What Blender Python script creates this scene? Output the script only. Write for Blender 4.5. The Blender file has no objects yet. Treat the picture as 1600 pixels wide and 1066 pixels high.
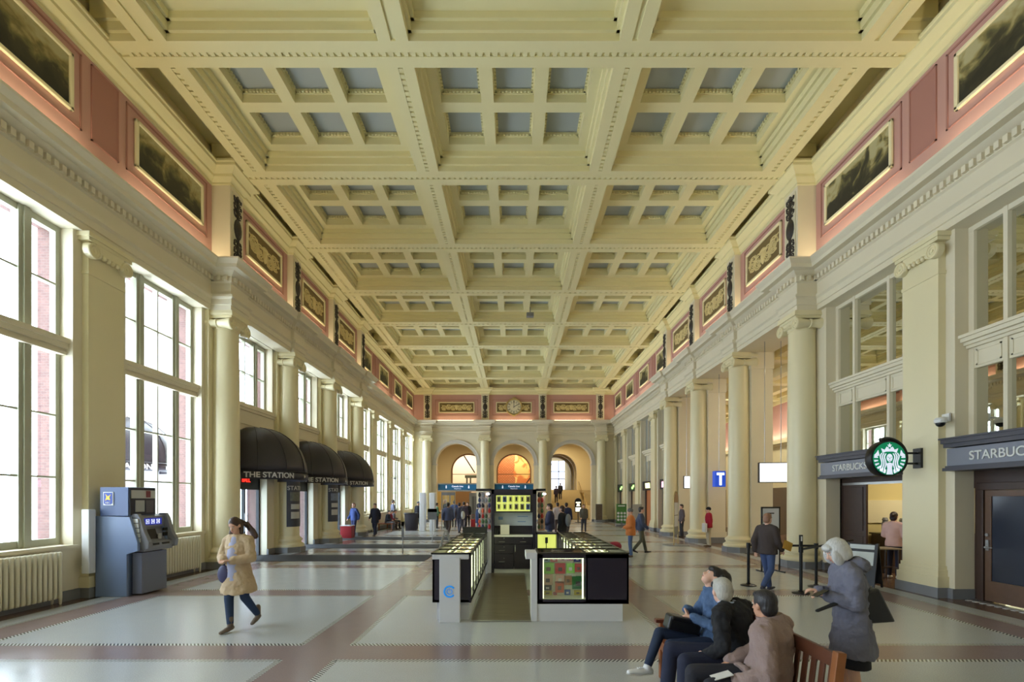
import bpy, math, random
from mathutils import Vector, Matrix
S = bpy.context.scene
COL = S.collection
random.seed(7)
R = math.radians
# ---------------------------------------------------------------- camera
CAMH = 2.0
cd = bpy.data.cameras.new('camera'); cam = bpy.data.objects.new('camera', cd); COL.objects.link(cam)
cam.location = (0, 0, CAMH); cam.rotation_euler = (R(90), 0, 0)
cd.sensor_width = 36; cd.lens = 36 * 756 / 1600; cd.shift_x = -0.001875; cd.shift_y = (779 - 533) / 1600
cd.clip_end = 300; S.camera = cam
# ---------------------------------------------------------------- world, exposure
W = bpy.data.worlds.new('overcast'); S.world = W; W.use_nodes = True
bg = W.node_tree.nodes['Background']; bg.inputs[0].default_value = (.72, .86, 1, 1); bg.inputs[1].default_value = 13.5
S.view_settings.view_transform = 'Standard'; S.view_settings.look = 'None'; S.view_settings.gamma = 1
S.view_settings.use_curve_mapping = False; S.view_settings.exposure = 0.02
S.cycles.use_denoising = True
S.cycles.max_bounces = 8; S.cycles.diffuse_bounces = 5; S.cycles.glossy_bounces = 4; S.cycles.transparent_max_bounces = 12
S.cycles.sample_clamp_indirect = 6
COVE_W = 17.0; PORTAL = True

def area(name, loc, rot, sx, sy, power, color=(1, 1, 1), spread=180, portal=False):
    l = bpy.data.lights.new(name, 'AREA'); l.shape = 'RECTANGLE'; l.size = sx; l.size_y = sy; l.energy = power; l.color = color
    l.spread = R(spread)
    if portal: l.cycles.is_portal = True
    o = bpy.data.objects.new(name, l); o.location = loc; o.rotation_euler = rot; COL.objects.link(o); return o
P = 3.96; Z0 = 10.25
def zk(k): return Z0 + P * k
YN = zk(-4)            # back wall behind the camera
YE = zk(8)             # far wall
WARM = (1, .90, .62); PINKW = (1, .76, .55)
# cove tubes along the ledges (real lamps lying on the cornice)
for s in (-1, 1):
    for k in range(-4, 8):
        xx = 8.53 if not 1 <= k <= 3 else 8.23
        area('cove_lamp', (s * xx, zk(k) + P / 2, 8.74), (0, R(180 - s * 12), 0), .10, 2.9, COVE_W * (1.0 if k > -2 else .8), WARM)
for x in (-4.96, 0, 4.96):
    area('cove_lamp', (x, YE - .2, 8.76), (R(180 - 10), 0, 0), 3.3, .10, COVE_W * .35, WARM)
if PORTAL:
    for k in list(range(-4, 1)) + list(range(4, 8)):
        area('window_portal', (-9.30, zk(k) + P / 2, 4.2), (0, R(-90), 0), 6.3, 2.7, 1, portal=True)
    for k in range(1, 4):
        area('window_portal', (-9.30, zk(k) + P / 2, 6.2), (0, R(-90), 0), 2.3, 2.7, 1, portal=True)
# added area lights, without fittings, to light side hall, vestibule and cafe
for y in (14, 20, 26, 33): area('side_hall_fill', (12.3, y, 7.6), (0, 0, 0), 1.2, 1.2, 170, (1, .92, .74))
for x in (-5, 0, 5): area('vestibule_fill', (x, 47.5, 7.6), (0, 0, 0), 1.4, 1.4, 230, (1, .86, .62))
area('cafe_fill', (10.9, 11.6, 3.3), (0, 0, 0), 1.6, 1.6, 70, (1, .86, .6))

# ---------------------------------------------------------------- materials
def lin(c):
    return tuple(((v / 255) / 12.92 if v <= 10.3 else (((v / 255) + .055) / 1.055) ** 2.4) for v in c)
MATS = {}
def mat(name, rgb, rough=.6, metal=0, noise=0, nscale=8, bump=0, bscale=60, emit=None, estr=0, spec=.5, srgb=True, coat=0, emit_srgb=True):
    if name in MATS: return MATS[name]
    m = bpy.data.materials.new(name); m.use_nodes = True; nt = m.node_tree; b = nt.nodes['Principled BSDF']
    c = lin(rgb) if srgb else rgb
    b.inputs['Base Color'].default_value = (*c, 1); b.inputs['Roughness'].default_value = rough; b.inputs['Metallic'].default_value = metal
    b.inputs['Specular IOR Level'].default_value = spec; b.inputs['Coat Weight'].default_value = coat
    m.diffuse_color = (*c, 1)
    tc = None
    if noise or bump: tc = nt.nodes.new('ShaderNodeTexCoord')
    if noise:
        n = nt.nodes.new('ShaderNodeTexNoise'); n.inputs['Scale'].default_value = nscale; n.inputs['Detail'].default_value = 4
        nt.links.new(tc.outputs['Object'], n.inputs['Vector'])
        mx = nt.nodes.new('ShaderNodeMix'); mx.data_type = 'RGBA'
        mx.inputs[6].default_value = (*[v * (1 - noise) for v in c], 1); mx.inputs[7].default_value = (*[min(1, v * (1 + noise)) for v in c], 1)
        nt.links.new(n.outputs['Fac'], mx.inputs[0]); nt.links.new(mx.outputs[2], b.inputs['Base Color'])
    if bump:
        n2 = nt.nodes.new('ShaderNodeTexNoise'); n2.inputs['Scale'].default_value = bscale
        nt.links.new(tc.outputs['Object'], n2.inputs['Vector'])
        bp = nt.nodes.new('ShaderNodeBump'); bp.inputs['Strength'].default_value = bump; bp.inputs['Distance'].default_value = .01
        nt.links.new(n2.outputs['Fac'], bp.inputs['Height']); nt.links.new(bp.outputs[0], b.inputs['Normal'])
    if emit is not None:
        e = lin(emit) if emit_srgb else emit
        b.inputs['Emission Color'].default_value = (*e, 1); b.inputs['Emission Strength'].default_value = estr
    MATS[name] = m; return m
class NT:
    def __init__(s, name, rough=.5):
        s.m = bpy.data.materials.new(name); s.m.use_nodes = True; s.nt = s.m.node_tree; s.b = s.nt.nodes['Principled BSDF']
        s.b.inputs['Roughness'].default_value = rough; MATS[name] = s.m
    def n(s, t, **kw):
        x = s.nt.nodes.new('ShaderNode' + t)
        for k, v in kw.items(): setattr(x, k, v)
        return x
    def l(s, a, b): s.nt.links.new(a, b)
    def math(s, op, a, b=None, c=None):
        x = s.n('Math', operation=op)
        for i, v in enumerate((a, b, c)):
            if v is None: continue
            if hasattr(v, 'links'): s.l(v, x.inputs[i])
            else: x.inputs[i].default_value = v
        return x.outputs[0]
    def mix(s, f, a, b):
        x = s.n('Mix', data_type='RGBA')
        if hasattr(f, 'links'): s.l(f, x.inputs[0])
        else: x.inputs[0].default_value = f
        for i, v in ((6, a), (7, b)):
            if hasattr(v, 'links'): s.l(v, x.inputs[i])
            else: x.inputs[i].default_value = (*v, 1)
        return x.outputs[2]
    def noise(s, scale, detail=4, vec=None, out='Fac', dist=0):
        x = s.n('TexNoise'); x.inputs['Scale'].default_value = scale; x.inputs['Detail'].default_value = detail; x.inputs['Distortion'].default_value = dist
        if vec is None: vec = s.n('TexCoord').outputs['Object']
        s.l(vec, x.inputs['Vector']); return x.outputs[out]
    def ramp(s, f, stops):
        x = s.n('ValToRGB'); e = x.color_ramp.elements
        while len(e) < len(stops): e.new(.5)
        for i, (p, c) in enumerate(stops): e[i].position = p; e[i].color = (*c, 1)
        s.l(f, x.inputs[0]); return x.outputs[0]

M_WALL = mat('cream_plaster', (224, 214, 188), .62, noise=.05, nscale=1.2)
M_CEIL = mat('ceiling_cream', (228, 219, 170), .7, noise=.03, nscale=1.5)
M_COL = mat('column_cream', (230, 219, 180), .33, noise=.04, nscale=1.0)
M_BLUE = mat('coffer_blue_grey', (172, 178, 176), .7)
M_PINK = mat('frieze_pink', (196, 152, 142), .7, noise=.04, nscale=2)
M_PINK2 = mat('frieze_pink_panel', (172, 122, 112), .7)
M_GREY = mat('grey_plinth', (128, 130, 134), .45, noise=.08, nscale=6)
M_FRAME = mat('window_frame_paint', (172, 172, 150), .5)
M_DARK = mat('dark_charcoal', (36, 34, 40), .45)
M_BLACK = mat('black_plastic', (18, 18, 20), .4)
M_WHITE = mat('white_laminate', (222, 222, 220), .35)
M_WOOD = mat('bench_wood', (142, 84, 50), .4, noise=.25, nscale=14)
M_DWOOD = mat('dark_door_wood', (64, 46, 38), .45, noise=.2, nscale=9)
M_STEEL = mat('brushed_steel', (170, 170, 170), .3, metal=.9)
M_SKIN = mat('skin_light', (222, 176, 152), .55)
M_SKIN2 = mat('skin_tan', (196, 146, 118), .55)

def mk_floor():
    t = NT('terrazzo_floor', .2)
    geo = t.n('NewGeometry'); sp = t.n('SeparateXYZ'); t.l(geo.outputs['Position'], sp.inputs[0])
    x, y = sp.outputs[0], sp.outputs[1]
    ax = t.math('ABSOLUTE', x)
    dx1 = t.math('ABSOLUTE', t.math('SUBTRACT', ax, 2.55)); dx2 = t.math('ABSOLUTE', t.math('SUBTRACT', ax, 7.60))
    dx = t.math('MINIMUM', dx1, dx2)
    yy = t.math('ADD', y, -Z0 + P / 2 + P * 10)
    dy = t.math('ABSOLUTE', t.math('SUBTRACT', t.math('MODULO', yy, P), P / 2))
    bx = t.math('LESS_THAN', dx, .345); by = t.math('LESS_THAN', dy, .325)
    inside = t.math('LESS_THAN', ax, 7.9)
    by = t.math('MULTIPLY', by, inside)
    border = t.math('GREATER_THAN', ax, 8.36)
    band = t.math('MAXIMUM', t.math('MAXIMUM', bx, by), 0)
    # dotted edging
    ex = t.math('LESS_THAN', t.math('ABSOLUTE', t.math('SUBTRACT', dx, .345)), .038)
    ey = t.math('MULTIPLY', t.math('LESS_THAN', t.math('ABSOLUTE', t.math('SUBTRACT', dy, .325)), .044), inside)
    fx = t.math('LESS_THAN', t.math('FRACT', t.math('ADD', t.math('MULTIPLY', x, 20), t.math('MULTIPLY', dy, 14))), .5)
    fy = t.math('LESS_THAN', t.math('FRACT', t.math('ADD', t.math('MULTIPLY', y, 20), t.math('MULTIPLY', dx, 14))), .5)
    notcross1 = t.math('GREATER_THAN', dx, .33); notcross2 = t.math('GREATER_THAN', dy, .31)
    d1 = t.math('MULTIPLY', t.math('MULTIPLY', ey, fx), notcross1)
    d2 = t.math('MULTIPLY', t.math('MULTIPLY', ex, fy), notcross2)
    dots = t.math('MAXIMUM', d1, d2)
    vec = geo.outputs['Position']
    n1 = t.noise(90, 3, vec); n2 = t.noise(.55, 4, vec); n3 = t.noise(4, 5, vec)
    light = t.mix(n1, lin((150, 154, 156)), lin((216, 219, 219)))
    light = t.mix(t.math('MULTIPLY', n3, .30), light, lin((150, 146, 136)))
    pink = t.mix(n1, lin((118, 98, 98)), lin((164, 142, 140)))
    pink = t.mix(t.math('MULTIPLY', n2, .5), pink, lin((136, 124, 118)))
    c = t.mix(band, light, pink)
    c = t.mix(border, c, lin((104, 80, 66)))
    strip = t.math('MAXIMUM', t.math('MULTIPLY', ey, notcross1), t.math('MULTIPLY', ex, notcross2))
    c = t.mix(strip, c, lin((206, 206, 200)))
    c = t.mix(t.math('MULTIPLY', dots, .9), c, lin((46, 42, 46)))
    t.l(c, t.b.inputs['Base Color'])
    rr = t.n('MapRange'); rr.inputs[1].default_value = .3; rr.inputs[2].default_value = .7; rr.inputs[3].default_value = .18; rr.inputs[4].default_value = .27
    t.l(n3, rr.inputs[0]); t.l(rr.outputs[0], t.b.inputs['Roughness'])
    t.b.inputs['Specular IOR Level'].default_value = .55
    return t.m
M_FLOOR = mk_floor()
def mk_brick():
    t = NT('red_brick', .8)
    geo = t.n('NewGeometry'); sp = t.n('SeparateXYZ'); t.l(geo.outputs['Position'], sp.inputs[0])
    cb = t.n('CombineXYZ'); t.l(t.math('ADD', sp.outputs[0], sp.outputs[1]), cb.inputs[0]); t.l(sp.outputs[2], cb.inputs[1])
    b = t.n('TexBrick'); b.inputs['Scale'].default_value = 4.6; b.inputs['Mortar Size'].default_value = .014
    b.inputs['Color1'].default_value = (*lin((112, 78, 72)), 1); b.inputs['Color2'].default_value = (*lin((94, 64, 60)), 1); b.inputs['Mortar'].default_value = (*lin((112, 98, 92)), 1)
    t.l(cb.outputs[0], b.inputs['Vector']); t.l(b.outputs['Color'], t.b.inputs['Base Color']); return t.m
M_BRICK = mk_brick()
def mk_glass(name, refl=.10, tint=(1, 1, 1)):
    m = bpy.data.materials.new(name); m.use_nodes = True; nt = m.node_tree; nt.nodes.remove(nt.nodes['Principled BSDF'])
    o = nt.nodes['Material Output']; tr = nt.nodes.new('ShaderNodeBsdfTransparent'); tr.inputs[0].default_value = (*tint, 1)
    gl = nt.nodes.new('ShaderNodeBsdfGlossy'); gl.inputs['Roughness'].default_value = .02
    mx = nt.nodes.new('ShaderNodeMixShader'); mx.inputs[0].default_value = refl
    nt.links.new(tr.outputs[0], mx.inputs[1]); nt.links.new(gl.outputs[0], mx.inputs[2]); nt.links.new(mx.outputs[0], o.inputs[0]); MATS[name] = m; return m
M_GLASS = mk_glass('window_glass', .06)
M_CGLASS = mk_glass('case_glass', .10, (.97, 1, .98))
M_RGLASS = mat('dark_reflective_glazing', (216, 216, 206), .015, metal=1.0, spec=.5)

# ---------------------------------------------------------------- mesh builder
class MB:
    def __init__(s): s.v = []; s.f = []; s.mi = []; s.cur = 0; s.T = Matrix.Identity(4)
    def at(s, loc=(0, 0, 0), rz=0, rx=0, ry=0):
        s.T = Matrix.Translation(loc) @ Matrix.Rotation(rz, 4, 'Z') @ Matrix.Rotation(ry, 4, 'Y') @ Matrix.Rotation(rx, 4, 'X'); return s
    def m(s, i): s.cur = i; return s
    def add(s, vs, fs):
        n = len(s.v); T = s.T
        s.v += [tuple(T @ Vector(p)) for p in vs]
        for f in fs: s.f.append([i + n for i in f]); s.mi.append(s.cur)
        return s
    def box(s, x0, x1, y0, y1, z0, z1):
        if x0 > x1: x0, x1 = x1, x0
        if y0 > y1: y0, y1 = y1, y0
        if z0 > z1: z0, z1 = z1, z0
        return s.add([(x0, y0, z0), (x1, y0, z0), (x1, y1, z0), (x0, y1, z0), (x0, y0, z1), (x1, y0, z1), (x1, y1, z1), (x0, y1, z1)],
                     [(0, 3, 2, 1), (4, 5, 6, 7), (0, 1, 5, 4), (1, 2, 6, 5), (2, 3, 7, 6), (3, 0, 4, 7)])
    def cap(s, p0, p1, r0, r1=None, n=12, flat=False, asp=1.0, side=None):
        p0, p1 = Vector(p0), Vector(p1); r1 = r0 if r1 is None else r1
        d = (p1 - p0); L = d.length
        if L < 1e-6: d = Vector((0, 0, 1)); L = 1e-4
        d.normalize()
        u = Vector(side) if side else (Vector((1, 0, 0)) if abs(d.x) < .9 else Vector((0, 1, 0)))
        u = (u - d * u.dot(d)).normalized(); w = d.cross(u)
        rings = [(p0, r0, 0), (p1, r1, 0)] if flat else \
            [(p0 - d * r0 * .9, r0 * .42, 0), (p0 - d * r0 * .55, r0 * .83, 0), (p0, r0, 0), (p1, r1, 0), (p1 + d * r1 * .55, r1 * .83, 0), (p1 + d * r1 * .9, r1 * .42, 0)]
        vs = []
        for c, r, _ in rings:
            for i in range(n):
                a = 2 * math.pi * i / n; vs.append(c + u * (math.cos(a) * r) + w * (math.sin(a) * r * asp))
        fs = []
        for k in range(len(rings) - 1):
            for i in range(n): j = (i + 1) % n; fs.append((k * n + i, k * n + j, (k + 1) * n + j, (k + 1) * n + i))
        fs.append(tuple(range(n - 1, -1, -1))); k = (len(rings) - 1) * n; fs.append(tuple(k + i for i in range(n)))
        return s.add(vs, fs)
    def cyl(s, p0, p1, r0, r1=None, n=16): return s.cap(p0, p1, r0, r1, n, True)
    def ell(s, c, r, n=14, k=9, rot=None):
        c = Vector(c); vs = []; fs = []
        if isinstance(r, (int, float)): r = (r, r, r)
        rot = rot or Matrix.Identity(3)
        for j in range(1, k):
            ph = math.pi * j / k
            for i in range(n):
                a = 2 * math.pi * i / n
                vs.append(c + rot @ Vector((r[0] * math.sin(ph) * math.cos(a), r[1] * math.sin(ph) * math.sin(a), r[2] * math.cos(ph))))
        t = len(vs); vs.append(c + rot @ Vector((0, 0, r[2]))); vs.append(c + rot @ Vector((0, 0, -r[2])))
        for j in range(k - 2):
            for i in range(n): q = (i + 1) % n; fs.append((j * n + i, (j + 1) * n + i, (j + 1) * n + q, j * n + q))
        for i in range(n): q = (i + 1) % n; fs.append((t, i, q)); fs.append((t + 1, (k - 2) * n + q, (k - 2) * n + i))
        return s.add(vs, fs)
    def loft(s, secs, n=20, close=True):
        # secs: (center, a, b, side) ellipse sections, a along side, b along cross
        vs = []; fs = []; m = len(secs)
        C = [Vector(q[0]) for q in secs]
        for k, q in enumerate(secs):
            d = (C[min(k + 1, m - 1)] - C[max(k - 1, 0)]).normalized()
            u = Vector(q[3] if len(q) > 3 else (1, 0, 0)); u = (u - d * u.dot(d)).normalized(); w = d.cross(u)
            for i in range(n):
                a = 2 * math.pi * i / n; vs.append(C[k] + u * (math.cos(a) * q[1]) + w * (math.sin(a) * q[2]))
        for k in range(m - 1):
            for i in range(n): j = (i + 1) % n; fs.append((k * n + i, k * n + j, (k + 1) * n + j, (k + 1) * n + i))
        if close: fs.append(tuple(range(n - 1, -1, -1))); fs.append(tuple((m - 1) * n + i for i in range(n)))
        return s.add(vs, fs)
    def lathe(s, prof, c=(0, 0, 0), n=32, axis='Z', cap=True):
        # prof: (r, h)
        vs = []; fs = []; m = len(prof); c = Vector(c)
        for r, h in prof:
            for i in range(n):
                a = 2 * math.pi * i / n; p = (r * math.cos(a), r * math.sin(a), h)
                if axis == 'X': p = (p[2], p[0], p[1])
                if axis == 'Y': p = (p[1], p[2], p[0])
                vs.append(c + Vector(p))
        for k in range(m - 1):
            for i in range(n): j = (i + 1) % n; fs.append((k * n + i, k * n + j, (k + 1) * n + j, (k + 1) * n + i))
        if cap: fs.append(tuple(range(n - 1, -1, -1))); fs.append(tuple((m - 1) * n + i for i in range(n)))
        return s.add(vs, fs)
    def prism(s, poly, axis, a, b):
        # poly 2D; axis 'Y': (x,z) extruded a..b in y; 'X': (y,z); 'Z': (x,y)
        def P3(p, h): return (p[0], h, p[1]) if axis == 'Y' else (h, p[0], p[1]) if axis == 'X' else (p[0], p[1], h)
        n = len(poly); vs = [P3(p, a) for p in poly] + [P3(p, b) for p in poly]
        return s.add(vs, [tuple(range(n)), tuple(range(2 * n - 1, n - 1, -1))] + [(i, i + n, (i + 1) % n + n, (i + 1) % n) for i in range(n)])
    def torus(s, c, Rr, r, axis='Z', n=24, m=8, arc=(0, 360)):
        vs = []; fs = []; full = arc == (0, 360); c = Vector(c); nn = n if full else n + 1
        for i in range(nn):
            a = R(arc[0] + (arc[1] - arc[0]) * i / n)
            for j in range(m):
                b = 2 * math.pi * j / m; q = Rr + r * math.cos(b); p = (q * math.cos(a), q * math.sin(a), r * math.sin(b))
                if axis == 'X': p = (p[2], p[0], p[1])
                if axis == 'Y': p = (p[0], p[2], p[1])
                vs.append(c + Vector(p))
        for i in range(n if full else n):
            i2 = (i + 1) % nn
            for j in range(m): j2 = (j + 1) % m; fs.append((i * m + j, i2 * m + j, i2 * m + j2, i * m + j2))
        if not full: fs.append(tuple(range(m))); fs.append(tuple(n * m + j for j in range(m - 1, -1, -1)))
        return s.add(vs, fs)
    def tube(s, pts, r, n=8):
        for a, b in zip(pts, pts[1:]): s.cap(a, b, r, r, n)
        return s
    def quad(s, *p): return s.add(p, [tuple(range(len(p)))])
    def build(s, name, mats, parent=None, world=False, smooth=False, bevel=0, angle=35, fix=True):
        me = bpy.data.meshes.new(name)
        off = Vector(parent.location) if (world and parent is not None) else Vector((0, 0, 0))
        me.from_pydata([tuple(Vector(p) - off) for p in s.v], [], s.f)
        if not isinstance(mats, (list, tuple)): mats = [mats]
        for q in mats: me.materials.append(q)
        me.polygons.foreach_set('material_index', s.mi)
        me.update()
        if fix:
            import bmesh
            bm = bmesh.new(); bm.from_mesh(me); bmesh.ops.recalc_face_normals(bm, faces=bm.faces); bm.to_mesh(me); bm.free()
        if smooth:
            me.polygons.foreach_set('use_smooth', [True] * len(me.polygons))
        o = bpy.data.objects.new(name, me); COL.objects.link(o)
        if parent is not None: o.parent = parent
        if smooth and angle < 180:
            try:
                import bmesh
                bm = bmesh.new(); bm.from_mesh(me)
                for e in bm.edges:
                    if len(e.link_faces) == 2 and e.calc_face_angle(0) > R(angle): e.smooth = False
                bm.to_mesh(me); bm.free()
            except Exception: pass
        if bevel:
            b = o.modifiers.new('b', 'BEVEL'); b.width = bevel; b.segments = 2; b.limit_method = 'ANGLE'; b.angle_limit = R(50)
        return o
def tag(o, label=None, cat=None, group=None, kind=None):
    if label: o['label'] = label
    if cat: o['category'] = cat
    if group: o['group'] = group
    if kind: o['kind'] = kind
    return o
def thing(name, label, cat, loc=(0, 0, 0), rz=0, group=None):
    o = bpy.data.objects.new(name, None); COL.objects.link(o); o.location = loc; o.rotation_euler = (0, 0, rz); o.empty_display_size = .1
    return tag(o, label, cat, group)
def struct(o, label=None, cat=None): return tag(o, label, cat, kind='structure')
def copy_tree(o, parent=None):
    c = o.copy(); COL.objects.link(c); c.parent = parent
    for ch in [x for x in bpy.data.objects if x.parent == o]: copy_tree(ch, c)
    return c
def text(name, s, size, m, loc, rot, parent=None, ext=.004, align='CENTER', bold=0, sx=1, world=False):
    c = bpy.data.curves.new(name, 'FONT'); c.body = s; c.size = size; c.extrude = ext; c.align_x = align; c.align_y = 'CENTER'; c.offset = bold
    tmp = bpy.data.objects.new(name, c); COL.objects.link(tmp); dg = bpy.context.evaluated_depsgraph_get()
    me = bpy.data.meshes.new_from_object(tmp.evaluated_get(dg)); bpy.data.objects.remove(tmp); me.materials.clear(); me.materials.append(m)
    o = bpy.data.objects.new(name, me); COL.objects.link(o)
    if parent is not None:
        o.parent = parent
        if world: loc = Vector(loc) - parent.location
    o.location = loc; o.rotation_euler = rot; o.scale = (sx, 1, 1)
    return o
def sweep(mb, path, prof, closed_prof=False):
    """prof (off, z) swept along a plan path with mitred corners; offset to the right of travel"""
    n = len(path); m = len(prof); dirs = []
    for i in range(n - 1):
        d = Vector((path[i + 1][0] - path[i][0], path[i + 1][1] - path[i][1])); d.normalize(); dirs.append(d)
    vs = []
    for i in range(n):
        d0 = dirs[max(i - 1, 0)]; d1 = dirs[min(i, n - 2)]
        n0 = Vector((d0.y, -d0.x)); n1 = Vector((d1.y, -d1.x)); b = n0 + n1
        b = b / max(1e-6, b.dot(n0)) if b.length > 1e-6 else n0
        for off, z in prof: vs.append((path[i][0] + b.x * off, path[i][1] + b.y * off, z))
    fs = []
    for i in range(n - 1):
        for j in range(m - 1): fs.append((i * m + j, (i + 1) * m + j, (i + 1) * m + j + 1, i * m + j + 1))
    mb.add(vs, fs)
    return mb
# ================================================================ SETTING
mb = MB(); mb.box(-9.12, 16, YN - .2, 66, -.2, 0); struct(mb.build('floor', M_FLOOR))
# plan paths --------------------------------------------------------
def hallpath(xo, blk, xc, bh, ye, yb, xend):
    """path left wall near->far, far wall, right wall far->near. xo: outer sections, xc: colonnade between columns, blk: block face"""
    L = [(-xo, YN)]
    ys = [zk(k) for k in range(1, 5)]
    L.append((-xo, ys[0] - bh))
    for i, y in enumerate(ys):
        if i > 0: L += [(-xc, y - bh)]
        L += [(-blk, y - bh), (-blk, y + bh)]
        if i < 3: L += [(-xc, y + bh)]
    L += [(-xo, ys[3] + bh), (-xo, ye)]
    E = []
    for x in (-7.45, -2.48, 2.48, 7.45): E += [(x - bh, ye), (x - bh, yb), (x + bh, yb), (x + bh, ye)]
    Rr = [(-a, b) for a, b in reversed(L)]
    return L + E + Rr
ENT = hallpath(8.62, 8.05, 8.17, .45, YE - .25, YE - .62, 0)
FRZ = hallpath(8.67, 8.14, 8.36, .33, YE, YE - .28, 0)
ent_prof = [(-.5, 7.36), (0, 7.36), (0, 7.50), (.03, 7.51), (.03, 7.66), (.05, 7.68), (.09, 7.71), (.09, 7.78), (.0, 7.81), (0, 8.12), (.05, 8.15), (.05, 8.30),
            (.12, 8.33), (.2, 8.38), (.22, 8.40), (.38, 8.41), (.40, 8.50), (.43, 8.53), (.49, 8.60), (.50, 8.64), (-.9, 8.64)]
mb = sweep(MB(), ENT, ent_prof)
struct(mb.build('trim_1', M_WALL, smooth=True, angle=25), 'cream entablature with a dentil course running round the hall', 'cornice')
# dentils
mb = MB()
for i in range(len(ENT) - 1):
    a, b = Vector(ENT[i]), Vector(ENT[i + 1]); d = b - a; L = d.length
    if L < .2: continue
    d.normalize(); nn = Vector((d.y, -d.x)); cnt = max(1, int(L / .155)); st = L / cnt
    if min(a.y, b.y) < 3 and abs(d.y) > .5: pass
    for j in range(cnt):
        c = a + d * (st * (j + .5)) + nn * .075
        if c.y < 2: continue
        mb.T = Matrix.Translation((c.x, c.y, 8.235)) @ Matrix.Rotation(math.atan2(d.y, d.x), 4, 'Z')
        mb.box(-.045, .045, -.045, .045, -.065, .065)
struct(mb.build('trim_2', M_WALL), 'cream dentil blocks under the cornice ledge', 'cornice')
# frieze walls
mb = sweep(MB(), FRZ, [(0, 8.60), (0, 11.5)])
mb.mi = [0] * len(mb.f)
o = mb.build('wall_frieze', [M_PINK, M_WALL]); struct(o, 'dusty pink frieze band above the ledge', 'wall')
me = o.data
for p in me.polygons:   # pilaster blocks of the frieze are cream
    c = p.center; cream = False
    for k in range(1, 5):
        if abs(c.y - zk(k)) < .34 and 8.0 < abs(c.x) < 8.6: cream = True
    if c.y > YE - .4:
        for x in (-7.45, -2.48, 2.48, 7.45):
            if abs(c.x - x) < .35 and c.y < YE - .01: cream = True
    if cream: p.material_index = 1
crown = [(-.3, 10.98), (0, 10.98), (.03, 11.0), (.03, 11.05), (.07, 11.08), (.13, 11.14), (.15, 11.15), (.15, 11.22), (.2, 11.25), (.29, 11.33), (.33, 11.35), (.33, 11.43), (.36, 11.45), (.36, 11.50), (-.5, 11.50)]
mb = sweep(MB(), FRZ, crown)
struct(mb.build('trim_3', M_CEIL, smooth=True, angle=25), 'cream crown moulding under the coffered ceiling', 'cornice')
# base of the frieze: a low cream plinth
mb = sweep(MB(), FRZ, [(0.001, 8.62), (.03, 8.62), (.03, 8.74), (0.001, 8.76)])
struct(mb.build('trim_4', M_WALL), 'cream skirting strip at the foot of the frieze', 'trim')

# ---------------------------------------------------------------- ceiling
HB, HR, HP = 11.40, 11.88, 12.20
XB = (-7.45, -2.48, 2.48, 7.45)
mb = MB(); bw = .31
for k in range(-4, 9):     # transverse beams
    y = zk(k)
    if k == 8: continue
    for a, b in ((y - bw, y - .05), (y + .05, y + bw)): mb.box(-8.5, 8.5, a, b, HB, HB + .3)
    mb.box(-8.5, 8.5, y - .06, y + .06, HB + .04, HB + .3)
    mb.box(-8.6, 8.6, y - bw - .07, y + bw + .07, HB + .16, 12.4)
    mb.box(-8.6, 8.6, y - bw - .14, y + bw + .14, HB + .34, 12.4)
struct(mb.build('trim_5', M_CEIL), 'cream cross beams of the coffered ceiling', 'ceiling beam')
mb = MB()
for k in range(-4, 8):     # longitudinal beams
    y0, y1 = zk(k) + bw, zk(k + 1) - bw
    for x in XB:
        for a, b in ((x - bw, x - .05), (x + .05, x + bw)): mb.box(a, b, y0, y1, HB, HB + .3)
        mb.box(x - .06, x + .06, y0, y1, HB + .04, HB + .3)
        mb.box(x - bw - .07, x + bw + .07, y0, y1, HB + .16, 12.4)
        mb.box(x - bw - .14, x + bw + .14, y0, y1, HB + .34, 12.4)
struct(mb.build('trim_6', M_CEIL), 'cream lengthwise beams of the coffered ceiling', 'ceiling beam')
mb = MB()                  # guilloche studs in the beam soffits
for k in range(0, 7):
    y = zk(k); n = 104 if k < 3 else 70
    for i in range(n):
        x = -8.2 + 16.4 * (i + .5) / n; h = 16.4 / n * .3
        mb.box(x - h, x + h, y - .045, y + .045, HB + .005, HB + .05)
    for x in XB:
        n2 = 22 if k < 3 else 16
        for i in range(n2):
            yy = y + bw + (P - 2 * bw) * (i + .5) / n2; h = (P - 2 * bw) / n2 * .3
            mb.box(x - .045, x + .045, yy - h, yy + h, HB + .005, HB + .05)
struct(mb.build('trim_7', M_CEIL), 'cream studs set in the soffits of the ceiling beams', 'ceiling beam')
mb = MB(); mb2 = MB()
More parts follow.
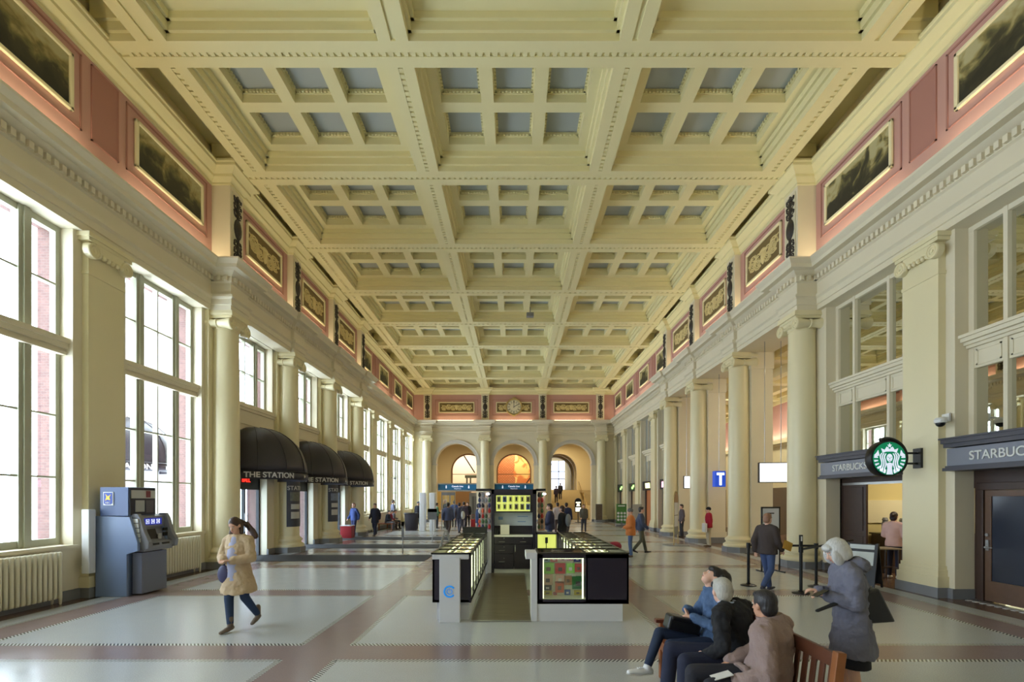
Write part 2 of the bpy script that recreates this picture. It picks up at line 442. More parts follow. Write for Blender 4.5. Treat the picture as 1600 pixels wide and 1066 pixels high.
for k in range(-4, 8):
    y0, y1 = zk(k) + .3, zk(k + 1) - .3; yc = (y0 + y1) / 2
    if k == 7: mb.box(-9.4, 9.4, y1 - .05, YE + .4, HR - .02, 12.4)
    if k == -4: mb.box(-9.4, 9.4, YN - .3, y0 + .05, 12.0, 12.4)
    for xc in (-4.965, 0, 4.965):
        xa, xb = xc - 2.35, xc + 2.35
        xs = [xa] + sum([[xc + q * 1.31 - .5, xc + q * 1.31 + .5] for q in (-1, 0, 1)], []) + [xb]
        for i in range(0, len(xs), 2): mb.box(xs[i], xs[i + 1], y0, y1, HR, 12.4)
        ys = [y0, yc - 1.27, yc - .155, yc + .155, yc + 1.27, y1]
        for i in range(0, 6, 2):
            for j in range(1, 7, 2): mb.box(xs[j], xs[j + 1], ys[i], ys[i + 1], HR, 12.4)
        mb.m(1)
        for i in (1, 3):
            for j in (1, 3, 5):
                mb.box(xs[j], xs[j + 1], ys[i], ys[i + 1], HP, 12.4)
                if -1 <= k <= 3:
                    mb2.box(xs[j], xs[j + 1], ys[i + 1] - .03, ys[i + 1], HP - .12, HP); mb2.box(xs[j], xs[j] + .03, ys[i], ys[i + 1], HP - .12, HP)
                    mb2.box(xs[j + 1] - .03, xs[j + 1], ys[i], ys[i + 1], HP - .12, HP)
                    if k <= 2:
                        for q in range(11):
                            u = xs[j] + 1.0 * (q + .5) / 11; mb2.box(u - .026, u + .026, ys[i + 1] - .07, ys[i + 1] - .03, HP - .10, HP - .03)
                            u = ys[i] + 1.115 * (q + .5) / 11
                            mb2.box(xs[j] + .03, xs[j] + .07, u - .026, u + .026, HP - .10, HP - .03)
                            mb2.box(xs[j + 1] - .07, xs[j + 1] - .03, u - .026, u + .026, HP - .10, HP - .03)
        mb.m(0)
    for s in (-1, 1): mb.box(s * 7.6, s * 9.6, y0 - .5, y1 + .5, 12.1, 12.4)
struct(mb.build('ceiling', [M_CEIL, M_BLUE]), 'cream coffered ceiling with grey blue panels', 'ceiling')
struct(mb2.build('trim_8', M_CEIL), 'cream egg and dart edging inside the ceiling coffers', 'trim')

# ---------------------------------------------------------------- left (window) wall
OPW = 1.33; ZS, ZT = 1.08, 7.36
mb = MB(); br = MB()
XI, XM, XO = -8.75, -9.14, -9.46
edges = [YN]
for k in range(-4, 8):
    c = zk(k) + P / 2; lo = c - OPW; hi = c + OPW
    mb.box(XI, XM, edges[-1], lo, 0, 8.62)
    br.box(XM, XO, edges[-1], lo + .02, 0, 9.5)
    edges.append(hi)
    if 1 <= k <= 3:
        mb.box(XI, XM, lo, hi, 2.75, 5.05)
        mb.box(XI, XM, lo, c - .95, 0, 2.75); mb.box(XI, XM, c + .95, hi, 0, 2.75)
        br.box(XM, XO, lo, hi, 2.75, 5.1); br.box(XM, XO, lo, c - .95, 0, 2.75); br.box(XM, XO, c + .95, hi, 0, 2.75)
    else:
        mb.box(XI + .02, XM, lo, hi, 0, ZS); br.box(XM, XO, lo, hi, 0, ZS + .02)
    mb.box(XI, XM, lo, hi, ZT + .03, 8.62); br.box(XM, XO, lo, hi, ZT, 9.5)
mb.box(XI, XM, edges[-1], YE + .3, 0, 8.62); br.box(XM, XO, edges[-1] - .02, YE + .3, 0, 9.5)
mb.box(-8.68, -9.5, YN, YE + .3, 8.55, 12.4)
struct(mb.build('wall_left', M_WALL), 'cream wall of tall windows', 'wall')
struct(br.build('wall_exterior', M_BRICK), 'red brick outside face of the window wall', 'wall')
# pilasters -----------------------------------------------------------
def volute(mb, x, y, z, s, r=.155, d=.12):
    """scroll disc facing the nave; s = +1 faces +x"""
    mb.cyl((x, y, z), (x + s * d, y, z), r, r, 20)
    mb.torus((x + s * d, y, z), r * .86, r * .13, 'X', 20, 6)
    mb.torus((x + s * d, y, z), r * .50, r * .12, 'X', 16, 6)
    mb.cyl((x + s * d, y, z), (x + s * (d + .02), y, z), r * .2, r * .2, 10)
pil_no = 0
def pilaster(side, y, xw, face, hw=.445, h0=0):
    """flat ionic pilaster; side=-1 left wall, +1 right wall (faces the nave)"""
    global pil_no
    s = -side; mb = MB()
    mb.box(side * xw, side * face, y - hw, y + hw, .2, 7.2)
    mb.box(side * xw, side * (face - .02), y - hw - .02, y + hw + .02, 6.55, 6.62)
    mb.box(side * xw, side * (face - .05), y - hw - .05, y + hw + .05, .2, .55)
    mb.box(side * xw, side * (face - .08), y - hw - .08, y + hw + .08, .2, .42)
    mb.box(side * xw, side * (face - .03), y - hw - .03, y + hw + .03, .55, .63)
    mb.box(side * xw, side * (face - .10), y - hw - .1, y + hw + .1, 7.2, 7.27)
    mb.box(side * xw, side * (face - .13), y - hw - .13, y + hw + .13, 7.27, 7.36)
    for q in (-1, 1): volute(mb, side * (face + .02), y + q * (hw - .03), 7.03, s)
    mb.box(side * face, side * (face - .09), y - hw + .1, y + hw - .1, 7.03, 7.2)
    for i in range(6):
        u = y - hw + .17 + (2 * hw - .34) * i / 5; mb.ell((side * (face - .08), u, 6.99), (.05, .045, .06), 8, 5)
    mb.m(1).box(side * xw, side * (face - .10), y - hw - .1, y + hw + .1, 0, .2)
    pil_no += 1
    return struct(mb.build('trim_%d' % (10 + pil_no), [M_COL, M_GREY], smooth=True, angle=40))
for k in list(range(-3, 1)) + [5, 6, 7]:
    o = pilaster(-1, zk(k), 8.76, 8.62)
for k in range(-3, 1): pilaster(1, zk(k), 8.76, 8.60)
for k in (5, 6, 7): pilaster(1, zk(k), 8.76, 8.62)
for s in (-1, 1):
    mb = MB(); mb.box(s * 8.76, s * 8.62, YE - .75, YE - .25, .2, 7.36); mb.m(1).box(s * 8.76, s * 8.52, YE - .85, YE - .25, 0, .2)
    volute(mb.m(0), s * 8.62, YE - .78, 7.03, -s)
    struct(mb.build('trim_%d' % (40 + s), [M_COL, M_GREY]))

# round columns -------------------------------------------------------
def column(name, label, loc, rz, group, ht=7.36):
    """ionic column; volute faces look along local +-Y"""
    t = thing(name, label, 'column', loc, rz, group); t['kind'] = 'thing'
    p = MB(); oc = [(.60 * math.cos(R(22.5 + 45 * i)), .60 * math.sin(R(22.5 + 45 * i))) for i in range(8)]
    p.prism(oc, 'Z', 0, .2); p.build('plinth', M_GREY, t)
    b = MB(); b.lathe([(.0, .2), (.54, .2), (.56, .24), (.55, .30), (.50, .33), (.455, .36), (.46, .42), (.49, .44), (.49, .49), (.45, .53), (.41, .56), (.39, .60), (0, .60)], n=40, cap=False)
    b.build('base', M_COL, t, smooth=True, angle=40)
    prof = [(.385 - .035 * (i / 10) ** 1.8, .6 + (ht - 1.1) * i / 10) for i in range(11)]
    f = ht - .52
    s_ = MB(); s_.lathe(prof + [(.375, f + .02), (.375, f + .06), (.35, f + .08)], n=40); s_.build('shaft', M_COL, t, smooth=True, angle=40)
    c = MB(); c.lathe([(.35, f + .08), (.40, f + .15), (.42, f + .2), (.40, f + .26)], n=32)
    for q in (-1, 1):
        x = q * .40; z = ht - .36
        c.lathe([(.165, -.42), (.165, -.36), (.12, -.2), (.10, -.03), (.125, -.02), (.125, .02), (.10, .03), (.12, .2), (.165, .36), (.165, .42)], (x, 0, z), 20, 'Y')
        for w in (-1, 1):
            c.torus((x, w * .42, z), .14, .024, 'Y', 20, 6); c.torus((x, w * .42, z), .08, .02, 'Y', 16, 6); c.cyl((x, w * .42, z), (x, w * .45, z), .03, .03, 8)
    for w in (-1, 1):
        c.box(-.38, .38, w * .34, w * .40, ht - .32, ht - .19)
        for i in range(7): c.ell((-.27 + .09 * i, w * .39, ht - .36), (.035, .05, .055), 8, 5)
    c.box(-.42, .42, -.42, .42, ht - .21, ht - .14); c.box(-.47, .47, -.47, .47, ht - .14, ht - .07); c.box(-.45, .45, -.45, .45, ht - .07, ht)
    c.build('capital', M_COL, t, smooth=True, angle=40)
    return t
ordn = ['first', 'second', 'third', 'fourth']
ref = column('ionic_column', 'cream round ionic column between the cash machine and the first black awning', (-8.47, zk(1), 0), R(90), 'round ionic columns of the hall')
labs = ['cream round ionic column between the first and second black awnings, dark poster on it', 'cream round ionic column between the second and third black awnings, dark poster on it', 'cream round ionic column just beyond the third black awning']
def place_col(label, loc, rz):
    c = copy_tree(ref); c.location = loc; c.rotation_euler = (0, 0, rz); c['label'] = label; return c
for i in (1, 2, 3): place_col(labs[i - 1], (-8.47, zk(1 + i), 0), R(90))
rl = ['cream round ionic column beside the coffee shop doorway, behind the queue barriers', 'cream round ionic column between the blue T sign and the hanging white screen', 'cream round ionic column behind the person in the red jacket', 'cream round ionic column behind the arched map stand']
for i in range(4): place_col(rl[i], (8.45, zk(1 + i), 0), R(90))
el = ['cream round ionic column beside the far arch next to the window wall', 'cream round ionic column between the two far arches carrying blue banners', 'cream round ionic column between the clock arch and the staircase arch', 'cream round ionic column beyond the staircase arch, near the shop fronts']
for i, x in enumerate(XB): place_col(el[i], (x, YE - .60, 0), 0)
# wall strips behind the window-wall columns
mb = MB()
for k in range(1, 5): mb.box(-8.76, -8.64, zk(k) - .52, zk(k) + .52, .2, 7.36)
struct(mb.build('trim_42', M_COL)); 
mb = MB()
for a, b in ((zk(-3), zk(1) + .0), (zk(4), YE)):
    pass
mb.box(-8.70, -8.76, YN, zk(1) - .5, 0, .2); mb.box(-8.70, -8.76, zk(4) + .5, YE, 0, .2)
for k in (1, 2, 3):
    mb.box(-8.70, -8.76, zk(k) + .5, zk(k) + P / 2 - .95, 0, .2); mb.box(-8.70, -8.76, zk(k) + P / 2 + .95, zk(k + 1) - .5, 0, .2)
struct(mb.build('baseboard_left', M_GREY), 'grey stone skirting under the windows', 'skirting')

# windows -------------------------------------------------------------
def window(n, k, z0=ZS, full=True):
    c = zk(k) + P / 2; x0, x1 = -9.0, -9.12
    t = bpy.data.objects.new('window_%d' % n, None); COL.objects.link(t); t.location = (-9.05, c, z0); struct(t)
    f = MB()
    def V(y, w, zz0, zz1, d=0): f.box(x0 + d, x1, y - w / 2, y + w / 2, zz0, zz1)
    def H(z, h, y0=-1.328, y1=1.328, d=.003): f.box(x0 + d, x1, c + y0, c + y1, z - h / 2, z + h / 2)
    for q in (-1, 1): V(c + q * 1.28, .10, z0, ZT); V(c + q * .61, .24, z0, ZT, .03); V(c + q * .61, .10, z0, ZT, .07)
    H(ZT - .06, .12); H(z0 + .07, .14)
    V(c, .035, z0, ZT)
    segs = [(5.15, ZT - .1)] if not full else [(5.15, ZT - .1), (z0 + .12, 4.85)]
    for i, (a, b) in enumerate(segs):
        nn = 2 if i == 0 else 3
        for j in range(1, nn): H(a + (b - a) * j / nn, .035)
    if full: H(5.0, .30)
    f.build('window_frame', M_FRAME, t, world=True)
    g = MB(); g.box(-9.065, -9.07, c - 1.3, c + 1.3, z0, ZT); g.build('window_glass', M_GLASS, t, world=True)
    s_ = MB()
    if full:
        for d, a, b in ((.10, 4.88, 5.12), (.16, 4.96, 5.10), (.20, 5.06, 5.16), (.13, 4.84, 4.90)): s_.box(x0, x0 + d, c - 1.33, c + 1.33, a, b)
        s_.box(-9.0, -8.68, c - 1.4, c + 1.4, z0 - .06, z0 + .005)
    else:
        for d, a, b in ((.34, 5.0, 5.08), (.40, 4.93, 5.0), (.36, 4.84, 4.93), (.30, 4.5, 4.84), (.33, 4.4, 4.5), (.30, 4.2, 4.4)): s_.box(x0, x0 + d, c - 1.31, c + 1.31, a, b)
    s_.build('window_sill', M_WALL, t, world=True)
n = 0
for k in range(-4, 8):
    n += 1
    if 1 <= k <= 3: window(n, k, 5.05, False)
    else: window(n, k)

# station-bar doors under the awnings ----------------------------------
for i, k in enumerate((1, 2, 3)):
    c = zk(k) + P / 2
    t = bpy.data.objects.new('door_%d' % (i + 1), None); COL.objects.link(t); t.location = (-9.05, c, 0); struct(t)
    f = MB()
    f.box(-9.0, -9.1, c - .95, c - .87, 0, 2.75); f.box(-9.0, -9.1, c + .87, c + .95, 0, 2.75); f.box(-9.0, -9.1, c - .95, c + .95, 2.3, 2.75)
    f.box(-9.0, -9.1, c - .04, c + .04, 0, 2.3)
    f.build('door_frame', M_BLACK, t, world=True)
    g = MB(); g.box(-9.04, -9.05, c - .87, c + .87, 0, 2.3); g.build('door_glass', mk_glass('door_glass_%d' % i, .08, (.75, .78, .8)), t, world=True)
    h = MB(); 
    for q in (-1, 1): h.cyl((-8.95, c + q * .1, .9), (-8.95, c + q * .1, 1.5), .014)
    h.build('door_handle', M_STEEL, t, world=True)

# ---------------------------------------------------------------- right wall
mb = MB(); lo0 = zk(0) + P / 2 - OPW
def rw(y0, y1, z0, z1, xa=8.75, xb=9.14): mb.box(xa, xb, y0, y1, z0, z1)
rw(YN, zk(-1) + P / 2 - OPW, 0, 8.62)
for k in (-1, 0):
    c = zk(k) + P / 2
    rw(c - OPW, c + OPW, ZT + .03, 8.62); rw(c + OPW, zk(k + 1) + (P / 2 - OPW), 0, 8.62) if k == -1 else rw(c + OPW, zk(1) + .42, 0, 8.62, 8.75, 9.5)
c7 = [zk(k) + P / 2 for k in range(4, 8)]
for i, c in enumerate(c7):
    rw((zk(4) - .45) if i == 0 else c7[i - 1] + OPW, c - OPW, 0, 8.62); rw(c - OPW, c + OPW, ZT + .03, 8.62)
rw(c7[-1] + OPW, YE + .3, 0, 8.62)
# entablature body above the open colonnade and the hall wall above
mb.box(8.19, 9.5, zk(1) - .4, zk(4) + .44, 7.362, 8.60)
mb.box(8.68, 9.5, YN, YE + .3, 8.55, 12.4)
for k in range(2, 4): 
    mb.box(8.72, 9.5, zk(k) - .42, zk(k) + .42, .25, 7.36)
    mb.box(8.68, 9.54, zk(k) - .46, zk(k) + .46, .25, .5); mb.box(8.69, 9.53, zk(k) - .45, zk(k) + .45, 6.75, 7.36)
mb.box(8.9, 9.5, zk(4) - .42, zk(4) + .42, .25, 7.36)
struct(mb.build('wall_right', M_WALL), 'cream wall of shop fronts and open colonnade', 'wall')
mb = MB()
for k in range(1, 5): mb.box(8.64, 9.58, zk(k) - .5, zk(k) + .5, 0, .25)
mb.box(8.70, 8.76, YN, zk(-1) + P / 2 - OPW, 0, .2)
mb.box(8.70, 9.16, zk(0) - .66, zk(0) + .66, 0, .2); mb.box(8.70, 9.16, zk(1) - .66, zk(1) - .4, 0, .2)
mb.box(8.70, 8.76, zk(4) + .5, YE, 0, .2)
struct(mb.build('baseboard_right', M_GREY), 'grey stone skirting on the shop side', 'skirting')
# shop-side upper windows over the coffee shop (dark glazing mirrors the hall)
for i, k in enumerate((-1, 0)):
    c = zk(k) + P / 2
    t = bpy.data.objects.new('window_%d' % (20 + i), None); COL.objects.link(t); t.location = (9.08, c, 3.2); struct(t)
    f = MB()
    for q in (-1, 1): f.box(9.02, 9.13, c + q * 1.33, c + q * 1.22, 3.0, ZT); f.box(9.0, 9.12, c + q * .55, c + q * .63, 3.0, ZT)
    f.box(9.012, 9.13, c - 1.328, c + 1.328, ZT - .1, ZT - .002)
    for q0, q1 in ((-1.22, -.63), (-.55, .55), (.63, 1.22)):
        f.box(9.03, 9.13, c + q0, c + q1, 4.55, 5.0)
        f.box(9.015, 9.03, c + q0 + .05, c + q1 - .05, 4.60, 4.63); f.box(9.015, 9.03, c + q0 + .05, c + q1 - .05, 4.88, 4.91)
        f.box(9.015, 9.03, c + q0 + .05, c + q0 + .08, 4.60, 4.91); f.box(9.015, 9.03, c + q1 - .08, c + q1 - .05, 4.60, 4.91)
    f.build('window_frame', M_WALL, t, world=True)
    s_ = MB()
    for d, a, b in ((.08, 4.96, 5.02), (.13, 5.02, 5.08), (.20, 5.08, 5.16), (.24, 5.16, 5.22)): s_.box(9.05, 9.05 - d, c - 1.35, c + 1.35, a, b)
    s_.build('window_sill', M_WALL, t, world=True)
    g = MB(); g.box(9.08, 9.09, c - 1.3, c + 1.3, 2.9, ZT); g.build('window_glass', M_RGLASS, t, world=True)
# far shop side windows: grey panels over shops
M_GP = mat('grey_window_panel', (150, 150, 140), .35)
for i, c in enumerate(c7):
    t = bpy.data.objects.new('window_%d' % (24 + i), None); COL.objects.link(t); t.location = (9.08, c, 3.2); struct(t)
    f = MB()
    for q in (-1, 1): f.box(9.0, 9.12, c + q * .42, c + q * .5, 3.0, ZT); f.box(9.0, 9.12, c + q * 1.33, c + q * 1.26, 3.0, ZT)
    for d, a, b in ((.08, 4.9, 5.0), (.2, 5.0, 5.1), (.26, 5.1, 5.22)): f.box(9.05, 9.05 - d, c - 1.2, c + 1.2, a, b)
    f.box(9.02, 9.1, c - .9, c + .9, 4.5, 4.9)
    f.build('window_frame', M_WALL, t, world=True)
    g = MB(); g.box(9.08, 9.10, c - 1.3, c + 1.3, 3.0, ZT); g.build('window_panel', M_GP, t, world=True)

# ---------------------------------------------------------------- far wall with three arches
ARX = (-4.965, 0, 4.965); AR, ASP = 1.74, 5.0
mb = MB(); ya, yb = YE - .22, YE + .45
def arch_face(mb, xl, xr, xc, r, sp, top, y0, y1, n=24):
    pts = [(xl, top), (xl, sp)] + [(xc - r * math.cos(math.pi * i / n), sp + r * math.sin(math.pi * i / n)) for i in range(n + 1)] + [(xr, sp), (xr, top)]
    pts = [p for i, p in enumerate(pts) if i == 0 or (abs(p[0] - pts[i - 1][0]) + abs(p[1] - pts[i - 1][1])) > 1e-5]
    half = len(pts) // 2
    # two prisms (left and right of crown) keep the polygons simple
    L = [(xl, top), (xl, sp)] + [(xc - r * math.cos(math.pi * i / n), sp + r * math.sin(math.pi * i / n)) for i in range(n // 2 + 1)] + [(xc, top)]
    Rr = [(xc, top)] + [(xc - r * math.cos(math.pi * i / n), sp + r * math.sin(math.pi * i / n)) for i in range(n // 2, n + 1)] + [(xr, sp), (xr, top)]
    if abs(xl - (xc - r)) < 1e-5: L.pop(1)
    if abs(xr - (xc + r)) < 1e-5: Rr.pop(-2)
    mb.prism(L, 'Y', y0, y1); mb.prism(Rr, 'Y', y0, y1)
xs = [-8.75, -2.48, 2.48, 8.75]
for i, xc in enumerate(ARX):
    arch_face(mb, xs[i], xs[i + 1], xc, AR, ASP, 8.6, ya, yb)
    mb.box(xs[i], xc - AR, ya, yb, 0, ASP); mb.box(xc + AR, xs[i + 1], ya, yb, 0, ASP)
mb.box(-9.5, 9.5, YE + .01, YE + .45, 8.5, 12.4)
struct(mb.build('wall_far', M_WALL), 'cream far wall with three round arches', 'wall')
mb = MB()
for xc in ARX:
    for r0, r1, d in ((AR, AR + .30, .05), (AR + .22, AR + .30, .09), (AR + .02, AR + .08, .07)):
        n = 28; P1 = []
        for i in range(n):
            a0, a1 = math.pi * i / n, math.pi * (i + 1) / n
            q = [(xc - r * math.cos(a), ASP + r * math.sin(a)) for r, a in ((r0, a0), (r1, a0), (r1, a1), (r0, a1))]
            mb.prism(q, 'Y', ya - d, ya + .01)
    for s in (-1, 1):
        a, b = sorted((xc + s * (AR - .03), xc + s * (AR + .36)))
        mb.box(a, b, ya - .08, yb + .03, ASP - .14, ASP)
struct(mb.build('trim_43', mat('archivolt_grey', (206, 200, 190), .6)), 'pale grey archivolts of the three far arches', 'trim')
mb = MB()
for a, b in ((-8.75, -6.7), (-3.22, -1.74), (1.74, 3.22), (6.7, 8.75)): mb.box(a, b, ya - .03, ya + .03, 0, .2)
struct(mb.build('baseboard_far', M_GREY), 'grey stone skirting of the far wall', 'skirting')
# back wall behind the camera
mb = MB(); mb.box(-9.5, 9.5, YN - .3, YN, 0, 12.4); struct(mb.build('wall_near', M_WALL), 'cream end wall opposite the clock', 'wall')

# ---------------------------------------------------------------- vestibule beyond the arches
M_YEL = mat('vestibule_yellow', (206, 190, 150), .6)
mb = MB(); Y2 = 53.0
mb.box(-9.2, -8.8, YE + .45, 66, 0, 8.4); mb.box(8.8, 9.2, YE + .45, 66, 0, 8.4)
mb.box(-9.2, 9.2, YE + .45, 66, 8.0, 8.4); mb.box(-9.2, 9.2, 65.7, 66, 0, 8.4)
for xw in (-2.6, 2.6):
    mb.box(xw - .3, xw + .3, YE + .45, YE + 1.2, 0, 8.0)
    mb.box(xw - .35, xw + .35, YE + .45, Y2, 7.4, 8.0)
AR2, SP2 = 1.9, 5.0
for i, xc in enumerate(ARX):
    xl, xr = [-8.8, -2.6, 2.6, 8.8][i], [-8.8, -2.6, 2.6, 8.8][i + 1]
    arch_face(mb, xl, xr, xc, AR2, SP2, 8.0, Y2, Y2 + .4)
    mb.box(xl, xc - AR2, Y2, Y2 + .4, 0, SP2); mb.box(xc + AR2, xr, Y2, Y2 + .4, 0, SP2)
for yy in (56.0, 59.0):
    arch_face(mb, 2.6, 8.8, 4.965, AR2 + .1, SP2, 8.0, yy, yy + .4)
    mb.box(2.6, 4.965 - AR2 - .1, yy, yy + .4, 0, SP2); mb.box(4.965 + AR2 + .1, 8.8, yy, yy + .4, 0, SP2)
mb.box(2.3, 2.6, Y2, 66, 0, 8)
mb.box(-2.7, -2.4, Y2, 60, 0, 8)
struct(mb.build('wall_vestibule', M_YEL), 'warm yellow vestibule walls beyond the arches', 'wall')
mb = MB()
for xc in ARX[:2]:
    n = 24
    for i in range(n):
        a0, a1 = math.pi * i / n, math.pi * (i + 1) / n
        q = [(xc - r * math.cos(a), SP2 + r * math.sin(a)) for r, a in ((AR2 - .14, a0), (AR2, a0), (AR2, a1), (AR2 - .14, a1))]
        mb.prism(q, 'Y', Y2 - .05, Y2 + .2)
    for s in (-1, 1): a, b = sorted((xc + s * (AR2 - .14), xc + s * AR2)); mb.box(a, b, Y2 - .05, Y2 + .2, 2.4, SP2)
    mb.box(xc - AR2, xc + AR2, Y2, Y2 + .1, 4.62, 4.68)
struct(mb.build('trim_44', mat('brown_arch_frame', (120, 84, 50), .5)), 'brown frames of the inner arches', 'trim')
# ================================================================ side hall beyond the colonnade
M_SH = mat('side_hall_wall', (232, 222, 180), .6)
mb = MB()
mb.box(15, 15.3, 10, 44, 0, 8.2)                      # back wall
mb.box(9.5, 15.3, 44, 44.3, 0, 8.2); mb.box(9.14, 15.3, 13.6, 13.9, 0, 8.2)
mb.box(9.14, 15.3, 10, 44.3, 8.0, 8.4)
for y in [15.5 + 3.96 * i for i in range(8)]: mb.box(9.5, 15, y - .25, y + .25, 7.5, 8.0)
for x in (10.6, 12.3, 14.0): mb.box(x - .2, x + .2, 13.9, 44, 7.62, 8.0)
for d, a, b in ((.10, 7.3, 7.6), (.25, 7.6, 7.9), (.30, 5.05, 5.25), (.14, 4.9, 5.05)): mb.box(15, 15 - d, 13.9, 44, a, b)
for y in [17.4 + 3.96 * i for i in range(7)]: mb.box(14.75, 15, y - .4, y + .4, 0, 4.9)
struct(mb.build('wall_side_hall', M_SH), 'cream side hall seen through the colonnade', 'wall')
mb = MB(); mb.box(14.97, 15.0, 13.9, 44, 5.25, 7.3); mb.box(9.6, 15, 43.96, 44, 5.25, 7.3)
struct(mb.build('trim_45', M_PINK), 'pink band high on the side hall wall', 'trim')
area('cove_lamp', (14.75, 28, 5.32), (0, R(190), 0), .1, 28, 190, WARM)
mb = MB()
for i in range(7):
    y = 19.4 + 3.96 * i; mb.box(14.93, 14.99, y - 1.2, y + 1.2, 0, 2.6)
struct(mb.build('trim_46', mat('side_shop_front', (112, 98, 78), .4)), 'dim shop openings along the side hall', 'trim')

# ================================================================ coffee shop behind the two openings
mb = MB()
mb.box(13.0, 13.2, 6, 14, 0, 3.6); mb.box(9.14, 13, 13.5, 13.62, 0, 3.6); mb.box(9.14, 13.2, 6, 13.62, 3.45, 3.6); mb.box(9.14, 13, 9.0, 9.12, 0, 3.6)
struct(mb.build('wall_cafe', mat('cafe_wall', (222, 208, 150), .6)), 'pale yellow walls inside the coffee shop', 'wall')
mb = MB(); mb.box(9.3, 13, 13.46, 13.5, 1.32, 1.95); struct(mb.build('trim_47', mat('cafe_tile', (232, 226, 196), .3)), 'pale tile splashback inside the coffee shop', 'trim')
# door / opening fill -------------------------------------------------
M_SIGNG = mat('sign_grey_band', (128, 130, 142), .45); M_SIGND = mat('sign_dark_band', (74, 72, 80), .45)
M_LET = mat('sign_letters_pale', (214, 214, 210), .4)
def shop_sign(name, k, s, ypos, label):
    c = zk(k) + P / 2
    t = thing(name, label, 'shop sign', (8.62, c, 2.55), 0, 'grey signs over the coffee shop openings')
    b = MB(); b.box(8.60, 9.10, c - 1.33, c + 1.34, 2.64, 2.98); b.build('sign_band', M_SIGNG, t, world=True)
    d = MB(); d.box(8.52, 9.1, c - 1.36, c + 1.40, 3.08, 3.16); d.box(8.56, 9.1, c - 1.35, c + 1.38, 3.0, 3.08); d.box(8.49, 9.1, c - 1.37, c + 1.42, 3.16, 3.19)
    d.box(8.58, 9.1, c - 1.35, c + 1.36, 2.60, 2.64); d.box(8.54, 9.1, c - 1.36, c + 1.38, 2.54, 2.60)
    d.build('sign_cornice', M_SIGND, t, world=True)
    text('sign_lettering', s, .235, M_LET, (8.595, ypos, 2.80), (R(90), 0, R(-90)), t, .012, 'LEFT', .003, 1.0, world=True)
    return t
shop_sign('shop_sign', 0, 'STARBUCKS COFFEE', zk(0) + P / 2 + .82, 'grey shop sign over the open coffee shop doorway')
shop_sign('shop_sign', -1, 'STARBUCKS', zk(-1) + P / 2 + .86, 'grey shop sign over the closed brown coffee shop door')
# doorway 0: brown open door leaf folded into the opening
c = zk(0) + P / 2
t = bpy.data.objects.new('door_4', None); COL.objects.link(t); t.location = (9.14, c, 0); struct(t)
b = MB(); b.box(9.14, 9.24, c + 1.33, c + 1.25, 0, 2.55); b.box(9.14, 9.24, c - 1.33, c - 1.25, 0, 2.55); b.box(9.14, 9.24, c - 1.33, c + 1.33, 2.42, 2.55)
b.build('door_frame', M_DWOOD, t, world=True)
l = MB(); l.box(9.16, 9.22, c + .36, c + 1.25, .02, 2.42); l.box(9.14, 9.16, c + .46, c + 1.15, .15, 1.0); l.box(9.14, 9.16, c + .46, c + 1.15, 1.15, 2.3)
l.build('door_leaf', M_DWOOD, t, world=True, bevel=.008)
h = MB(); h.box(9.12, 9.16, c - 1.2, c + 1.2, 2.36, 2.42); h.build('door_track', M_STEEL, t, world=True)
# door -1: closed brown door with dark glass
c = zk(-1) + P / 2
t = bpy.data.objects.new('door_5', None); COL.objects.link(t); t.location = (9.14, c, 0); struct(t)
b = MB(); b.box(9.14, 9.3, c + 1.33, c + 1.22, 0, 2.6); b.box(9.14, 9.3, c - 1.33, c - 1.22, 0, 2.6); b.box(9.117, 9.3, c - 1.327, c + 1.327, 2.2, 2.597); b.box(9.08, 9.3, c + 1.1, c + 1.22, 0, 2.3); b.box(9.063, 9.3, c - 1.217, c + 1.217, 2.16, 2.303)
b.build('door_frame', M_DWOOD, t, world=True, bevel=.01)
for q0, q1 in ((-1.1, -.02), (.0, 1.08)):
    l = MB(); l.box(9.10, 9.16, c + q0, c + q0 + .12, .03, 2.16); l.box(9.10, 9.16, c + q1 - .12, c + q1, .03, 2.16); l.box(9.097, 9.157, c + q0 + .003, c + q1 - .003, .033, .42); l.box(9.097, 9.157, c + q0 + .003, c + q1 - .003, 2.04, 2.157)
    l.build('door_leaf', mat('brown_door_wood', (98, 72, 54), .4, noise=.2, nscale=8), t, world=True, bevel=.006)
    g = MB(); g.box(9.12, 9.13, c + q0 + .1, c + q1 - .1, .4, 2.06); g.build('door_glass', mat('dark_blue_glass', (44, 48, 60), .12), t, world=True)
h = MB(); y = c + 1.02; h.cyl((9.04, y, 1.06), (9.10, y, 1.06), .02); h.cap((9.05, y, 1.06), (9.05, y - .12, 1.06), .012); h.box(9.08, 9.10, y - .03, y + .03, 1.0, 1.2); h.cyl((9.07, y, 1.3), (9.1, y, 1.3), .03)
h.build('door_handle', M_STEEL, t, world=True)
mb = MB(); mb.box(8.95, 9.14, c - 1.3, c + 1.3, 0, .012)
for i in range(18): mb.m(1).box(8.86, 8.95, c - 1.3 + .145 * i, c - 1.3 + .145 * i + .07, 0, .006)
struct(mb.build('trim_48', [M_STEEL, M_WHITE]), 'metal threshold with pale tiles before the brown door', 'threshold')
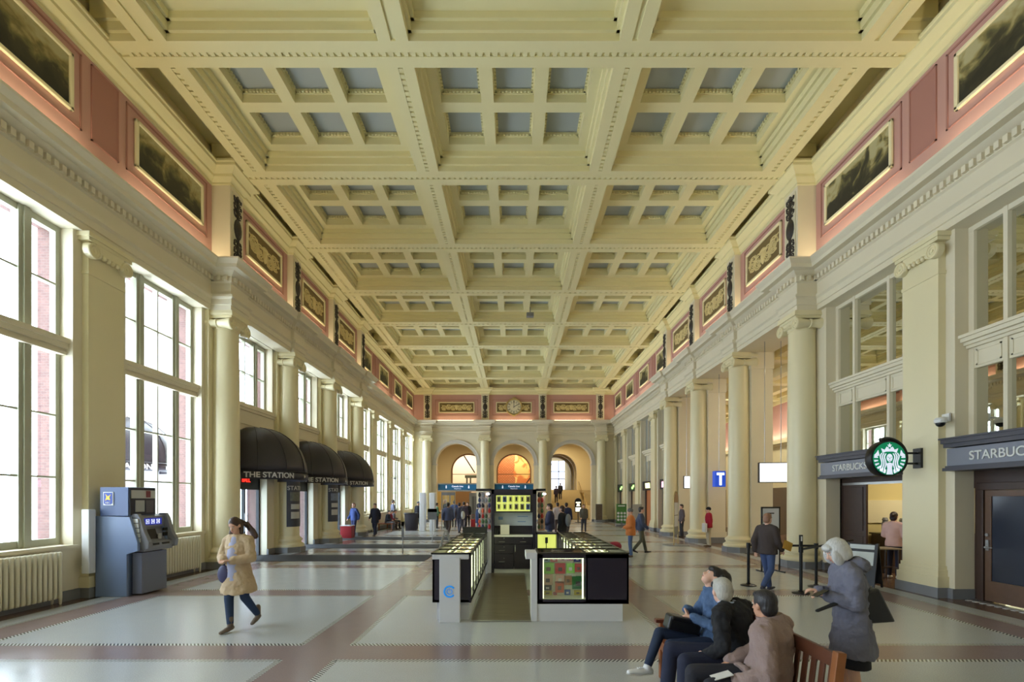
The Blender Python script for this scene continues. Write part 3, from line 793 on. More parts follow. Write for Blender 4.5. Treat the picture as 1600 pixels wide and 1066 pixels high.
# cafe counter etc
t = thing('service_counter', 'dark brown coffee counter inside the coffee shop doorway', 'counter', (11.0, 13.0, 0))
b = MB(); b.box(9.9, 12.4, 12.9, 13.4, 0, 1.02); b.build('counter_body', M_DWOOD, t, world=True)
b = MB(); b.box(9.86, 12.44, 12.84, 13.44, 1.02, 1.06); b.build('counter_top', mat('dark_stone', (60, 56, 54), .25), t, world=True)
cl = ['tall grey coffee grinder on the coffee counter, first from the door leaf', 'black coffee brewer on the coffee counter with a round top', 'steel coffee urn in the middle of the coffee counter', 'framed menu card standing on the coffee counter', 'tall dark thermos on the coffee counter', 'slim steel dispenser at the outer end of the coffee counter']
for i in range(6):
    x = 10.05 + .23 * i; b = MB(); hh = [.42, .36, .4, .38, .34, .45][i]
    if i == 3: b.box(x - .1, x + .1, 12.95, 12.98, 1.06, 1.06 + hh); b.m(1).box(x - .08, x + .08, 12.945, 12.95, 1.09, 1.03 + hh)
    else: b.lathe([(.08, 0), (.08, hh * .6), (.06, hh * .8), (.075, hh * .85), (.05, hh)], (x, 13.1, 1.06), 14); b.m(1).box(x - .05, x + .05, 13.0, 13.03, 1.06, 1.06 + hh * .5)
    tag(b.build(['coffee_grinder', 'coffee_brewer', 'coffee_urn', 'menu_card', 'thermos', 'drink_dispenser'][i], [[M_GREY, M_BLACK, M_STEEL, M_BLACK, M_DARK, M_STEEL][i], [M_BLACK, M_GREY, M_BLACK, mat('card_tan', (176, 156, 120), .6), M_GREY, M_GREY][i]], smooth=(i != 3)), cl[i], ['grinder', 'brewer', 'urn', 'menu card', 'thermos', 'dispenser'][i])
# small side table just outside
t = thing('side_table', 'small square wooden table beside the coffee shop doorway', 'table', (9.05, 11.9, 0))
b = MB(); b.box(-.3, .3, -.25, .25, .76, .79); b.build('table_top', mat('pale_table_top', (150, 138, 116), .4), t)
for sx in (-1, 1):
    for sy in (-1, 1): b = MB(); b.box(sx * .26 - .02, sx * .26 + .02, sy * .21 - .02, sy * .21 + .02, 0, .76); b.build('leg', M_DWOOD, t)
b = MB()
for sx in (-1, 1): b.box(sx * .26 - .015, sx * .26 + .015, -.2, .2, .28, .32)
b.box(-.26, .26, -.015, .015, .285, .315); b.build('stretcher', M_DWOOD, t)
# round lit logo sign --------------------------------------------------
M_LG = mat('logo_green', (0, 112, 74), .4, emit=(0, 120, 78), estr=.75); M_LW = mat('logo_white', (235, 240, 255), .4, emit=(225, 232, 255), estr=.7)
sx_, sy_, sz_ = 7.89, 10.27, 2.84
t = thing('round_projecting_sign', 'round lit green and white coffee sign on a black bracket', 'sign', (sx_, sy_, sz_))
b = MB(); b.lathe([(.30, -.095), (.375, -.095), (.385, -.07), (.385, .07), (.375, .095), (.30, .095)], n=48, axis='Y')
b.torus((.03, 0, .02), .405, .04, 'Y', 24, 6, (-45, 112)); b.build('sign_case', M_BLACK, t, smooth=True)
b = MB()
for z in (.12, -.10): b.box(.36, .70, -.02, .02, z - .02, z + .02)
b.box(.66, .71, -.10, .10, -.2, .22); b.build('bracket', M_BLACK, t)
def disc(r, y0, y1, n=48, sxx=1): 
    m_ = MB(); m_.lathe([(0.001, y0), (r, y0), (r, y1), (0.001, y1)], n=n, axis='Y'); return m_
for w in (-1, 1):
    d = disc(.345, w * .098, w * .108); d.build('sign_face', M_LG, t)
    e = MB(); Y = w * .112
    def pl(pts, m_=0): e.m(m_).prism([(p[0] * .345, p[1] * .345) for p in pts], 'Y', w * .106, Y + (w * .003 if m_ else 0))
    pl([(-.20, -.97), (.20, -.97), (.13, -.60), (.19, -.32), (.0, -.24), (-.19, -.32), (-.13, -.60)])           # torso
    pl([(.18 * math.cos(a), .04 + .24 * math.sin(a)) for a in [2 * math.pi * i / 20 for i in range(20)]])      # face
    for sd in (-1, 1):
        for j in range(3):          # wavy hair bands
            o0 = .27 + .125 * j; pts = []
            for i in range(13):
                tt = i / 12; y = .30 - 1.15 * tt + .02 * j; xx = o0 + .05 * math.sin(tt * 9) + (.0 if tt > .15 else -.35 * (.15 - tt)); pts.append((xx, y))
            poly = [(sd * (x - .036), y) for x, y in pts] + [(sd * (x + .036), y) for x, y in reversed(pts)]
            poly = [(x, y) if x * x + y * y < .93 else (x * .93 / math.hypot(x, y), y * .93 / math.hypot(x, y)) for x, y in poly]
            for i in range(12): pl([poly[i], poly[i + 1], poly[25 - i - 1], poly[25 - i]])
        for j in range(6):          # tail scales
            a0 = R(8 - 15 * j); pl([(sd * r * math.cos(a), r * math.sin(a)) for r, a in ((.72, a0), (.95, a0 + .03), (.95, a0 - .10), (.72, a0 - .10))])
        pl([(sd * .62, .18), (sd * .70, .52), (sd * .80, .34), (sd * .95, .20), (sd * .8, .12)])                   # tail tip
    pl([(-.42, .34), (-.52, .62), (-.30, .52), (-.18, .72), (0, .56), (.18, .72), (.30, .52), (.52, .62), (.42, .34), (.2, .42), (-.2, .42)])
    st = [((.16 if i % 2 == 0 else .065) * math.sin(math.pi * i / 5), .78 + (.16 if i % 2 == 0 else .065) * math.cos(math.pi * i / 5)) for i in range(10)]; pl(st)
    for sd in (-1, 1): pl([(sd * .05, .08), (sd * .13, .10), (sd * .13, .07), (sd * .05, .05)], 1)
    pl([(-.06, -.10), (.06, -.10), (0, -.14)], 1); pl([(-.02, .04), (.02, .04), (.03, -.03), (-.03, -.03)], 1)
    e.build('sign_emblem', [M_LW, M_LG], t)

# ================================================================ frieze ornaments
def mk_painting(name, seed, hills):
    t = NT(name, .55); tc = t.n('TexCoord').outputs['Generated']; mp = t.n('Mapping'); mp.inputs['Location'].default_value = (seed * 3.1, seed * 1.7, seed); t.l(tc, mp.inputs[0]); v = mp.outputs[0]
    sp = t.n('SeparateXYZ'); t.l(tc, sp.inputs[0])
    v2 = t.n('Mapping'); v2.inputs['Scale'].default_value = (2.2, 1, 1); t.l(v, v2.inputs[0]); n = t.noise(1.9, 3, v2.outputs[0], dist=1.2); n2 = t.noise(6, 8, v2.outputs[0], dist=.4)
    h = t.math('ADD', t.math('MULTIPLY', sp.outputs[2], 1.0), t.math('MULTIPLY', t.math('SUBTRACT', n, .5), hills * 2.4))
    h = t.math('ADD', h, t.math('MULTIPLY', t.math('SUBTRACT', n2, .5), .5))
    c = t.ramp(h, [(0, lin((38, 38, 30))), (.38, lin((58, 56, 40))), (.52, lin((96, 92, 58))), (.66, lin((126, 116, 72))), (.8, lin((160, 148, 100))), (1, lin((176, 170, 130)))])
    t.l(c, t.b.inputs['Base Color']); return t.m
PA = [mk_painting('landscape_paint_%d' % i, i, .5 + .4 * (i % 3)) for i in range(4)]
M_PF = mat('picture_frame_cream', (232, 222, 184), .5)
def mk_relief():
    t = NT('carved_relief', .6); v = t.n('TexCoord').outputs['Object']
    vo = t.n('TexVoronoi'); vo.inputs['Scale'].default_value = 4.2; n = t.noise(3, 3, v, 'Color')
    mx = t.n('VectorMath', operation='ADD'); t.l(v, mx.inputs[0]); sc = t.n('VectorMath', operation='SCALE'); sc.inputs['Scale'].default_value = .5; t.l(n, sc.inputs[0]); t.l(sc.outputs[0], mx.inputs[1]); t.l(mx.outputs[0], vo.inputs['Vector'])
    c = t.ramp(vo.outputs['Distance'], [(0, lin((206, 188, 128))), (.35, lin((176, 156, 100))), (.62, lin((96, 78, 44)))])
    t.l(c, t.b.inputs['Base Color'])
    bp = t.n('Bump'); bp.inputs['Distance'].default_value = .06; bp.invert = True; t.l(vo.outputs['Distance'], bp.inputs['Height']); t.l(bp.outputs[0], t.b.inputs['Normal']); return t.m
M_REL = mk_relief(); M_RELG = mat('relief_ground', (120, 100, 60), .6); M_RELF = mat('relief_gold_cream', (212, 194, 138), .55)
def panel_local(name, label, cat, group, loc, rz, w, h, inner, relief=False, swag=True):
    """framed panel; local: x along the wall, front faces -y"""
    t = thing(name, label, cat, loc, rz, group)
    f = MB(); b = .085
    for x0, x1, z0, z1 in ((-w, w, h - b, h), (-w, w, -h, -h + b), (-w, -w + b, -h, h), (w - b, w, -h, h)): f.box(x0, x1, -.07, 0, z0, z1)
    f.build('frame', M_PF, t, bevel=.02)
    c = MB()
    if relief: c.box(-w + b, w - b, -.02, 0, -h + b, h - b)
    else: c.box(-w + b, w - b, -.03, 0, -h + b, h - b)
    c.build('relief_ground' if relief else 'canvas', inner, t)
    if relief:
        r = MB(); rnd = random.Random(hash(label) % 999); H = h - b; Wd = w - b
        for s in (-1, 1):
            for j in range(2 if w < 1.3 else 3):       # acanthus scrolls
                cx = s * (Wd * (.30 + .33 * j) if w < 1.3 else Wd * (.2 + .27 * j)); cz = H * (.08 if j % 2 else -.1); rr = H * .52
                for q in range(3): r.torus((cx, -.02, cz), rr * (1 - .3 * q), .028, 'Y', 14, 5, (q * 70, q * 70 + 290))
                r.ell((cx, -.02, cz), (.06, .04, .06), 8, 5)
                for q in range(6):
                    a = q * 1.05 + j; r.ell((cx + math.cos(a) * rr * 1.05, -.02, cz + math.sin(a) * rr * .95), (.07, .035, .05), 8, 5)
            r.cap((s * .1, -.02, -H * .2), (s * Wd * .9, -.02, H * .55), .03, .02, 6)
        r.ell((0, -.02, 0), (.13, .06, H * .6), 10, 6); r.ell((0, -.03, H * .35), (.2, .05, .09), 10, 6)
        r.build('relief_carving', M_RELF, t, smooth=True)
    return t
PZ = 10.12
side_nm = {-1: 'window wall', 1: 'shop wall'}
pic = {}
for s in (-1, 1):
    rz = R(90) if s < 0 else R(-90)      # local -y must face the nave
    rz = R(90) if s < 0 else R(-90)
    for k in (-2, -1, 0):
        lab = 'framed dark landscape painting on the pink %s, %s' % (side_nm[s], {0: 'next to the first frieze pier', -1: 'the one further from the pier', -2: 'beyond the edge of view'}[k])
        if k == -2: continue
        panel_local('landscape_painting', lab, 'painting', 'landscape paintings of the frieze', (s * 8.665, zk(k) + P / 2, PZ), rz, 1.2, .56, PA[(k + (s > 0) * 2) % 4])
    for k in range(4, 8):
        lab = 'small framed landscape on the pink %s, %s before the far wall' % (side_nm[s], {7: 'last one', 6: 'second last', 5: 'third last', 4: 'fourth last'}[k])
        panel_local('landscape_painting', lab, 'painting', 'small landscape paintings of the frieze', (s * 8.665, zk(k) + P / 2 + .1, PZ), rz, 1.08, .56, PA[(k + (s > 0)) % 4])
    for k in (1, 2, 3):
        lab = 'carved gilt scroll relief in the %s frieze, above the %s open bay' % (side_nm[s], ordn[k - 1]) if s > 0 else 'carved gilt scroll relief in the window wall frieze, above the %s black awning' % ordn[k - 1]
        panel_local('relief_panel', lab, 'relief', 'carved reliefs of the side friezes', (s * 8.355, zk(k) + P / 2, PZ), rz, 1.14, .56, M_RELG, True)
for i, x in enumerate(ARX):
    lab = 'long carved gilt relief on the far wall, %s' % ['above the arch next to the window wall', 'behind the round clock', 'above the staircase arch'][i]
    panel_local('relief_panel', lab, 'relief', 'carved reliefs of the far wall', (x, YE - .005, 9.88), 0, 1.55, .47, M_RELG, True)
# recessed pink fields
mb = MB(); mb2 = MB()
def ring(mb, s, X, y0, y1, z0, z1, w=.035, d=.02):
    for a, b, c_, e in ((y0, y1, z0, z0 + w), (y0, y1, z1 - w, z1), (y0, y0 + w, z0, z1), (y1 - w, y1, z0, z1)): mb.box(s * X, s * (X - d), a, b, c_, e)
for s in (-1, 1):
    for k in range(-4, 8):
        X = 8.36 if 1 <= k <= 3 else 8.67; c = zk(k) + P / 2; w = 1.33 if 1 <= k <= 3 else 1.42 if k < 1 else 1.28
        ring(mb, s, X, c - w, c + w, 9.36, 10.88)
        if not 1 <= k <= 3: mb2.box(s * 8.67, s * 8.655, zk(k) - .32, zk(k) + .32, 9.36, 10.88); ring(mb, s, 8.67, zk(k) - .34, zk(k) + .34, 9.34, 10.9, .03, .03)
for x in ARX:
    for a, b, c_, e in ((x - 1.85, x + 1.85, 9.2, 9.235), (x - 1.85, x + 1.85, 10.52, 10.555), (x - 1.85, x - 1.815, 9.2, 10.55), (x + 1.815, x + 1.85, 9.2, 10.55)): mb.box(a, b, YE - .02, YE, c_, e)
struct(mb.build('trim_49', M_PINK2), 'raised pink borders round the frieze panels', 'trim'); struct(mb2.build('trim_50', M_PINK2), 'plain sunk pink panels between the paintings', 'trim')
# dark wrought ornaments on the frieze piers
M_ORN = mat('dark_bronze_ornament', (52, 46, 42), .5)
def ornament(label, loc, rz, group):
    t = thing('ornament_panel', label, 'ornament', loc, rz, group)
    b = MB(); b.box(-.24, .24, -.015, 0, -1.0, 1.0); b.build('panel', mat('ornament_ground', (214, 206, 178), .6), t)
    o = MB()
    o.ell((0, -.03, 0), (.19, .05, .30), 16, 9)
    o.ell((0, -.05, .0), (.12, .06, .2), 14, 8)
    for s in (-1, 1):
        o.cap((0, -.02, s * .28), (0, -.02, s * .95), .05, .035, 8)
        for j, z in enumerate((.42, .62, .82)):
            for q in (-1, 1):
                o.torus((q * .10, -.02, s * z), .075, .024, 'Y', 12, 5, (0, 300)); o.ell((q * .17, -.02, s * (z + .06)), (.04, .03, .05), 8, 5); o.cap((0, -.02, s * (z - .08)), (q * .16, -.02, s * (z + .02)), .02, .015, 6)
        o.ell((0, -.03, s * .52), (.07, .04, .09), 8, 6); o.ell((0, -.03, s * .88), (.13, .04, .06), 8, 6)
    o.build('scrollwork', M_ORN, t, smooth=True)
    return t
on = None
pl_ = ['first', 'second', 'third', 'fourth']
def put_orn(label, loc, rz, group):
    global on
    if on is None: on = ornament(label, loc, rz, group); return on
    c = copy_tree(on); c.location = loc; c.rotation_euler = (0, 0, rz); c['label'] = label; c['group'] = group; return c
for s in (-1, 1):
    for k in range(1, 5):
        put_orn('dark scroll ornament on the %s frieze pier of the %s, counted toward the clock' % (pl_[k - 1], side_nm[s]), (s * 8.135, zk(k), 9.88), R(90) if s < 0 else R(-90), 'dark ornaments of the side frieze piers')
el2 = ['dark scroll ornament on the far wall pier next to the window wall', 'dark scroll ornament on the far wall pier on the window side of the clock', 'dark scroll ornament on the far wall pier on the stair side of the clock', 'dark scroll ornament on the far wall pier next to the shop wall']
for i, x in enumerate(XB): put_orn(el2[i], (x, YE - .285, 9.88), 0, 'dark ornaments of the far wall piers')
# clock ----------------------------------------------------------------
t = thing('wall_clock', 'round gilt station clock with roman numerals showing two o\'clock', 'clock', (0, YE - .1, 9.9))
b = MB(); b.lathe([(.70, .0), (.74, -.06), (.72, -.12), (.64, -.14), (.60, -.10), (.60, 0)], n=48, axis='Y', cap=False); b.torus((0, -.12, 0), .69, .04, 'Y', 48, 8); b.ell((0, -.1, .76), (.14, .06, .07), 10, 6); b.ell((0, -.1, -.76), (.14, .06, .07), 10, 6)
b.build('clock_rim', mat('gilt_rim', (188, 164, 104), .45, metal=.3), t, smooth=True)
b = MB(); b.lathe([(.001, -.08), (.61, -.08), (.61, -.05), (.001, -.05)], n=48, axis='Y'); b.build('clock_face', mat('clock_face', (232, 224, 196), .5), t)
b = MB(); b.torus((0, -.082, 0), .57, .008, 'Y', 40, 4); b.torus((0, -.082, 0), .36, .006, 'Y', 40, 4)
for i in range(12):
    a = R(30 * i); b.T = Matrix.Rotation(a, 4, 'Y'); wd = .045 if i % 3 else .06
    b.box(-wd / 2 - .02, -wd / 2, -.09, -.08, .39, .54); b.box(wd / 2, wd / 2 + .02, -.09, -.08, .39, .54)
    if i % 2 == 0: b.box(-.01, .01, -.09, -.08, .39, .54)
b.build('clock_numerals', M_BLACK, t)
b = MB(); b.T = Matrix.Rotation(R(0), 4, 'Y'); b.box(-.016, .016, -.11, -.1, -.1, .5); b.T = Matrix.Identity(4); b.build('minute_hand', M_BLACK, t)
b = MB(); b.T = Matrix.Rotation(R(60), 4, 'Y'); b.box(-.022, .022, -.105, -.095, -.06, .36); b.build('hour_hand', M_BLACK, t)
# visible cove tubes
M_TUBE = mat('cove_tube_glow', (255, 236, 190), .5, emit=(255, 226, 170), estr=5)
for i, x in enumerate(ARX):
    b = MB(); b.cap((x - 1.75, YE - .52, 8.68), (x + 1.75, YE - .52, 8.68), .028, n=8); tag(b.build('cove_light', M_TUBE), 'long warm cove tube on the ledge %s' % ['over the arch next to the window wall', 'under the clock', 'over the staircase arch'][i], 'light', 'cove tubes of the far wall')
for s in (-1, 1):
    for k in range(-2, 8):
        X = 8.42 if not 1 <= k <= 3 else 8.12
        b = MB(); b.cap((s * X, zk(k) + .45, 8.67), (s * X, zk(k + 1) - .45, 8.67), .022, n=6)
        tag(b.build('cove_light', M_TUBE), 'long warm cove tube lying on the %s ledge' % side_nm[s], 'light', 'cove tubes of the %s ledge' % side_nm[s])

# ================================================================ vestibule contents
M_MUR = NT('orange_mural', .6); v = M_MUR.n('TexCoord').outputs['Object']
sp = M_MUR.n('SeparateXYZ'); M_MUR.l(v, sp.inputs[0])
n = M_MUR.noise(.9, 2, v, dist=.6); br_ = M_MUR.n('TexBrick'); br_.inputs['Scale'].default_value = 1.7
cmb = M_MUR.n('CombineXYZ'); M_MUR.l(sp.outputs[0], cmb.inputs[0]); M_MUR.l(sp.outputs[2], cmb.inputs[1]); M_MUR.l(cmb.outputs[0], br_.inputs['Vector'])
br_.inputs['Color1'].default_value = (*lin((222, 150, 104)), 1); br_.inputs['Color2'].default_value = (*lin((214, 138, 92)), 1); br_.inputs['Mortar'].default_value = (*lin((150, 80, 44)), 1); br_.inputs['Mortar Size'].default_value = .03
side = M_MUR.math('GREATER_THAN', M_MUR.math('ADD', sp.outputs[0], M_MUR.math('MULTIPLY', n, .6)), .35)
c1 = M_MUR.ramp(n, [(0, lin((252, 226, 150))), (.5, lin((248, 214, 140))), (.56, lin((232, 146, 86))), (1, lin((230, 120, 70)))])
M_MUR.l(M_MUR.mix(side, br_.outputs['Color'], c1), M_MUR.b.inputs['Base Color'])
b = MB(); b.box(-2.3, 2.2, 55.5, 55.6, 0, 8); struct(b.build('wall_mural', M_MUR.m), 'orange and yellow wall seen through the middle inner arch', 'wall')
b = MB(); b.box(-8.8, -2.75, 57.5, 57.6, 0, 8); struct(b.build('wall_lightwell', mat('pale_lightwell', (240, 222, 196), .6, noise=.1, nscale=1)), 'pale lit wall seen through the inner arch by the windows', 'wall')
area('inner_fill', (0, 54.4, 7.7), (0, 0, 0), 3.5, .5, 170, (1, .85, .6)); area('inner_fill', (-5.6, 55.5, 7.7), (0, 0, 0), 4.5, 1, 330, (1, .92, .82))  # added fill lights for the walls behind the inner arches
area('stair_fill', (5.2, 50, 7.8), (0, 0, 0), 1.5, 3, 160, (1, .82, .5))  # added fill light over the staircase
# green shelter frame and diagonal braces
t = thing('green_shelter_frame', 'grey green metal lift shelter beyond the arch by the windows', 'shelter', (-4.2, 54.6, 0))
b = MB()
for x in (-1.1, -.7, .9): b.box(x - .08, x + .08, -.1, .1, 0, 4.3)
b.build('post', mat('grey_green_metal', (112, 122, 104), .5), t)
b = MB(); b.box(-1.3, 1.3, -.3, .3, 4.3, 4.62); b.build('shelter_roof', mat('grey_green_metal', (112, 122, 104), .5), t)
b = MB(); b.tube([(-5.6, 54.2, 6.8), (-4.4, 54.2, 4.9)], .07); b.tube([(.6, 54.2, 2.6), (1.9, 54.2, 4.4)], .06); b.tube([(-1.9, 54.2, 3.3), (-1.1, 54.2, 2.6)], .06)
struct(b.build('trim_51', M_DARK), 'dark steel braces behind the inner arches', 'brace')
# bright end window of the staircase hall
M_WG = mat('bright_window', (235, 240, 250), .5, emit=(225, 235, 255), estr=2.6)
b = MB(); b.box(3.0, 6.8, 64.9, 65, 3.2, 7.0); t = struct(b.build('window_40', M_WG), 'bright window above the staircase', 'window')
b = MB()
for x in (3.4, 4.7, 6.0): b.box(x - .05, x + .05, 64.8, 64.9, 3.2, 7.0)
for z in (4.6, 5.6): b.box(3.0, 6.8, 64.8, 64.9, z - .05, z + .05)
b.build('window_frame', M_DARK, t)
# staircase
t = thing('staircase', 'broad pale stone staircase rising through the far arch beside the shop wall', 'staircase', (5.0, 44, 0)); t['kind'] = 'thing'
b = MB(); ns = 17
for i in range(ns): b.box(3.0, 7.0, 45.0 + .42 * i, 52.6, .17 * i, .17 * (i + 1))
b.box(3.0, 8.6, 52.2, 64.5, 2.6, 2.9); b.build('steps', mat('pale_stone_step', (178, 160, 120), .5), t, world=True)
for x in (3.05, 6.95):
    b = MB(); b.tube([(x, 45, .95), (x, 52, 3.8)], .03)
    for i in range(8): b.cyl((x, 45.2 + .95 * i, .1 + .385 * i), (x, 45.2 + .95 * i, 1.03 + .385 * i), .016, n=6)
    b.build('handrail', mat('brass_rail', (160, 130, 72), .35, metal=.6), t, world=True)
b = MB(); b.box(7.0, 7.25, 44.6, 52.6, 0, 1.3); b.box(7.0, 8.8, 48.0, 48.3, 0, 2.6); b.build('side_wall', M_YEL, t, world=True)
# blue banners
M_BB = mat('banner_blue', (26, 104, 150), .45)
for i, (x0, x1, lab) in enumerate(((-6.62, -3.16, 'blue overhead transit banner spanning the arch next to the window wall'), (-1.72, 1.72, 'blue overhead transit banner spanning the arch below the clock'))):
    xc = (x0 + x1) / 2; t = thing('overhead_banner', lab, 'sign', (xc, YE + .1, 2.6), 0, 'blue overhead banners of the arches')
    hw = (x1 - x0) / 2 - .03; b = MB(); b.box(-hw, hw, -.1, .1, .12, .62); b.build('banner_panel', M_BB, t)
    b = MB(); b.box(-hw, hw, -.16, .16, .0, .12); b.box(-hw, hw, -.14, .14, .62, .72); b.build('banner_rail', M_STEEL, t)
    text('banner_lettering', 'Canada Line', .2, M_LW, (0, -.105, .44), (R(90), 0, 0), t, .003, bold=.004); text('banner_lettering', 'Waterfront', .13, M_LW, (0, -.105, .24), (R(90), 0, 0), t, .003)
    b = MB()
    for s in (-1, 1): b.box(s * .98 - .05, s * .98 + .05, -.108, -.1, .27, .44); b.lathe([(.001, -.108), (.04, -.108), (.04, -.1), (.001, -.1)], (s * .98, 0, .49), 10, 'Y')
    b.build('banner_icon', M_LW, t)
# partition under the banners: steel lift front and yellow panels
b = MB(); b.box(-4.3, -3.2, 46.6, 47.2, 0, 2.55); b.m(1).box(-4.05, -3.78, 46.57, 46.6, .05, 2.2); b.box(-3.72, -3.45, 46.57, 46.6, .05, 2.2)
tag(b.build('lift_front', [M_STEEL, mat('steel_dark', (120, 122, 124), .3, metal=.8)]), 'brushed steel lift front beyond the arch next to the window wall', 'lift')
b = MB(); b.box(-8.0, -5.9, 49, 49.2, 0, 2.9); b.m(1).box(-5.9, -4.4, 49, 49.2, 0, 2.9)
tag(b.build('partition_panel', [mat('partition_yellow', (206, 178, 112), .5), mat('partition_tan', (150, 114, 76), .5)]), 'yellow and tan partition below the blue banner by the windows', 'partition')
# wall lamps of the stair arch
for i, (x, y, z, lab) in enumerate(((7.9, 44.6, 2.3, 'warm globe wall lamp low beside the staircase arch'), (7.9, 44.6, 4.0, 'small warm wall lamp high beside the staircase arch'), (-7.4, 44.4, 4.35, 'small wall lamp inside the arch next to the window wall'), (2.2, 44.4, 4.35, 'small wall lamp on the pier between clock arch and stairs'))):
    t = thing('wall_lamp', lab, 'lamp', (x, y, z), 0, 'wall lamps beyond the arches')
    b = MB(); b.box(-.05, .05, .02, .3, -.12, .02); b.build('bracket', mat('brass_rail', (160, 130, 72), .35, metal=.6), t)
    for s in ((-1, 1) if i == 0 else (0,)): b = MB(); b.ell((s * .14, 0, .08), .10 if i == 0 else .07, 12, 8); b.build('globe', mat('lamp_globe', (255, 230, 180), .4, emit=(255, 214, 150), estr=5), t, smooth=True)

# ================================================================ far right shops
M_SHP = mat('shop_shutter', (196, 172, 132), .5); M_ORG = mat('shop_orange', (196, 118, 70), .5)
sg = [(4, 'pink', 'pink lit shop sign on the shop wall, fourth before the far wall'), (5, 'yellow', 'pale yellow lit shop sign, third before the far wall'), (6, 'green', 'small green lit shop sign, second before the far wall'), (7, 'green', 'small green lit shop sign, last before the far wall')]
mb = MB()
for k, colr, lab in sg:
    c = zk(k) + P / 2
    mb.m(0 if k > 5 else 1).box(9.1, 9.14, c - 1.3, c + 1.3, 0, 2.6)
    mb.m(2).box(9.06, 9.1, c - .15, c + .0, 0, 2.6); mb.box(9.04, 9.1, c + 1.1, c + 1.33, 0, 2.6)
    t = thing('shop_fascia', lab, 'shop sign', (8.9, c, 2.55), 0, 'dark lit fascias of the far shops')
    b = MB(); b.box(8.86, 9.12, c - 1.3, c + 1.3, 2.55, 3.15); b.build('fascia', M_DARK if k < 6 else mat('dark_green', (42, 60, 44), .5), t, world=True)
    e = {'pink': (255, 190, 230), 'yellow': (238, 246, 170), 'green': (170, 240, 130)}[colr]
    hw = {'pink': .85, 'yellow': .55, 'green': .35}[colr]; ms = mat('shop_glow_' + colr, e, .5, emit=e, estr=2.2)
    if colr == 'yellow':
        b = MB(); b.prism([(c - hw, 2.68), (c + hw - .1, 2.68), (c + hw, 3.02), (c - hw + .1, 3.02)], 'X', 8.83, 8.86); b.build('lit_panel', ms, t, world=True)
    elif colr == 'pink':
        b = MB(); b.box(8.83, 8.86, c - .1, c + hw, 2.66, 3.0); b.box(8.83, 8.86, c - hw, c - .2, 2.66, 3.06); b.build('lit_panel', ms, t, world=True)
    else:
        b = MB(); b.box(8.83, 8.86, c - hw, c, 2.82, 3.0); b.box(8.83, 8.86, c - .05, c + hw, 2.70, 2.88); b.build('lit_panel', ms, t, world=True)
struct(mb.build('trim_52', [M_SHP, M_ORG, M_DWOOD]), 'shutters and doors of the shops under the far windows', 'shop front')
# ================================================================ radiators
def radiator(label, y0, y1):
    t = thing('radiator', label, 'radiator', (-8.60, (y0 + y1) / 2, 0), 0, 'cast iron radiators under the windows')
    b = MB(); n = int((y1 - y0) / .095)
    for i in range(n):
        y = y0 + (y1 - y0) * (i + .5) / n; r = .036
        for x in (-8.70, -8.62, -8.54): b.cap((x, y, .16), (x, y, .96), r, r, 8, asp=.95)
        b.box(-8.71, -8.53, y - .03, y + .03, .90, .985); b.box(-8.71, -8.53, y - .03, y + .03, .12, .2)
    b.build('radiator_fins', mat('radiator_cream', (226, 220, 196), .4), t, world=True, smooth=True, angle=50)
    for y in (y0 + .04, y1 - .04):
        b = MB(); b.cap((-8.70, y, .02), (-8.70, y, .15), .022, .03, 8); b.cap((-8.54, y, .02), (-8.54, y, .15), .022, .03, 8); b.build('leg', mat('radiator_cream', (226, 220, 196), .4), t, world=True)
radiator('cream cast iron radiator under the window before the cash machine', 7.0, 9.15)
radiator('cream cast iron radiator under the window just past the cash machine', 11.1, 13.2)
radiator('cream cast iron radiator under the first window after the awnings', zk(4) + .8, zk(5) - .8)
for k in (-3, -2): pass
# white slim box on the pilaster behind the cash machine
b = MB(); b.box(-8.6, -8.45, 9.62, 9.78, .5, 1.78); tag(b.build('cable_duct', M_WHITE, bevel=.01), 'white vertical cable duct on the pilaster behind the cash machine', 'duct')

# ================================================================ cash machine
M_ATM = mat('cash_machine_blue_grey', (120, 138, 172), .4); M_ATG = mat('cash_machine_grey', (128, 130, 138), .45)
t = thing('cash_machine', 'blue grey bank cash machine with a lit screen panel, by the window wall', 'cash machine', (-8.05, 10.26, 0))
xb, xf, y0, y1 = -8.50, -7.66, 9.82, 10.70
b = MB()
prof = [(xb, 0), (xf - .20, 0), (xf - .20, .86), (xf + .02, .93), (xf + .02, 1.10), (xf - .14, 1.62), (xb, 1.64)]
b.prism(prof, 'Y', y0, y0 + .06); b.prism(prof, 'Y', y1 - .06, y1)
b.box(xb, xf - .25, y0 + .05, y1 - .05, 0, 1.62)
b.build('cabinet', M_ATM, t, world=True, bevel=.008)
b = MB(); b.box(xf - .20, xf, y0 + .14, y1 - .02, 0.03, .88); b.build('lower_door', mat('cash_machine_lower', (110, 116, 138), .4), t, world=True, bevel=.01)
# fascia body, tapering nose
b = MB()
ps = [(xf - .25, .90), (xf + .06, .90), (xf + .12, 1.0), (xf + .10, 1.08), (xf - .02, 1.12), (xf - .10, 1.36), (xf - .06, 1.40), (xf - .08, 1.62), (xf - .25, 1.66)]
b.prism(ps, 'Y', y0 + .12, y1 + .06)
side = [(xf - .2, .88), (xf + .16, .96), (xf + .18, 1.10), (xf + .08, 1.30), (xf + .0, 1.58), (xf - .06, 1.68), (xf - .2, 1.68)]
b.prism(side, 'Y', y0 + .10, y0 + .2); b.prism(side, 'Y', y1 + .0, y1 + .1)
f_ = b.build('fascia', M_ATG, t, world=True, bevel=.012)
M_SCR = mat('cash_screen', (30, 40, 110), .3, emit=(40, 50, 150), estr=.9)
b = MB(); b.box(xf - .075, xf - .055, y0 + .3, y0 + .78, 1.44, 1.58); b.build('top_screen', M_SCR, t, world=True)
b = MB()
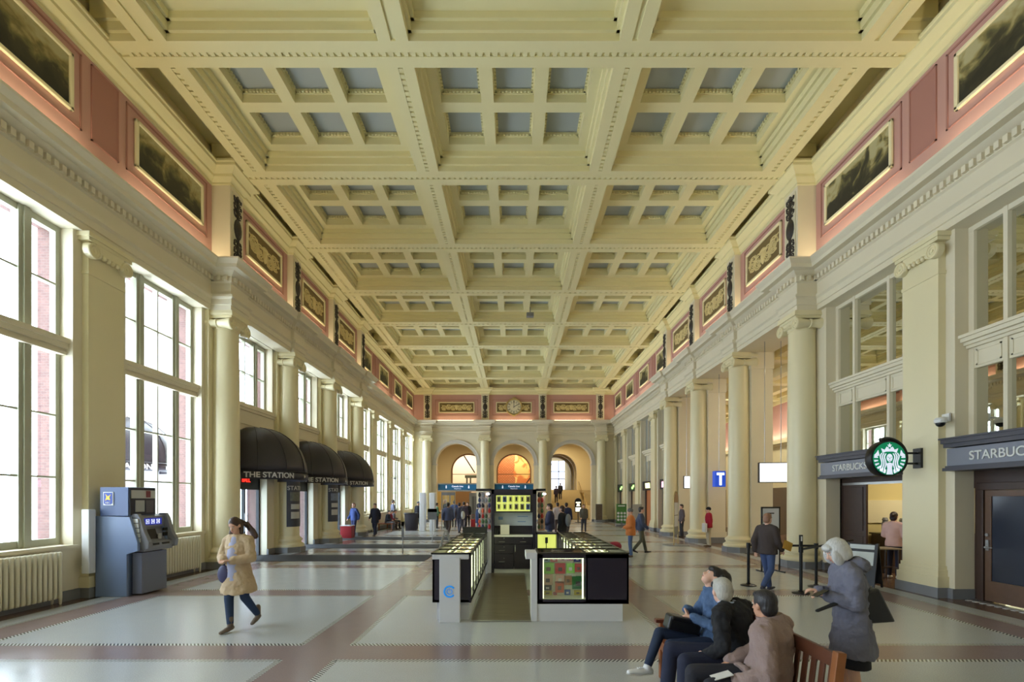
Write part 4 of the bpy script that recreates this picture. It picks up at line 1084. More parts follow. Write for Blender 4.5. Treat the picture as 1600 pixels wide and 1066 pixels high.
for i in range(3):
    y = y0 + .37 + .15 * i
    for a, c_, e, g in ((y - .045, y + .045, 1.465, 1.475), (y - .045, y + .045, 1.545, 1.555), (y - .045, y - .035, 1.465, 1.555), (y + .035, y + .045, 1.465, 1.555)): b.box(xf - .056, xf - .05, a, c_, e, g)
    b.box(xf - .056, xf - .05, y - .02, y + .015 + .01 * i, 1.49, 1.53)
b.build('screen_icons', M_LW, t, world=True)
b = MB(); b.T = Matrix.Translation((xf - .065, y0 + .46, 1.24)) @ Matrix.Rotation(R(-18), 4, 'Y'); b.box(-.01, .012, -.15, .17, -.11, .11); b.build('screen', M_BLACK, t, world=True)
b = MB(); 
for i in range(4):
    for j in range(3): b.box(xf - .03, xf + .0, y0 + .62 + .03 * j, y0 + .64 + .03 * j, 1.13 + .03 * i, 1.15 + .03 * i)
b.build('keypad', M_WHITE, t, world=True)
b = MB(); b.box(xf + .09, xf + .115, y0 + .3, y0 + .48, 1.02, 1.06); b.box(xf + .09, xf + .115, y0 + .56, y0 + .78, 1.02, 1.06); b.box(xf - .04, xf - .0, y0 + .78, y0 + .88, 1.3, 1.36); b.box(xf - .04, xf - .0, y0 + .78, y0 + .88, 1.18, 1.26); b.build('slots', M_BLACK, t, world=True)
b = MB(); b.box(xb + .08, xf - .18, y0 + .02, y1 - .12, 1.64, 2.23); b.build('top_box', mat('cash_machine_navy', (78, 96, 136), .4), t, world=True, bevel=.01)
b = MB(); b.box(xf - .19, xf - .165, y0 + .04, y1 - .14, 1.66, 2.22); b.build('top_front', mat('cash_front_navy', (32, 34, 52), .35), t, world=True)
b = MB(); b.box(xf - .17, xf - .155, y0 + .07, y1 - .16, 2.0, 2.17); b.m(1).box(xf - .17, xf - .155, y0 + .18, y0 + .42, 1.72, 1.96); b.m(2).box(xf - .17, xf - .155, y0 + .46, y0 + .68, 1.7, 1.96); b.m(3).box(xf - .16, xf - .148, y0 + .46, y0 + .58, 2.02, 2.16)
b.build('top_panels', [mat('panel_grey', (186, 186, 184), .4), mat('panel_light', (170, 172, 172), .4), mat('panel_dark', (84, 82, 92), .4), mat('bank_red_badge', (120, 50, 60), .4)], t, world=True)
# bank shield on the side
b = MB(); X0 = xb + .26; b.m(0).prism([(X0 - .10, 1.86), (X0 + .10, 1.86), (X0 + .10, 2.13), (X0 - .10, 2.13)], 'Y', y0 + .005, y0 + .02)
b.m(1).prism([(X0 - .085, 1.90), (X0 - .05, 1.875), (X0 + .05, 1.875), (X0 + .085, 1.90), (X0 + .085, 2.115), (X0 - .085, 2.115)], 'Y', y0 - .0, y0 + .006)
b.m(2).prism([(X0 - .06, 1.95), (X0 - .01, 1.98), (X0 + .05, 1.96), (X0 + .03, 2.02), (X0 + .06, 2.08), (X0 - .0, 2.04), (X0 - .05, 2.09), (X0 - .03, 2.02)], 'Y', y0 - .004, y0)
b.build('bank_shield', [M_WHITE, mat('bank_blue', (20, 60, 160), .4), mat('bank_yellow', (240, 200, 60), .4)], t, world=True)
text('bank_letters', 'RBC', .055, M_WHITE, (X0, y0 - .004, 1.91), (R(90), 0, 0), t, .002, world=True)
b = MB()
for i in range(5): b.box(xf - .16, xf + .01 - i * .01, y0 + .07, y0 + .1, 1.05 + .1 * i + .05, 1.13 + .1 * i + .05)
b.build('envelopes', M_WHITE, t, world=True)

# ================================================================ awnings
M_AWN = mat('awning_black', (50, 46, 54), .38, bump=.1, bscale=30); M_AWL = mat('awning_letters', (200, 198, 196), .5)
def bent_text(name, s, size, m, R_, cx, cy, z, th0, parent, rx, ry):
    """lettering laid on an elliptical valance; th0 = start angle in degrees from the near side (-y)"""
    c = bpy.data.curves.new('lettering_source', 'FONT'); c.body = s; c.size = size; c.extrude = .006; c.offset = .006; c.align_x = 'CENTER'; c.align_y = 'CENTER'
    tmp = bpy.data.objects.new('lettering_source', c); COL.objects.link(tmp)
    dg = bpy.context.evaluated_depsgraph_get(); me = bpy.data.meshes.new_from_object(tmp.evaluated_get(dg)); bpy.data.objects.remove(tmp)
    th_c = R(th0)
    for v in me.vertices:
        th = th_c + v.co.x / R_
        nx, ny = math.sin(th) * rx, -math.cos(th) * ry
        nn = Vector((math.sin(th) / rx, -math.cos(th) / ry)).normalized()
        v.co = Vector((cx + nx + nn.x * (.012 + v.co.z), cy + ny + nn.y * (.012 + v.co.z), z + v.co.y))
    me.materials.clear(); me.materials.append(m); me.name = name
    if parent is not None: me.transform(Matrix.Translation(-parent.location))
    o = bpy.data.objects.new(name, me); COL.objects.link(o); o.parent = parent; return o
def awning(label, cy, x_w=-8.72, rx=1.70, ry=1.50, zb=2.60, s=1, ext=False, grp='black half-dome awnings over the doors', dome=1.50, txs=.235):
    t = thing('domed_awning', label, 'awning', (x_w, cy, zb), 0, grp)
    vs, fs = [], []; n, m = 32, 12
    d = MB()
    for j in range(m + 1):
        ph = math.pi / 2 * j / m
        for i in range(n + 1):
            th = math.pi * i / n; rr = math.cos(ph) ** .85 if j < m else 0
            vs.append((x_w + s * rx * math.sin(th) * rr, cy - ry * math.cos(th) * rr, zb + .26 + dome * math.sin(ph)))
    for j in range(m):
        for i in range(n): a = j * (n + 1) + i; fs.append((a, a + 1, a + n + 2, a + n + 1))
    d.add(vs, fs); o = d.build('awning_dome', M_AWN, t, world=True, smooth=True, angle=180, fix=False)
    so = o.modifiers.new('s', 'SOLIDIFY'); so.thickness = .02
    v = MB(); vs, fs = [], []
    for z in (zb, zb + .27):
        for i in range(n + 1): th = math.pi * i / n; vs.append((x_w + s * rx * math.sin(th), cy - ry * math.cos(th), z))
    for i in range(n): fs.append((i, i + 1, i + n + 2, i + n + 1))
    v.add(vs, fs); o = v.build('valance', M_AWN, t, world=True, smooth=True, angle=180, fix=False); so = o.modifiers.new('s', 'SOLIDIFY'); so.thickness = .015
    r = MB()
    for q in range(1, 6):       # frame hoops under the cloth
        th = math.pi * q / 6; pts = [(x_w + s * rx * math.sin(th) * math.cos(math.pi / 2 * j / 10) ** .85 * 1.006, cy - ry * math.cos(th) * math.cos(math.pi / 2 * j / 10) ** .85 * 1.006, zb + .26 + dome * 1.004 * math.sin(math.pi / 2 * j / 10)) for j in range(10)]
        r.tube(pts, .012, 5)
    pts = [(x_w + s * rx * math.sin(math.pi * i / 20) * 1.008, cy - ry * math.cos(math.pi * i / 20) * 1.008, zb + .27) for i in range(21)]; r.tube(pts, .014, 5)
    r.build('awning_piping', M_AWN, t, world=True, smooth=True)
    Rm = (rx + ry) / 2
    if s > 0:
        for th in (43, 137): bent_text('awning_lettering', 'THE STATION', txs, M_AWL, Rm, x_w, cy, zb + .125, th, t, rx, ry)
        a = MB(); a.T = Matrix.Translation((x_w + rx + .02, cy, zb + .12)); a.prism([(-.05, -.05), (.04, 0), (-.05, .06)], 'X', 0, .012); a.build('awning_mark', M_AWL, t, world=True)
    return t
for i, k in enumerate((1, 2, 3)):
    awning('black half-dome awning reading THE STATION over the %s bar door, counted from the cash machine' % ordn[i], zk(k) + P / 2)
t = awning('black half-dome awning outside the building, seen through the window behind the cash machine', 15.6, -12.6, 1.4, 1.6, 2.85, 1, True, 'awnings outside')
b = MB(); b.box(-13.0, -12.6, 13.6, 18, 0, 9); tag(b.build('street_facade', mat('pale_facade', (226, 226, 224), .6)), 'pale building face outside behind the awning', 'building', kind='structure')
# red neon under the first awning
t = thing('neon_sign', 'small red lit word sign under the first black awning', 'sign', (-8.72, zk(1) + P / 2 - .45, 2.5))
b = MB(); b.box(-.04, .0, -.35, .35, -.02, .22); b.build('sign_backing', M_BLACK, t)
text('neon_lettering', 'BALL', .22, mat('neon_red', (255, 60, 40), .4, emit=(255, 40, 30), estr=3), (.012, 0, .1), (R(90), 0, R(90)), t, .006)
# wrapped posters on the columns
M_PO = mat('poster_slate', (66, 68, 78), .45)
for i, k in enumerate((2, 3)):
    t = thing('wrapped_poster', 'slate grey STATION poster wrapped on the column past the %s awning' % ordn[i], 'poster', (-8.47, zk(k), .95), 0, 'posters wrapped on columns')
    b = MB(); rr = .395; n = 16; a0, a1 = R(-74), R(24)
    def patch(u0, u1, z0, z1, r, m_):
        vs = []; N = 8
        for z in (z0, z1):
            for q in range(N + 1):
                a = a0 + (a1 - a0) * (u0 + (u1 - u0) * q / N)
                for rv in (r, r + .006): vs.append((rv * math.cos(a), rv * math.sin(a), z))
        fs = []; L_ = 2 * (N + 1)
        for q in range(N):
            e = 2 * q; fs += [(e + 1, e + 3, L_ + e + 3, L_ + e + 1), (e, L_ + e, L_ + e + 2, e + 2), (e, e + 2, e + 3, e + 1), (L_ + e, L_ + e + 1, L_ + e + 3, L_ + e + 2)]
        b.m(m_).add(vs, fs)
    patch(0, 1, 0, 1.78, rr, 0)
    patch(.18, .82, .95, 1.28, rr + .006, 1); patch(.22, .78, .65, .84, rr + .006, 2); patch(.22, .78, .3, .55, rr + .006, 2)
    b.build('poster_sheet', [M_PO, mat('poster_photo_%d' % i, ((110, 112, 104), (120, 130, 150))[i], .5, noise=.5, nscale=14), mat('poster_paper', (190, 190, 186), .5)], t)
    c = bpy.data.curves.new('poster_title', 'FONT'); c.body = 'STATION'; c.size = .22; c.extrude = .002; c.offset = .003; c.align_x = 'LEFT'
    tmp = bpy.data.objects.new('poster_title', c); COL.objects.link(tmp); dg = bpy.context.evaluated_depsgraph_get(); me = bpy.data.meshes.new_from_object(tmp.evaluated_get(dg)); bpy.data.objects.remove(tmp)
    for v in me.vertices:
        a = a0 + .06 + v.co.x / .40 * .98; r2 = rr + .009 + v.co.z; v.co = Vector((r2 * math.cos(a), r2 * math.sin(a), 1.36 + v.co.y))
    me.materials.clear(); me.materials.append(M_AWL); o = bpy.data.objects.new('poster_title', me); COL.objects.link(o); o.parent = t
# carpets
for i, k in enumerate((1, 2, 3)):
    c = zk(k) + P / 2; b = MB(); b.box(-8.9, -2.85, c - .82, c + .82, .001, .014)
    tag(b.build('entrance_mat', mat('mat_dark_grey', (66, 68, 72), .8, noise=.2, nscale=30), bevel=.004), 'long dark grey mat running out from the %s awning door' % ordn[i], 'mat', 'long mats at the bar doors')

# ================================================================ phone accessory kiosk
M_NV = mat('kiosk_dark_laminate', (40, 34, 48), .35); M_KW = mat('kiosk_white', (214, 214, 218), .35)
M_GLOW = mat('case_led_and_fill_white', (240, 244, 210), .5, emit=(236, 240, 190), estr=2.6)
M_SHELF = mat('case_inside', (226, 226, 196), .5)
FY, BYK, HT = 7.88, 12.65, 1.115
gcols = [(120, 130, 60), (214, 214, 220), (224, 190, 170), (90, 96, 100), (210, 214, 120), (232, 232, 236), (176, 150, 130), (60, 66, 80)]
GM = [mat('case_goods_%d' % i, c, .4) for i, c in enumerate(gcols)]
# left counter
t = thing('display_counter', 'narrow glass-topped kiosk counter with a white end panel bearing a blue ring logo', 'display counter', (-1.0, 10.2, 0))
XL0, XL1 = -1.33, -.70
b = MB(); b.box(XL0, XL1, FY + .02, BYK, .30, .34); b.box(XL0, XL0 + .03, FY + .02, BYK, .3, HT - .02); b.box(XL0, XL1, FY + .02, FY + .06, .3, HT - .04); b.box(XL0, XL1, BYK - .04, BYK, .3, HT - .03)
n = 8
for i in range(n + 1):
    y = FY + .06 + (BYK - .1 - FY) * i / n; b.box(XL1 - .03, XL1, y - .02, y + .02, .3, HT - .02)
b.box(XL1 - .03, XL1, FY, BYK, .30, .38); b.box(XL1 - .03, XL1, FY, BYK, HT - .06, HT - .02)
b.build('carcass', M_NV, t, world=True)
b = MB(); b.box(XL0 + .06, XL1 - .04, FY + .1, BYK - .06, 0, .3); b.build('plinth', M_KW, t, world=True)
b = MB(); b.box(XL0 + .13, XL1 - .17, FY - .10, FY + .02, 0, HT - .07); b.box(XL0 + .01, XL1 - .03, FY - .07, FY + .02, HT - .10, HT - .015); b.build('end_panel', M_KW, t, world=True, bevel=.006)
fr = MB(); fr.box(XL0 - .01, XL1 + .01, FY - .08, FY - .04, HT - .02, HT + .005); fr.box(XL0 - .01, XL0 + .02, FY - .08, BYK, HT - .02, HT + .005); fr.box(XL1 - .02, XL1 + .01, FY - .08, BYK, HT - .02, HT + .005); fr.box(XL0, XL1, BYK - .05, BYK, HT - .02, HT + .14); fr.box((XL0 + XL1) / 2 - .012, (XL0 + XL1) / 2 + .012, FY, BYK, HT - .02, HT + .003)
for i in range(1, 8): y = FY + (BYK - FY) * i / 8; fr.box(XL0, XL1, y - .012, y + .012, HT - .02, HT + .003)
fr.build('top_frame', M_BLACK, t, world=True)
g = MB(); g.box(XL0 + .01, XL1 - .01, FY - .04, BYK - .04, HT - .01, HT - .004); g.build('glass_top', M_CGLASS, t, world=True)
g = MB(); g.box(XL1 - .012, XL1 - .006, FY + .06, BYK - .05, .36, HT - .06); g.build('glass_front', M_CGLASS, t, world=True)
g = MB(); g.box(XL0 + .035, XL1 - .10, FY + .08, BYK - .06, HT - .16, HT - .14); g.box(XL0 + .035, XL0 + .05, FY + .08, BYK - .06, .36, HT - .24); g.build('inner_shelf', M_SHELF, t, world=True)
g = MB()
for i in range(8):
    y = FY + .12 + (BYK - FY) / 8 * i; g.box(XL1 - .10, XL1 - .07, y, y + .46, .38, HT - .1)

for i in range(8):
    y = FY + .06 + (BYK - FY) / 8 * i; g.box(XL0 + .07, XL0 + .27, y + .06, y + .42, HT - .139, HT - .132); g.box(XL0 + .35, XL0 + .52, y + .06, y + .42, HT - .139, HT - .132)  # flat glowing panels added on the shelf to brighten the counter top

g.build('led_strip_and_fill_panel', M_GLOW, t, world=True)
rnd = random.Random(3); g = MB()
for i in range(16):
    for j in range(4):
        y = FY + .2 + .28 * i; x = XL0 + .12 + .115 * j; g.m(rnd.randrange(8)).box(x, x + .06, y, y + .13, HT - .131, HT - .118)
o = g.build('phone_case', GM, t, world=True); o['kind'] = 'stuff'
lc = ((XL0 + .13 + XL1 - .17) / 2, FY - .104, .50)
b = MB(); b.torus((0, 0, 0), .085, .014, 'Y', 28, 6, (38, 322)); b.T = Matrix.Identity(4)
b.torus((0, 0, 0), .040, .006, 'Y', 20, 5, (115, 425)); b.box(-.004, .004, -.005, .005, .02, .05)
o = b.build('ring_logo', mat('logo_blue', (24, 110, 190), .4, emit=(40, 150, 230), estr=.5), t); o.location = Vector(lc) - t.location
# right counter (U-shaped front block + long side)
t = thing('display_counter', 'wide dark kiosk counter with a lit glass case of colourful phone cases in front', 'display counter', (1.1, 10.2, 0))
XR0, XR1 = .38, 1.87; FD = 8.55
b = MB()
b.box(1.17, XR1, FY, FY + .03, .28, HT - .02); b.box(XR0, XR1, FY, FY + .03, .28, .35); b.box(XR0, XR0 + .09, FY, FY + .03, .28, HT - .02); b.box(XR0, XR1, FY, FY + .03, HT - .09, HT - .02)
b.box(XR1 - .03, XR1, FY, BYK, .28, HT - .02); b.box(XR0, XR0 + .03, FY, FD, .28, HT - .02); b.box(XR0, XR1, FY, BYK if False else FD, .28, .31); b.box(XR0, 1.2, FD - .03, FD, .28, HT - .02)
b.box(1.18, 1.2, FY, FD, .28, HT - .04); b.box(1.15, XR1, FD, BYK, .28, .32); b.box(1.15, XR1, BYK - .03, BYK, .28, HT)
n = 7
for i in range(n + 1): y = FD + (BYK - FD) * i / n; b.box(1.15, 1.18, y - .02, y + .02, .3, HT - .02)
b.build('carcass', M_NV, t, world=True)
b = MB(); b.box(XR0, XR1 - .1, FY - .01 + .01, FD, 0, .28); b.box(1.2, XR1 - .08, FD, BYK, 0, .28); b.build('plinth', M_KW, t, world=True)
b = MB(); b.box(XR0 - .10, XR0, FY - .02, FY + .5, 0, HT - .08); b.box(XR0 - .19, XR0, FY - .04, FY + .5, HT - .10, HT - .0); b.build('inner_panel', M_KW, t, world=True, bevel=.006)
fr = MB(); fr.box(XR0 - .01, XR1 + .01, FY - .02, FY + .02, HT - .02, HT + .005); fr.box(XR0 - .01, XR0 + .02, FY, FD, HT - .02, HT + .005); fr.box(XR1 - .02, XR1 + .01, FY, BYK, HT - .02, HT + .005); fr.box(XR0, XR1, FD - .015, FD + .015, HT - .02, HT + .005)
fr.box(1.15, 1.18, FD, BYK, HT - .02, HT + .005); fr.box(1.15, XR1, BYK - .03, BYK, HT - .02, HT + .005); fr.box(1.5, 1.53, FD, BYK, HT - .02, HT + .003); fr.box(1.17, 1.19, FY, FD, HT - .02, HT + .003)
for i in range(1, 7): y = FD + (BYK - FD) * i / 7; fr.box(1.15, XR1, y - .012, y + .012, HT - .02, HT + .003)
fr.build('top_frame', mat('case_frame_brown', (46, 42, 30), .4), t, world=True)
g = MB(); g.box(XR0 + .01, XR1 - .01, FY + .01, FD, HT - .01, HT - .004); g.box(1.16, XR1 - .01, FD, BYK - .02, HT - .01, HT - .004); g.build('glass_top', M_CGLASS, t, world=True)
g = MB(); g.box(XR0 + .09, 1.15, FY + .005, FY + .011, .35, HT - .09); g.box(1.16, 1.166, FD, BYK, .33, HT - .05); g.build('glass_front', M_CGLASS, t, world=True)
g = MB(); g.box(XR0 + .03, 1.18, FY + .36, FY + .38, .31, HT - .04); g.box(XR0 + .03, 1.18, FY + .03, FY + .36, .34, .36); g.box(1.2, XR1 - .04, FD, BYK - .04, HT - .16, HT - .14); g.box(1.5, 1.52, FD, BYK - .04, .32, HT - .26); g.box(1.2, XR1 - .04, FY + .04, FD, HT - .16, HT - .14); g.box(XR0 + .03, 1.18, FY + .38, FD - .03, HT - .16, HT - .14)
g.build('inner_shelf', M_SHELF, t, world=True)
g = MB(); g.box(1.115, 1.14, FY + .03, FY + .06, .36, HT - .1); g.box(XR0 + .09, XR0 + .11, FY + .03, FY + .06, .36, HT - .1); g.box(XR0 + .1, 1.14, FY + .03, FY + .06, HT - .105, HT - .085)
for i in range(7): y = FD + .06 + (BYK - FD) / 7 * i; g.box(1.26, 1.29, y, y + .46, .36, HT - .12)
for i in range(7): y = FD + .06 + (BYK - FD) / 7 * i; g.box(1.22, 1.46, y + .05, y + .42, HT - .139, HT - .132); g.box(1.56, 1.8, y + .08, y + .40, HT - .139, HT - .132)  # glowing shelf panels added so the wide counter's top looks brighter
g.build('led_strip_and_fill_panel', mat('case_led_and_fill_panel', (240, 242, 220), .5, emit=(240, 240, 205), estr=1.7), t, world=True)
# goods of the lit front case: each one a thing
goods = [(.50, .92, .11, .10, (150, 180, 190), 'pale blue'), (.62, .92, .12, .10, (214, 120, 130), 'pink checked'), (.77, .93, .12, .09, (236, 200, 206), 'pale rose'), (.90, .94, .10, .09, (206, 150, 176), 'dusty pink'), (1.02, .92, .11, .11, (60, 60, 140), 'deep blue'),
         (.49, .72, .19, .19, (150, 214, 80), 'lime green'), (.70, .72, .17, .18, (206, 60, 62), 'red'), (.89, .73, .14, .17, (150, 220, 90), 'small lime'), (1.035, .75, .12, .14, (226, 100, 90), 'coral patterned'),
         (.49, .53, .17, .18, (216, 182, 150), 'tan'), (.71, .56, .14, .14, (230, 190, 170), 'white and red patterned'), (.86, .53, .12, .16, (176, 130, 90), 'brown leather'), (.99, .46, .20, .22, (40, 120, 56), 'dark green'),
         (.50, .445, .14, .08, (60, 60, 50), 'dark olive'), (.70, .40, .15, .19, (214, 110, 70), 'orange edged'),
         (.49, .36, .16, .07, (196, 180, 40), 'mustard'), (.86, .36, .10, .09, (40, 80, 150), 'royal blue'), (1.02, .36, .13, .08, (200, 176, 50), 'dull yellow'), (.67, .36, .06, .05, (180, 60, 40), 'small rust')]
for i, (x, z, w, h, c_, nm) in enumerate(goods):
    b = MB(); b.box(0, w, 0, .02, 0, h); b.m(1).box(w * .3, w * .7, -.002, 0, h * .25, h * .6)
    o = b.build('device_case', [mat('goods_' + nm, c_, .4), mat('goods_print_%d' % (i % 3), ((70, 60, 60), (230, 226, 220), (120, 100, 90))[i % 3], .4)], bevel=.004)
    o.location = (x, FY + .33, z); tag(o, '%s device case in the lit kiosk showcase, %s' % (nm, 'top row' if z > .9 else 'second row' if z > .7 else 'third row' if z > .44 else 'bottom row'), 'device case', 'device cases in the lit kiosk showcase')
g = MB(); rnd = random.Random(5)
for i in range(14):
    for j in range(5):
        y = FD + .12 + .28 * i; x = 1.24 + .12 * j; g.m(rnd.randrange(8)).box(x, x + .06, y, y + .12, HT - .131, HT - .118)
g.build('phone_case', GM, t, world=True)['kind'] = 'stuff'
# inner return case facing the front
t = thing('display_case', 'small dark framed lit case at the back of the kiosk, beside the tower', 'display case', (.85, 12.3, 0))
b = MB(); b.box(.56, .60, 12.2, 12.6, .0, 1.13); b.box(1.08, 1.12, 12.2, 12.6, 0, 1.13); b.box(.56, 1.12, 12.2, 12.6, 1.09, 1.13); b.box(.56, 1.12, 12.2, 12.6, 0, .6); b.box(.56, 1.12, 12.56, 12.6, 0, 1.13)
b.build('case_frame', M_NV, t, world=True)
b = MB(); b.box(.6, 1.08, 12.5, 12.53, .62, 1.08); b.build('lit_back', mat('case_led_yellow', (220, 226, 120), .5, emit=(214, 222, 110), estr=.9), t, world=True)
b = MB(); b.box(.8, .87, 12.4, 12.43, .85, 1.0); b.box(.82, .84, 12.4, 12.43, .62, .85); b.box(.78, .9, 12.36, 12.46, .6, .63); b.build('phone_stand', M_BLACK, t, world=True)
# tower
t = thing('kiosk_tower', 'tall dark kiosk tower with drawers, white worktop and lit display window', 'cabinet', (-.05, 13.1, 0))
TX0, TX1, TY = -.60, .60, 12.85
b = MB(); b.box(TX0, TX0 + .07, TY, TY + .6, 0, 2.24); b.box(TX1 - .10, TX1, TY, TY + .6, 0, 2.24); b.box(TX0, TX1, TY, TY + .6, 2.12, 2.24); b.box(TX0 + .07, TX1 - .1, TY + .02, TY + .06, 1.62, 2.14); b.box(TX0, TX1, TY + .55, TY + .6, 0, 2.24)
b.build('carcass', M_NV, t, world=True)
b = MB(); b.box(TX0 + .07, TX1 - .1, TY + .05, TY + .5, 0, .12); b.build('plinth', M_KW, t, world=True)
b = MB(); b.box(TX0 + .07, TX1 - .1, TY - .03, TY + .55, .98, 1.03); b.build('worktop', mat('worktop_white', (232, 230, 216), .35), t, world=True)
def front(name, x0, x1, z0, z1, hx0, hx1, hz):
    b = MB(); b.box(x0, x1, TY - .005, TY + .02, z0, z1); o = b.build(name, M_NV, t, world=True, bevel=.004)
    h = MB(); h.cyl((hx0, TY - .03, hz), (hx1, TY - .03, hz), .008, n=8) if hx0 != hx1 else h.cyl((hx0, TY - .03, hz - .07), (hx0, TY - .03, hz + .07), .008, n=8)
    q = h.build('handle', M_STEEL, o); q.data.transform(Matrix.Translation(-t.location))
    k_ = MB(); k_.cyl(((x0 + x1) / 2 if hx0 != hx1 else hx0, TY - .012, hz + .09), ((x0 + x1) / 2 if hx0 != hx1 else hx0, TY - .004, hz + .09), .012, n=10); q = k_.build('lock', M_STEEL, o); q.data.transform(Matrix.Translation(-t.location))
m0 = (TX0 + TX1) / 2
front('drawer', TX0 + .08, m0 - .005, .79, .97, -.40, -.24, .85); front('drawer', m0 + .005, TX1 - .11, .79, .97, .16, .32, .85)
front('drawer', TX0 + .08, m0 - .005, .54, .78, -.40, -.24, .62); front('drawer', TX0 + .08, m0 - .005, .13, .53, -.40, -.24, .32); front('door', m0 + .005, TX1 - .11, .13, .78, .035, .035, .66)
b = MB(); b.box(TX0 + .07, TX1 - .1, TY + .3, TY + .34, 1.03, 1.26); b.build('back_panel', M_NV, t, world=True)
b = MB(); b.box(TX0 + .07, TX1 - .1, TY + .3, TY + .34, 1.26, 1.62); b.m(1).box(-.42, -.3, TY + .28, TY + .3, 1.42, 1.5); b.box(.1, .38, TY + .28, TY + .3, 1.50, 1.52); b.box(.1, .32, TY + .28, TY + .3, 1.36, 1.38)
b.build('notice_board', [mat('whiteboard_grey', (196, 204, 210), .3, noise=.06, nscale=4), mat('blue_paper', (120, 150, 190), .5)], t, world=True)
b = MB(); b.box(TX0 + .13, TX1 - .17, TY + .0, TY + .02, 1.66, 2.08)
b.build('lit_window', mat('tower_glow', (214, 220, 120), .5, emit=(206, 214, 110), estr=.75), t, world=True)
wl = ['phone case pack in the lit tower window, top row', 'phone case pack in the lit tower window, bottom row']
for r_ in (0, 1):
    for j in range(6):
        z = 1.90 - .20 * r_; x = -.45 + .155 * j; b = MB(); b.m(0).box(0, .10, 0, .015, 0, .16); b.m(1).box(.03, .07, -.003, 0, .03, .13); b.m(2).box(.015, .085, -.002, 0, .14, .15)
        cc = [(130, 130, 60), (70, 96, 150), (226, 226, 120), (216, 220, 110), (222, 224, 120), (150, 140, 80)][(j + r_ * 2) % 6]
        o = b.build('case_pack', [mat('pack_%d_%d' % (r_, j), cc, .4), mat('pack_dark', (40, 38, 40), .4), mat('pack_pale', (220, 220, 210), .4)]); o.location = (x, TY - .02, z)
        tag(o, ['olive', 'blue', 'yellow', 'lime', 'pale yellow', 'khaki'][(j + r_ * 2) % 6] + ' ' + wl[r_], 'phone case', 'phone case packs in the lit tower window')
b = MB(); b.box(-.36, -.12, TY + .05, TY + .1, 1.031, 1.30); tag(b.build('card_box', mat('cream_card', (226, 220, 196), .5), bevel=.005), 'cream card carton on the tower worktop', 'carton')
b = MB(); b.lathe([(.05, 0), (.055, .12), (.035, .14), (.035, .17)], (-.44, TY + .1, 1.03), 14); b.box(-.52, -.47, TY + .05, TY + .15, 1.03, 1.2); tag(b.build('card_reader', M_BLACK), 'small black card reader and jar at the end of the tower worktop', 'card reader')
# wing canopies and racks behind
for s in (-1, 1):
    x0, x1 = (TX0 - .42, TX0) if s < 0 else (TX1, TX1 + .25)
    t = thing('goods_rack', 'crowded rack of bagged goods under a thin black canopy, %s side of the tower' % ('window' if s < 0 else 'stair'), 'rack', ((x0 + x1) / 2, 13.2, 0), 0, 'goods racks beside the kiosk tower')
    b = MB(); b.box(x0, x1, TY + .1, TY + .8, 2.20, 2.26); b.build('canopy', M_BLACK, t, world=True)
    b = MB(); b.box(x0 + (.22 if s < 0 else .0), x1, TY - .0, TY + .5, 0, 1.12); b.build('rack_base', M_KW, t, world=True)
    b = MB(); b.box(x0 + .06, x1, TY + .42, TY + .45, 1.12, 2.18); b.build('rack_board', mat('rack_board_%d' % s, (210, 196, 186) if s < 0 else (226, 186, 160), .6), t, world=True)
    b = MB(); b.ell(((x0 + x1) / 2 + .1, TY + .3, 2.12), (.05, .05, .03), 10, 6); b.build('spot_lamp', mat('rack_lamp', (255, 255, 255), .5, emit=(240, 245, 255), estr=8), t, world=True)
    rnd = random.Random(11 + s); ncol = 4 if s < 0 else 2
    nm = ['red', 'white', 'black', 'orange', 'grey', 'tan', 'navy', 'green']; cv = [(190, 50, 44), (226, 222, 216), (34, 32, 36), (214, 96, 60), (140, 138, 140), (196, 166, 140), (44, 50, 90), (80, 110, 70)]
    for r_ in range(7):
        for j in range(ncol):
            q = rnd.randrange(8); x = x0 + .08 + .09 * j; z = 1.16 + .145 * r_; b = MB(); b.ell((0, 0, .06), (.038, .02, .06), 8, 5); b.box(-.02, .02, -.005, .005, .11, .135)
            o = b.build('bagged_item', mat('bag_' + nm[q], cv[q], .35)); o.location = (x, TY + .36, z)
            tag(o, 'small %s bagged item hanging on the kiosk rack, %s side of the tower' % (nm[q], 'window' if s < 0 else 'stair'), 'bagged item', '%s bagged items on the rack, %s side' % (nm[q], 'window' if s < 0 else 'stair'))
# kiosk floor
b = MB(); b.box(XL1 + .0, XR0 - .10, FY + .02, 12.86, .001, .02); b.m(1).box(XL1, XR0 - .1, FY - .06, FY + .02, .001, .018)
fl = NT('kiosk_wood_floor', .3); v = fl.n('NewGeometry').outputs['Position']; mp = fl.n('Mapping'); mp.inputs['Scale'].default_value = (1.2, 14, 1); fl.l(v, mp.inputs[0]); n_ = fl.noise(1.5, 4, mp.outputs[0])
fl.l(fl.ramp(n_, [(0.2, lin((70, 58, 46))), (.8, lin((122, 108, 88)))]), fl.b.inputs['Base Color'])
tag(b.build('kiosk_floor', [fl.m, M_STEEL]), 'dark wood kiosk floor with a metal edge between the counters', 'floor mat')

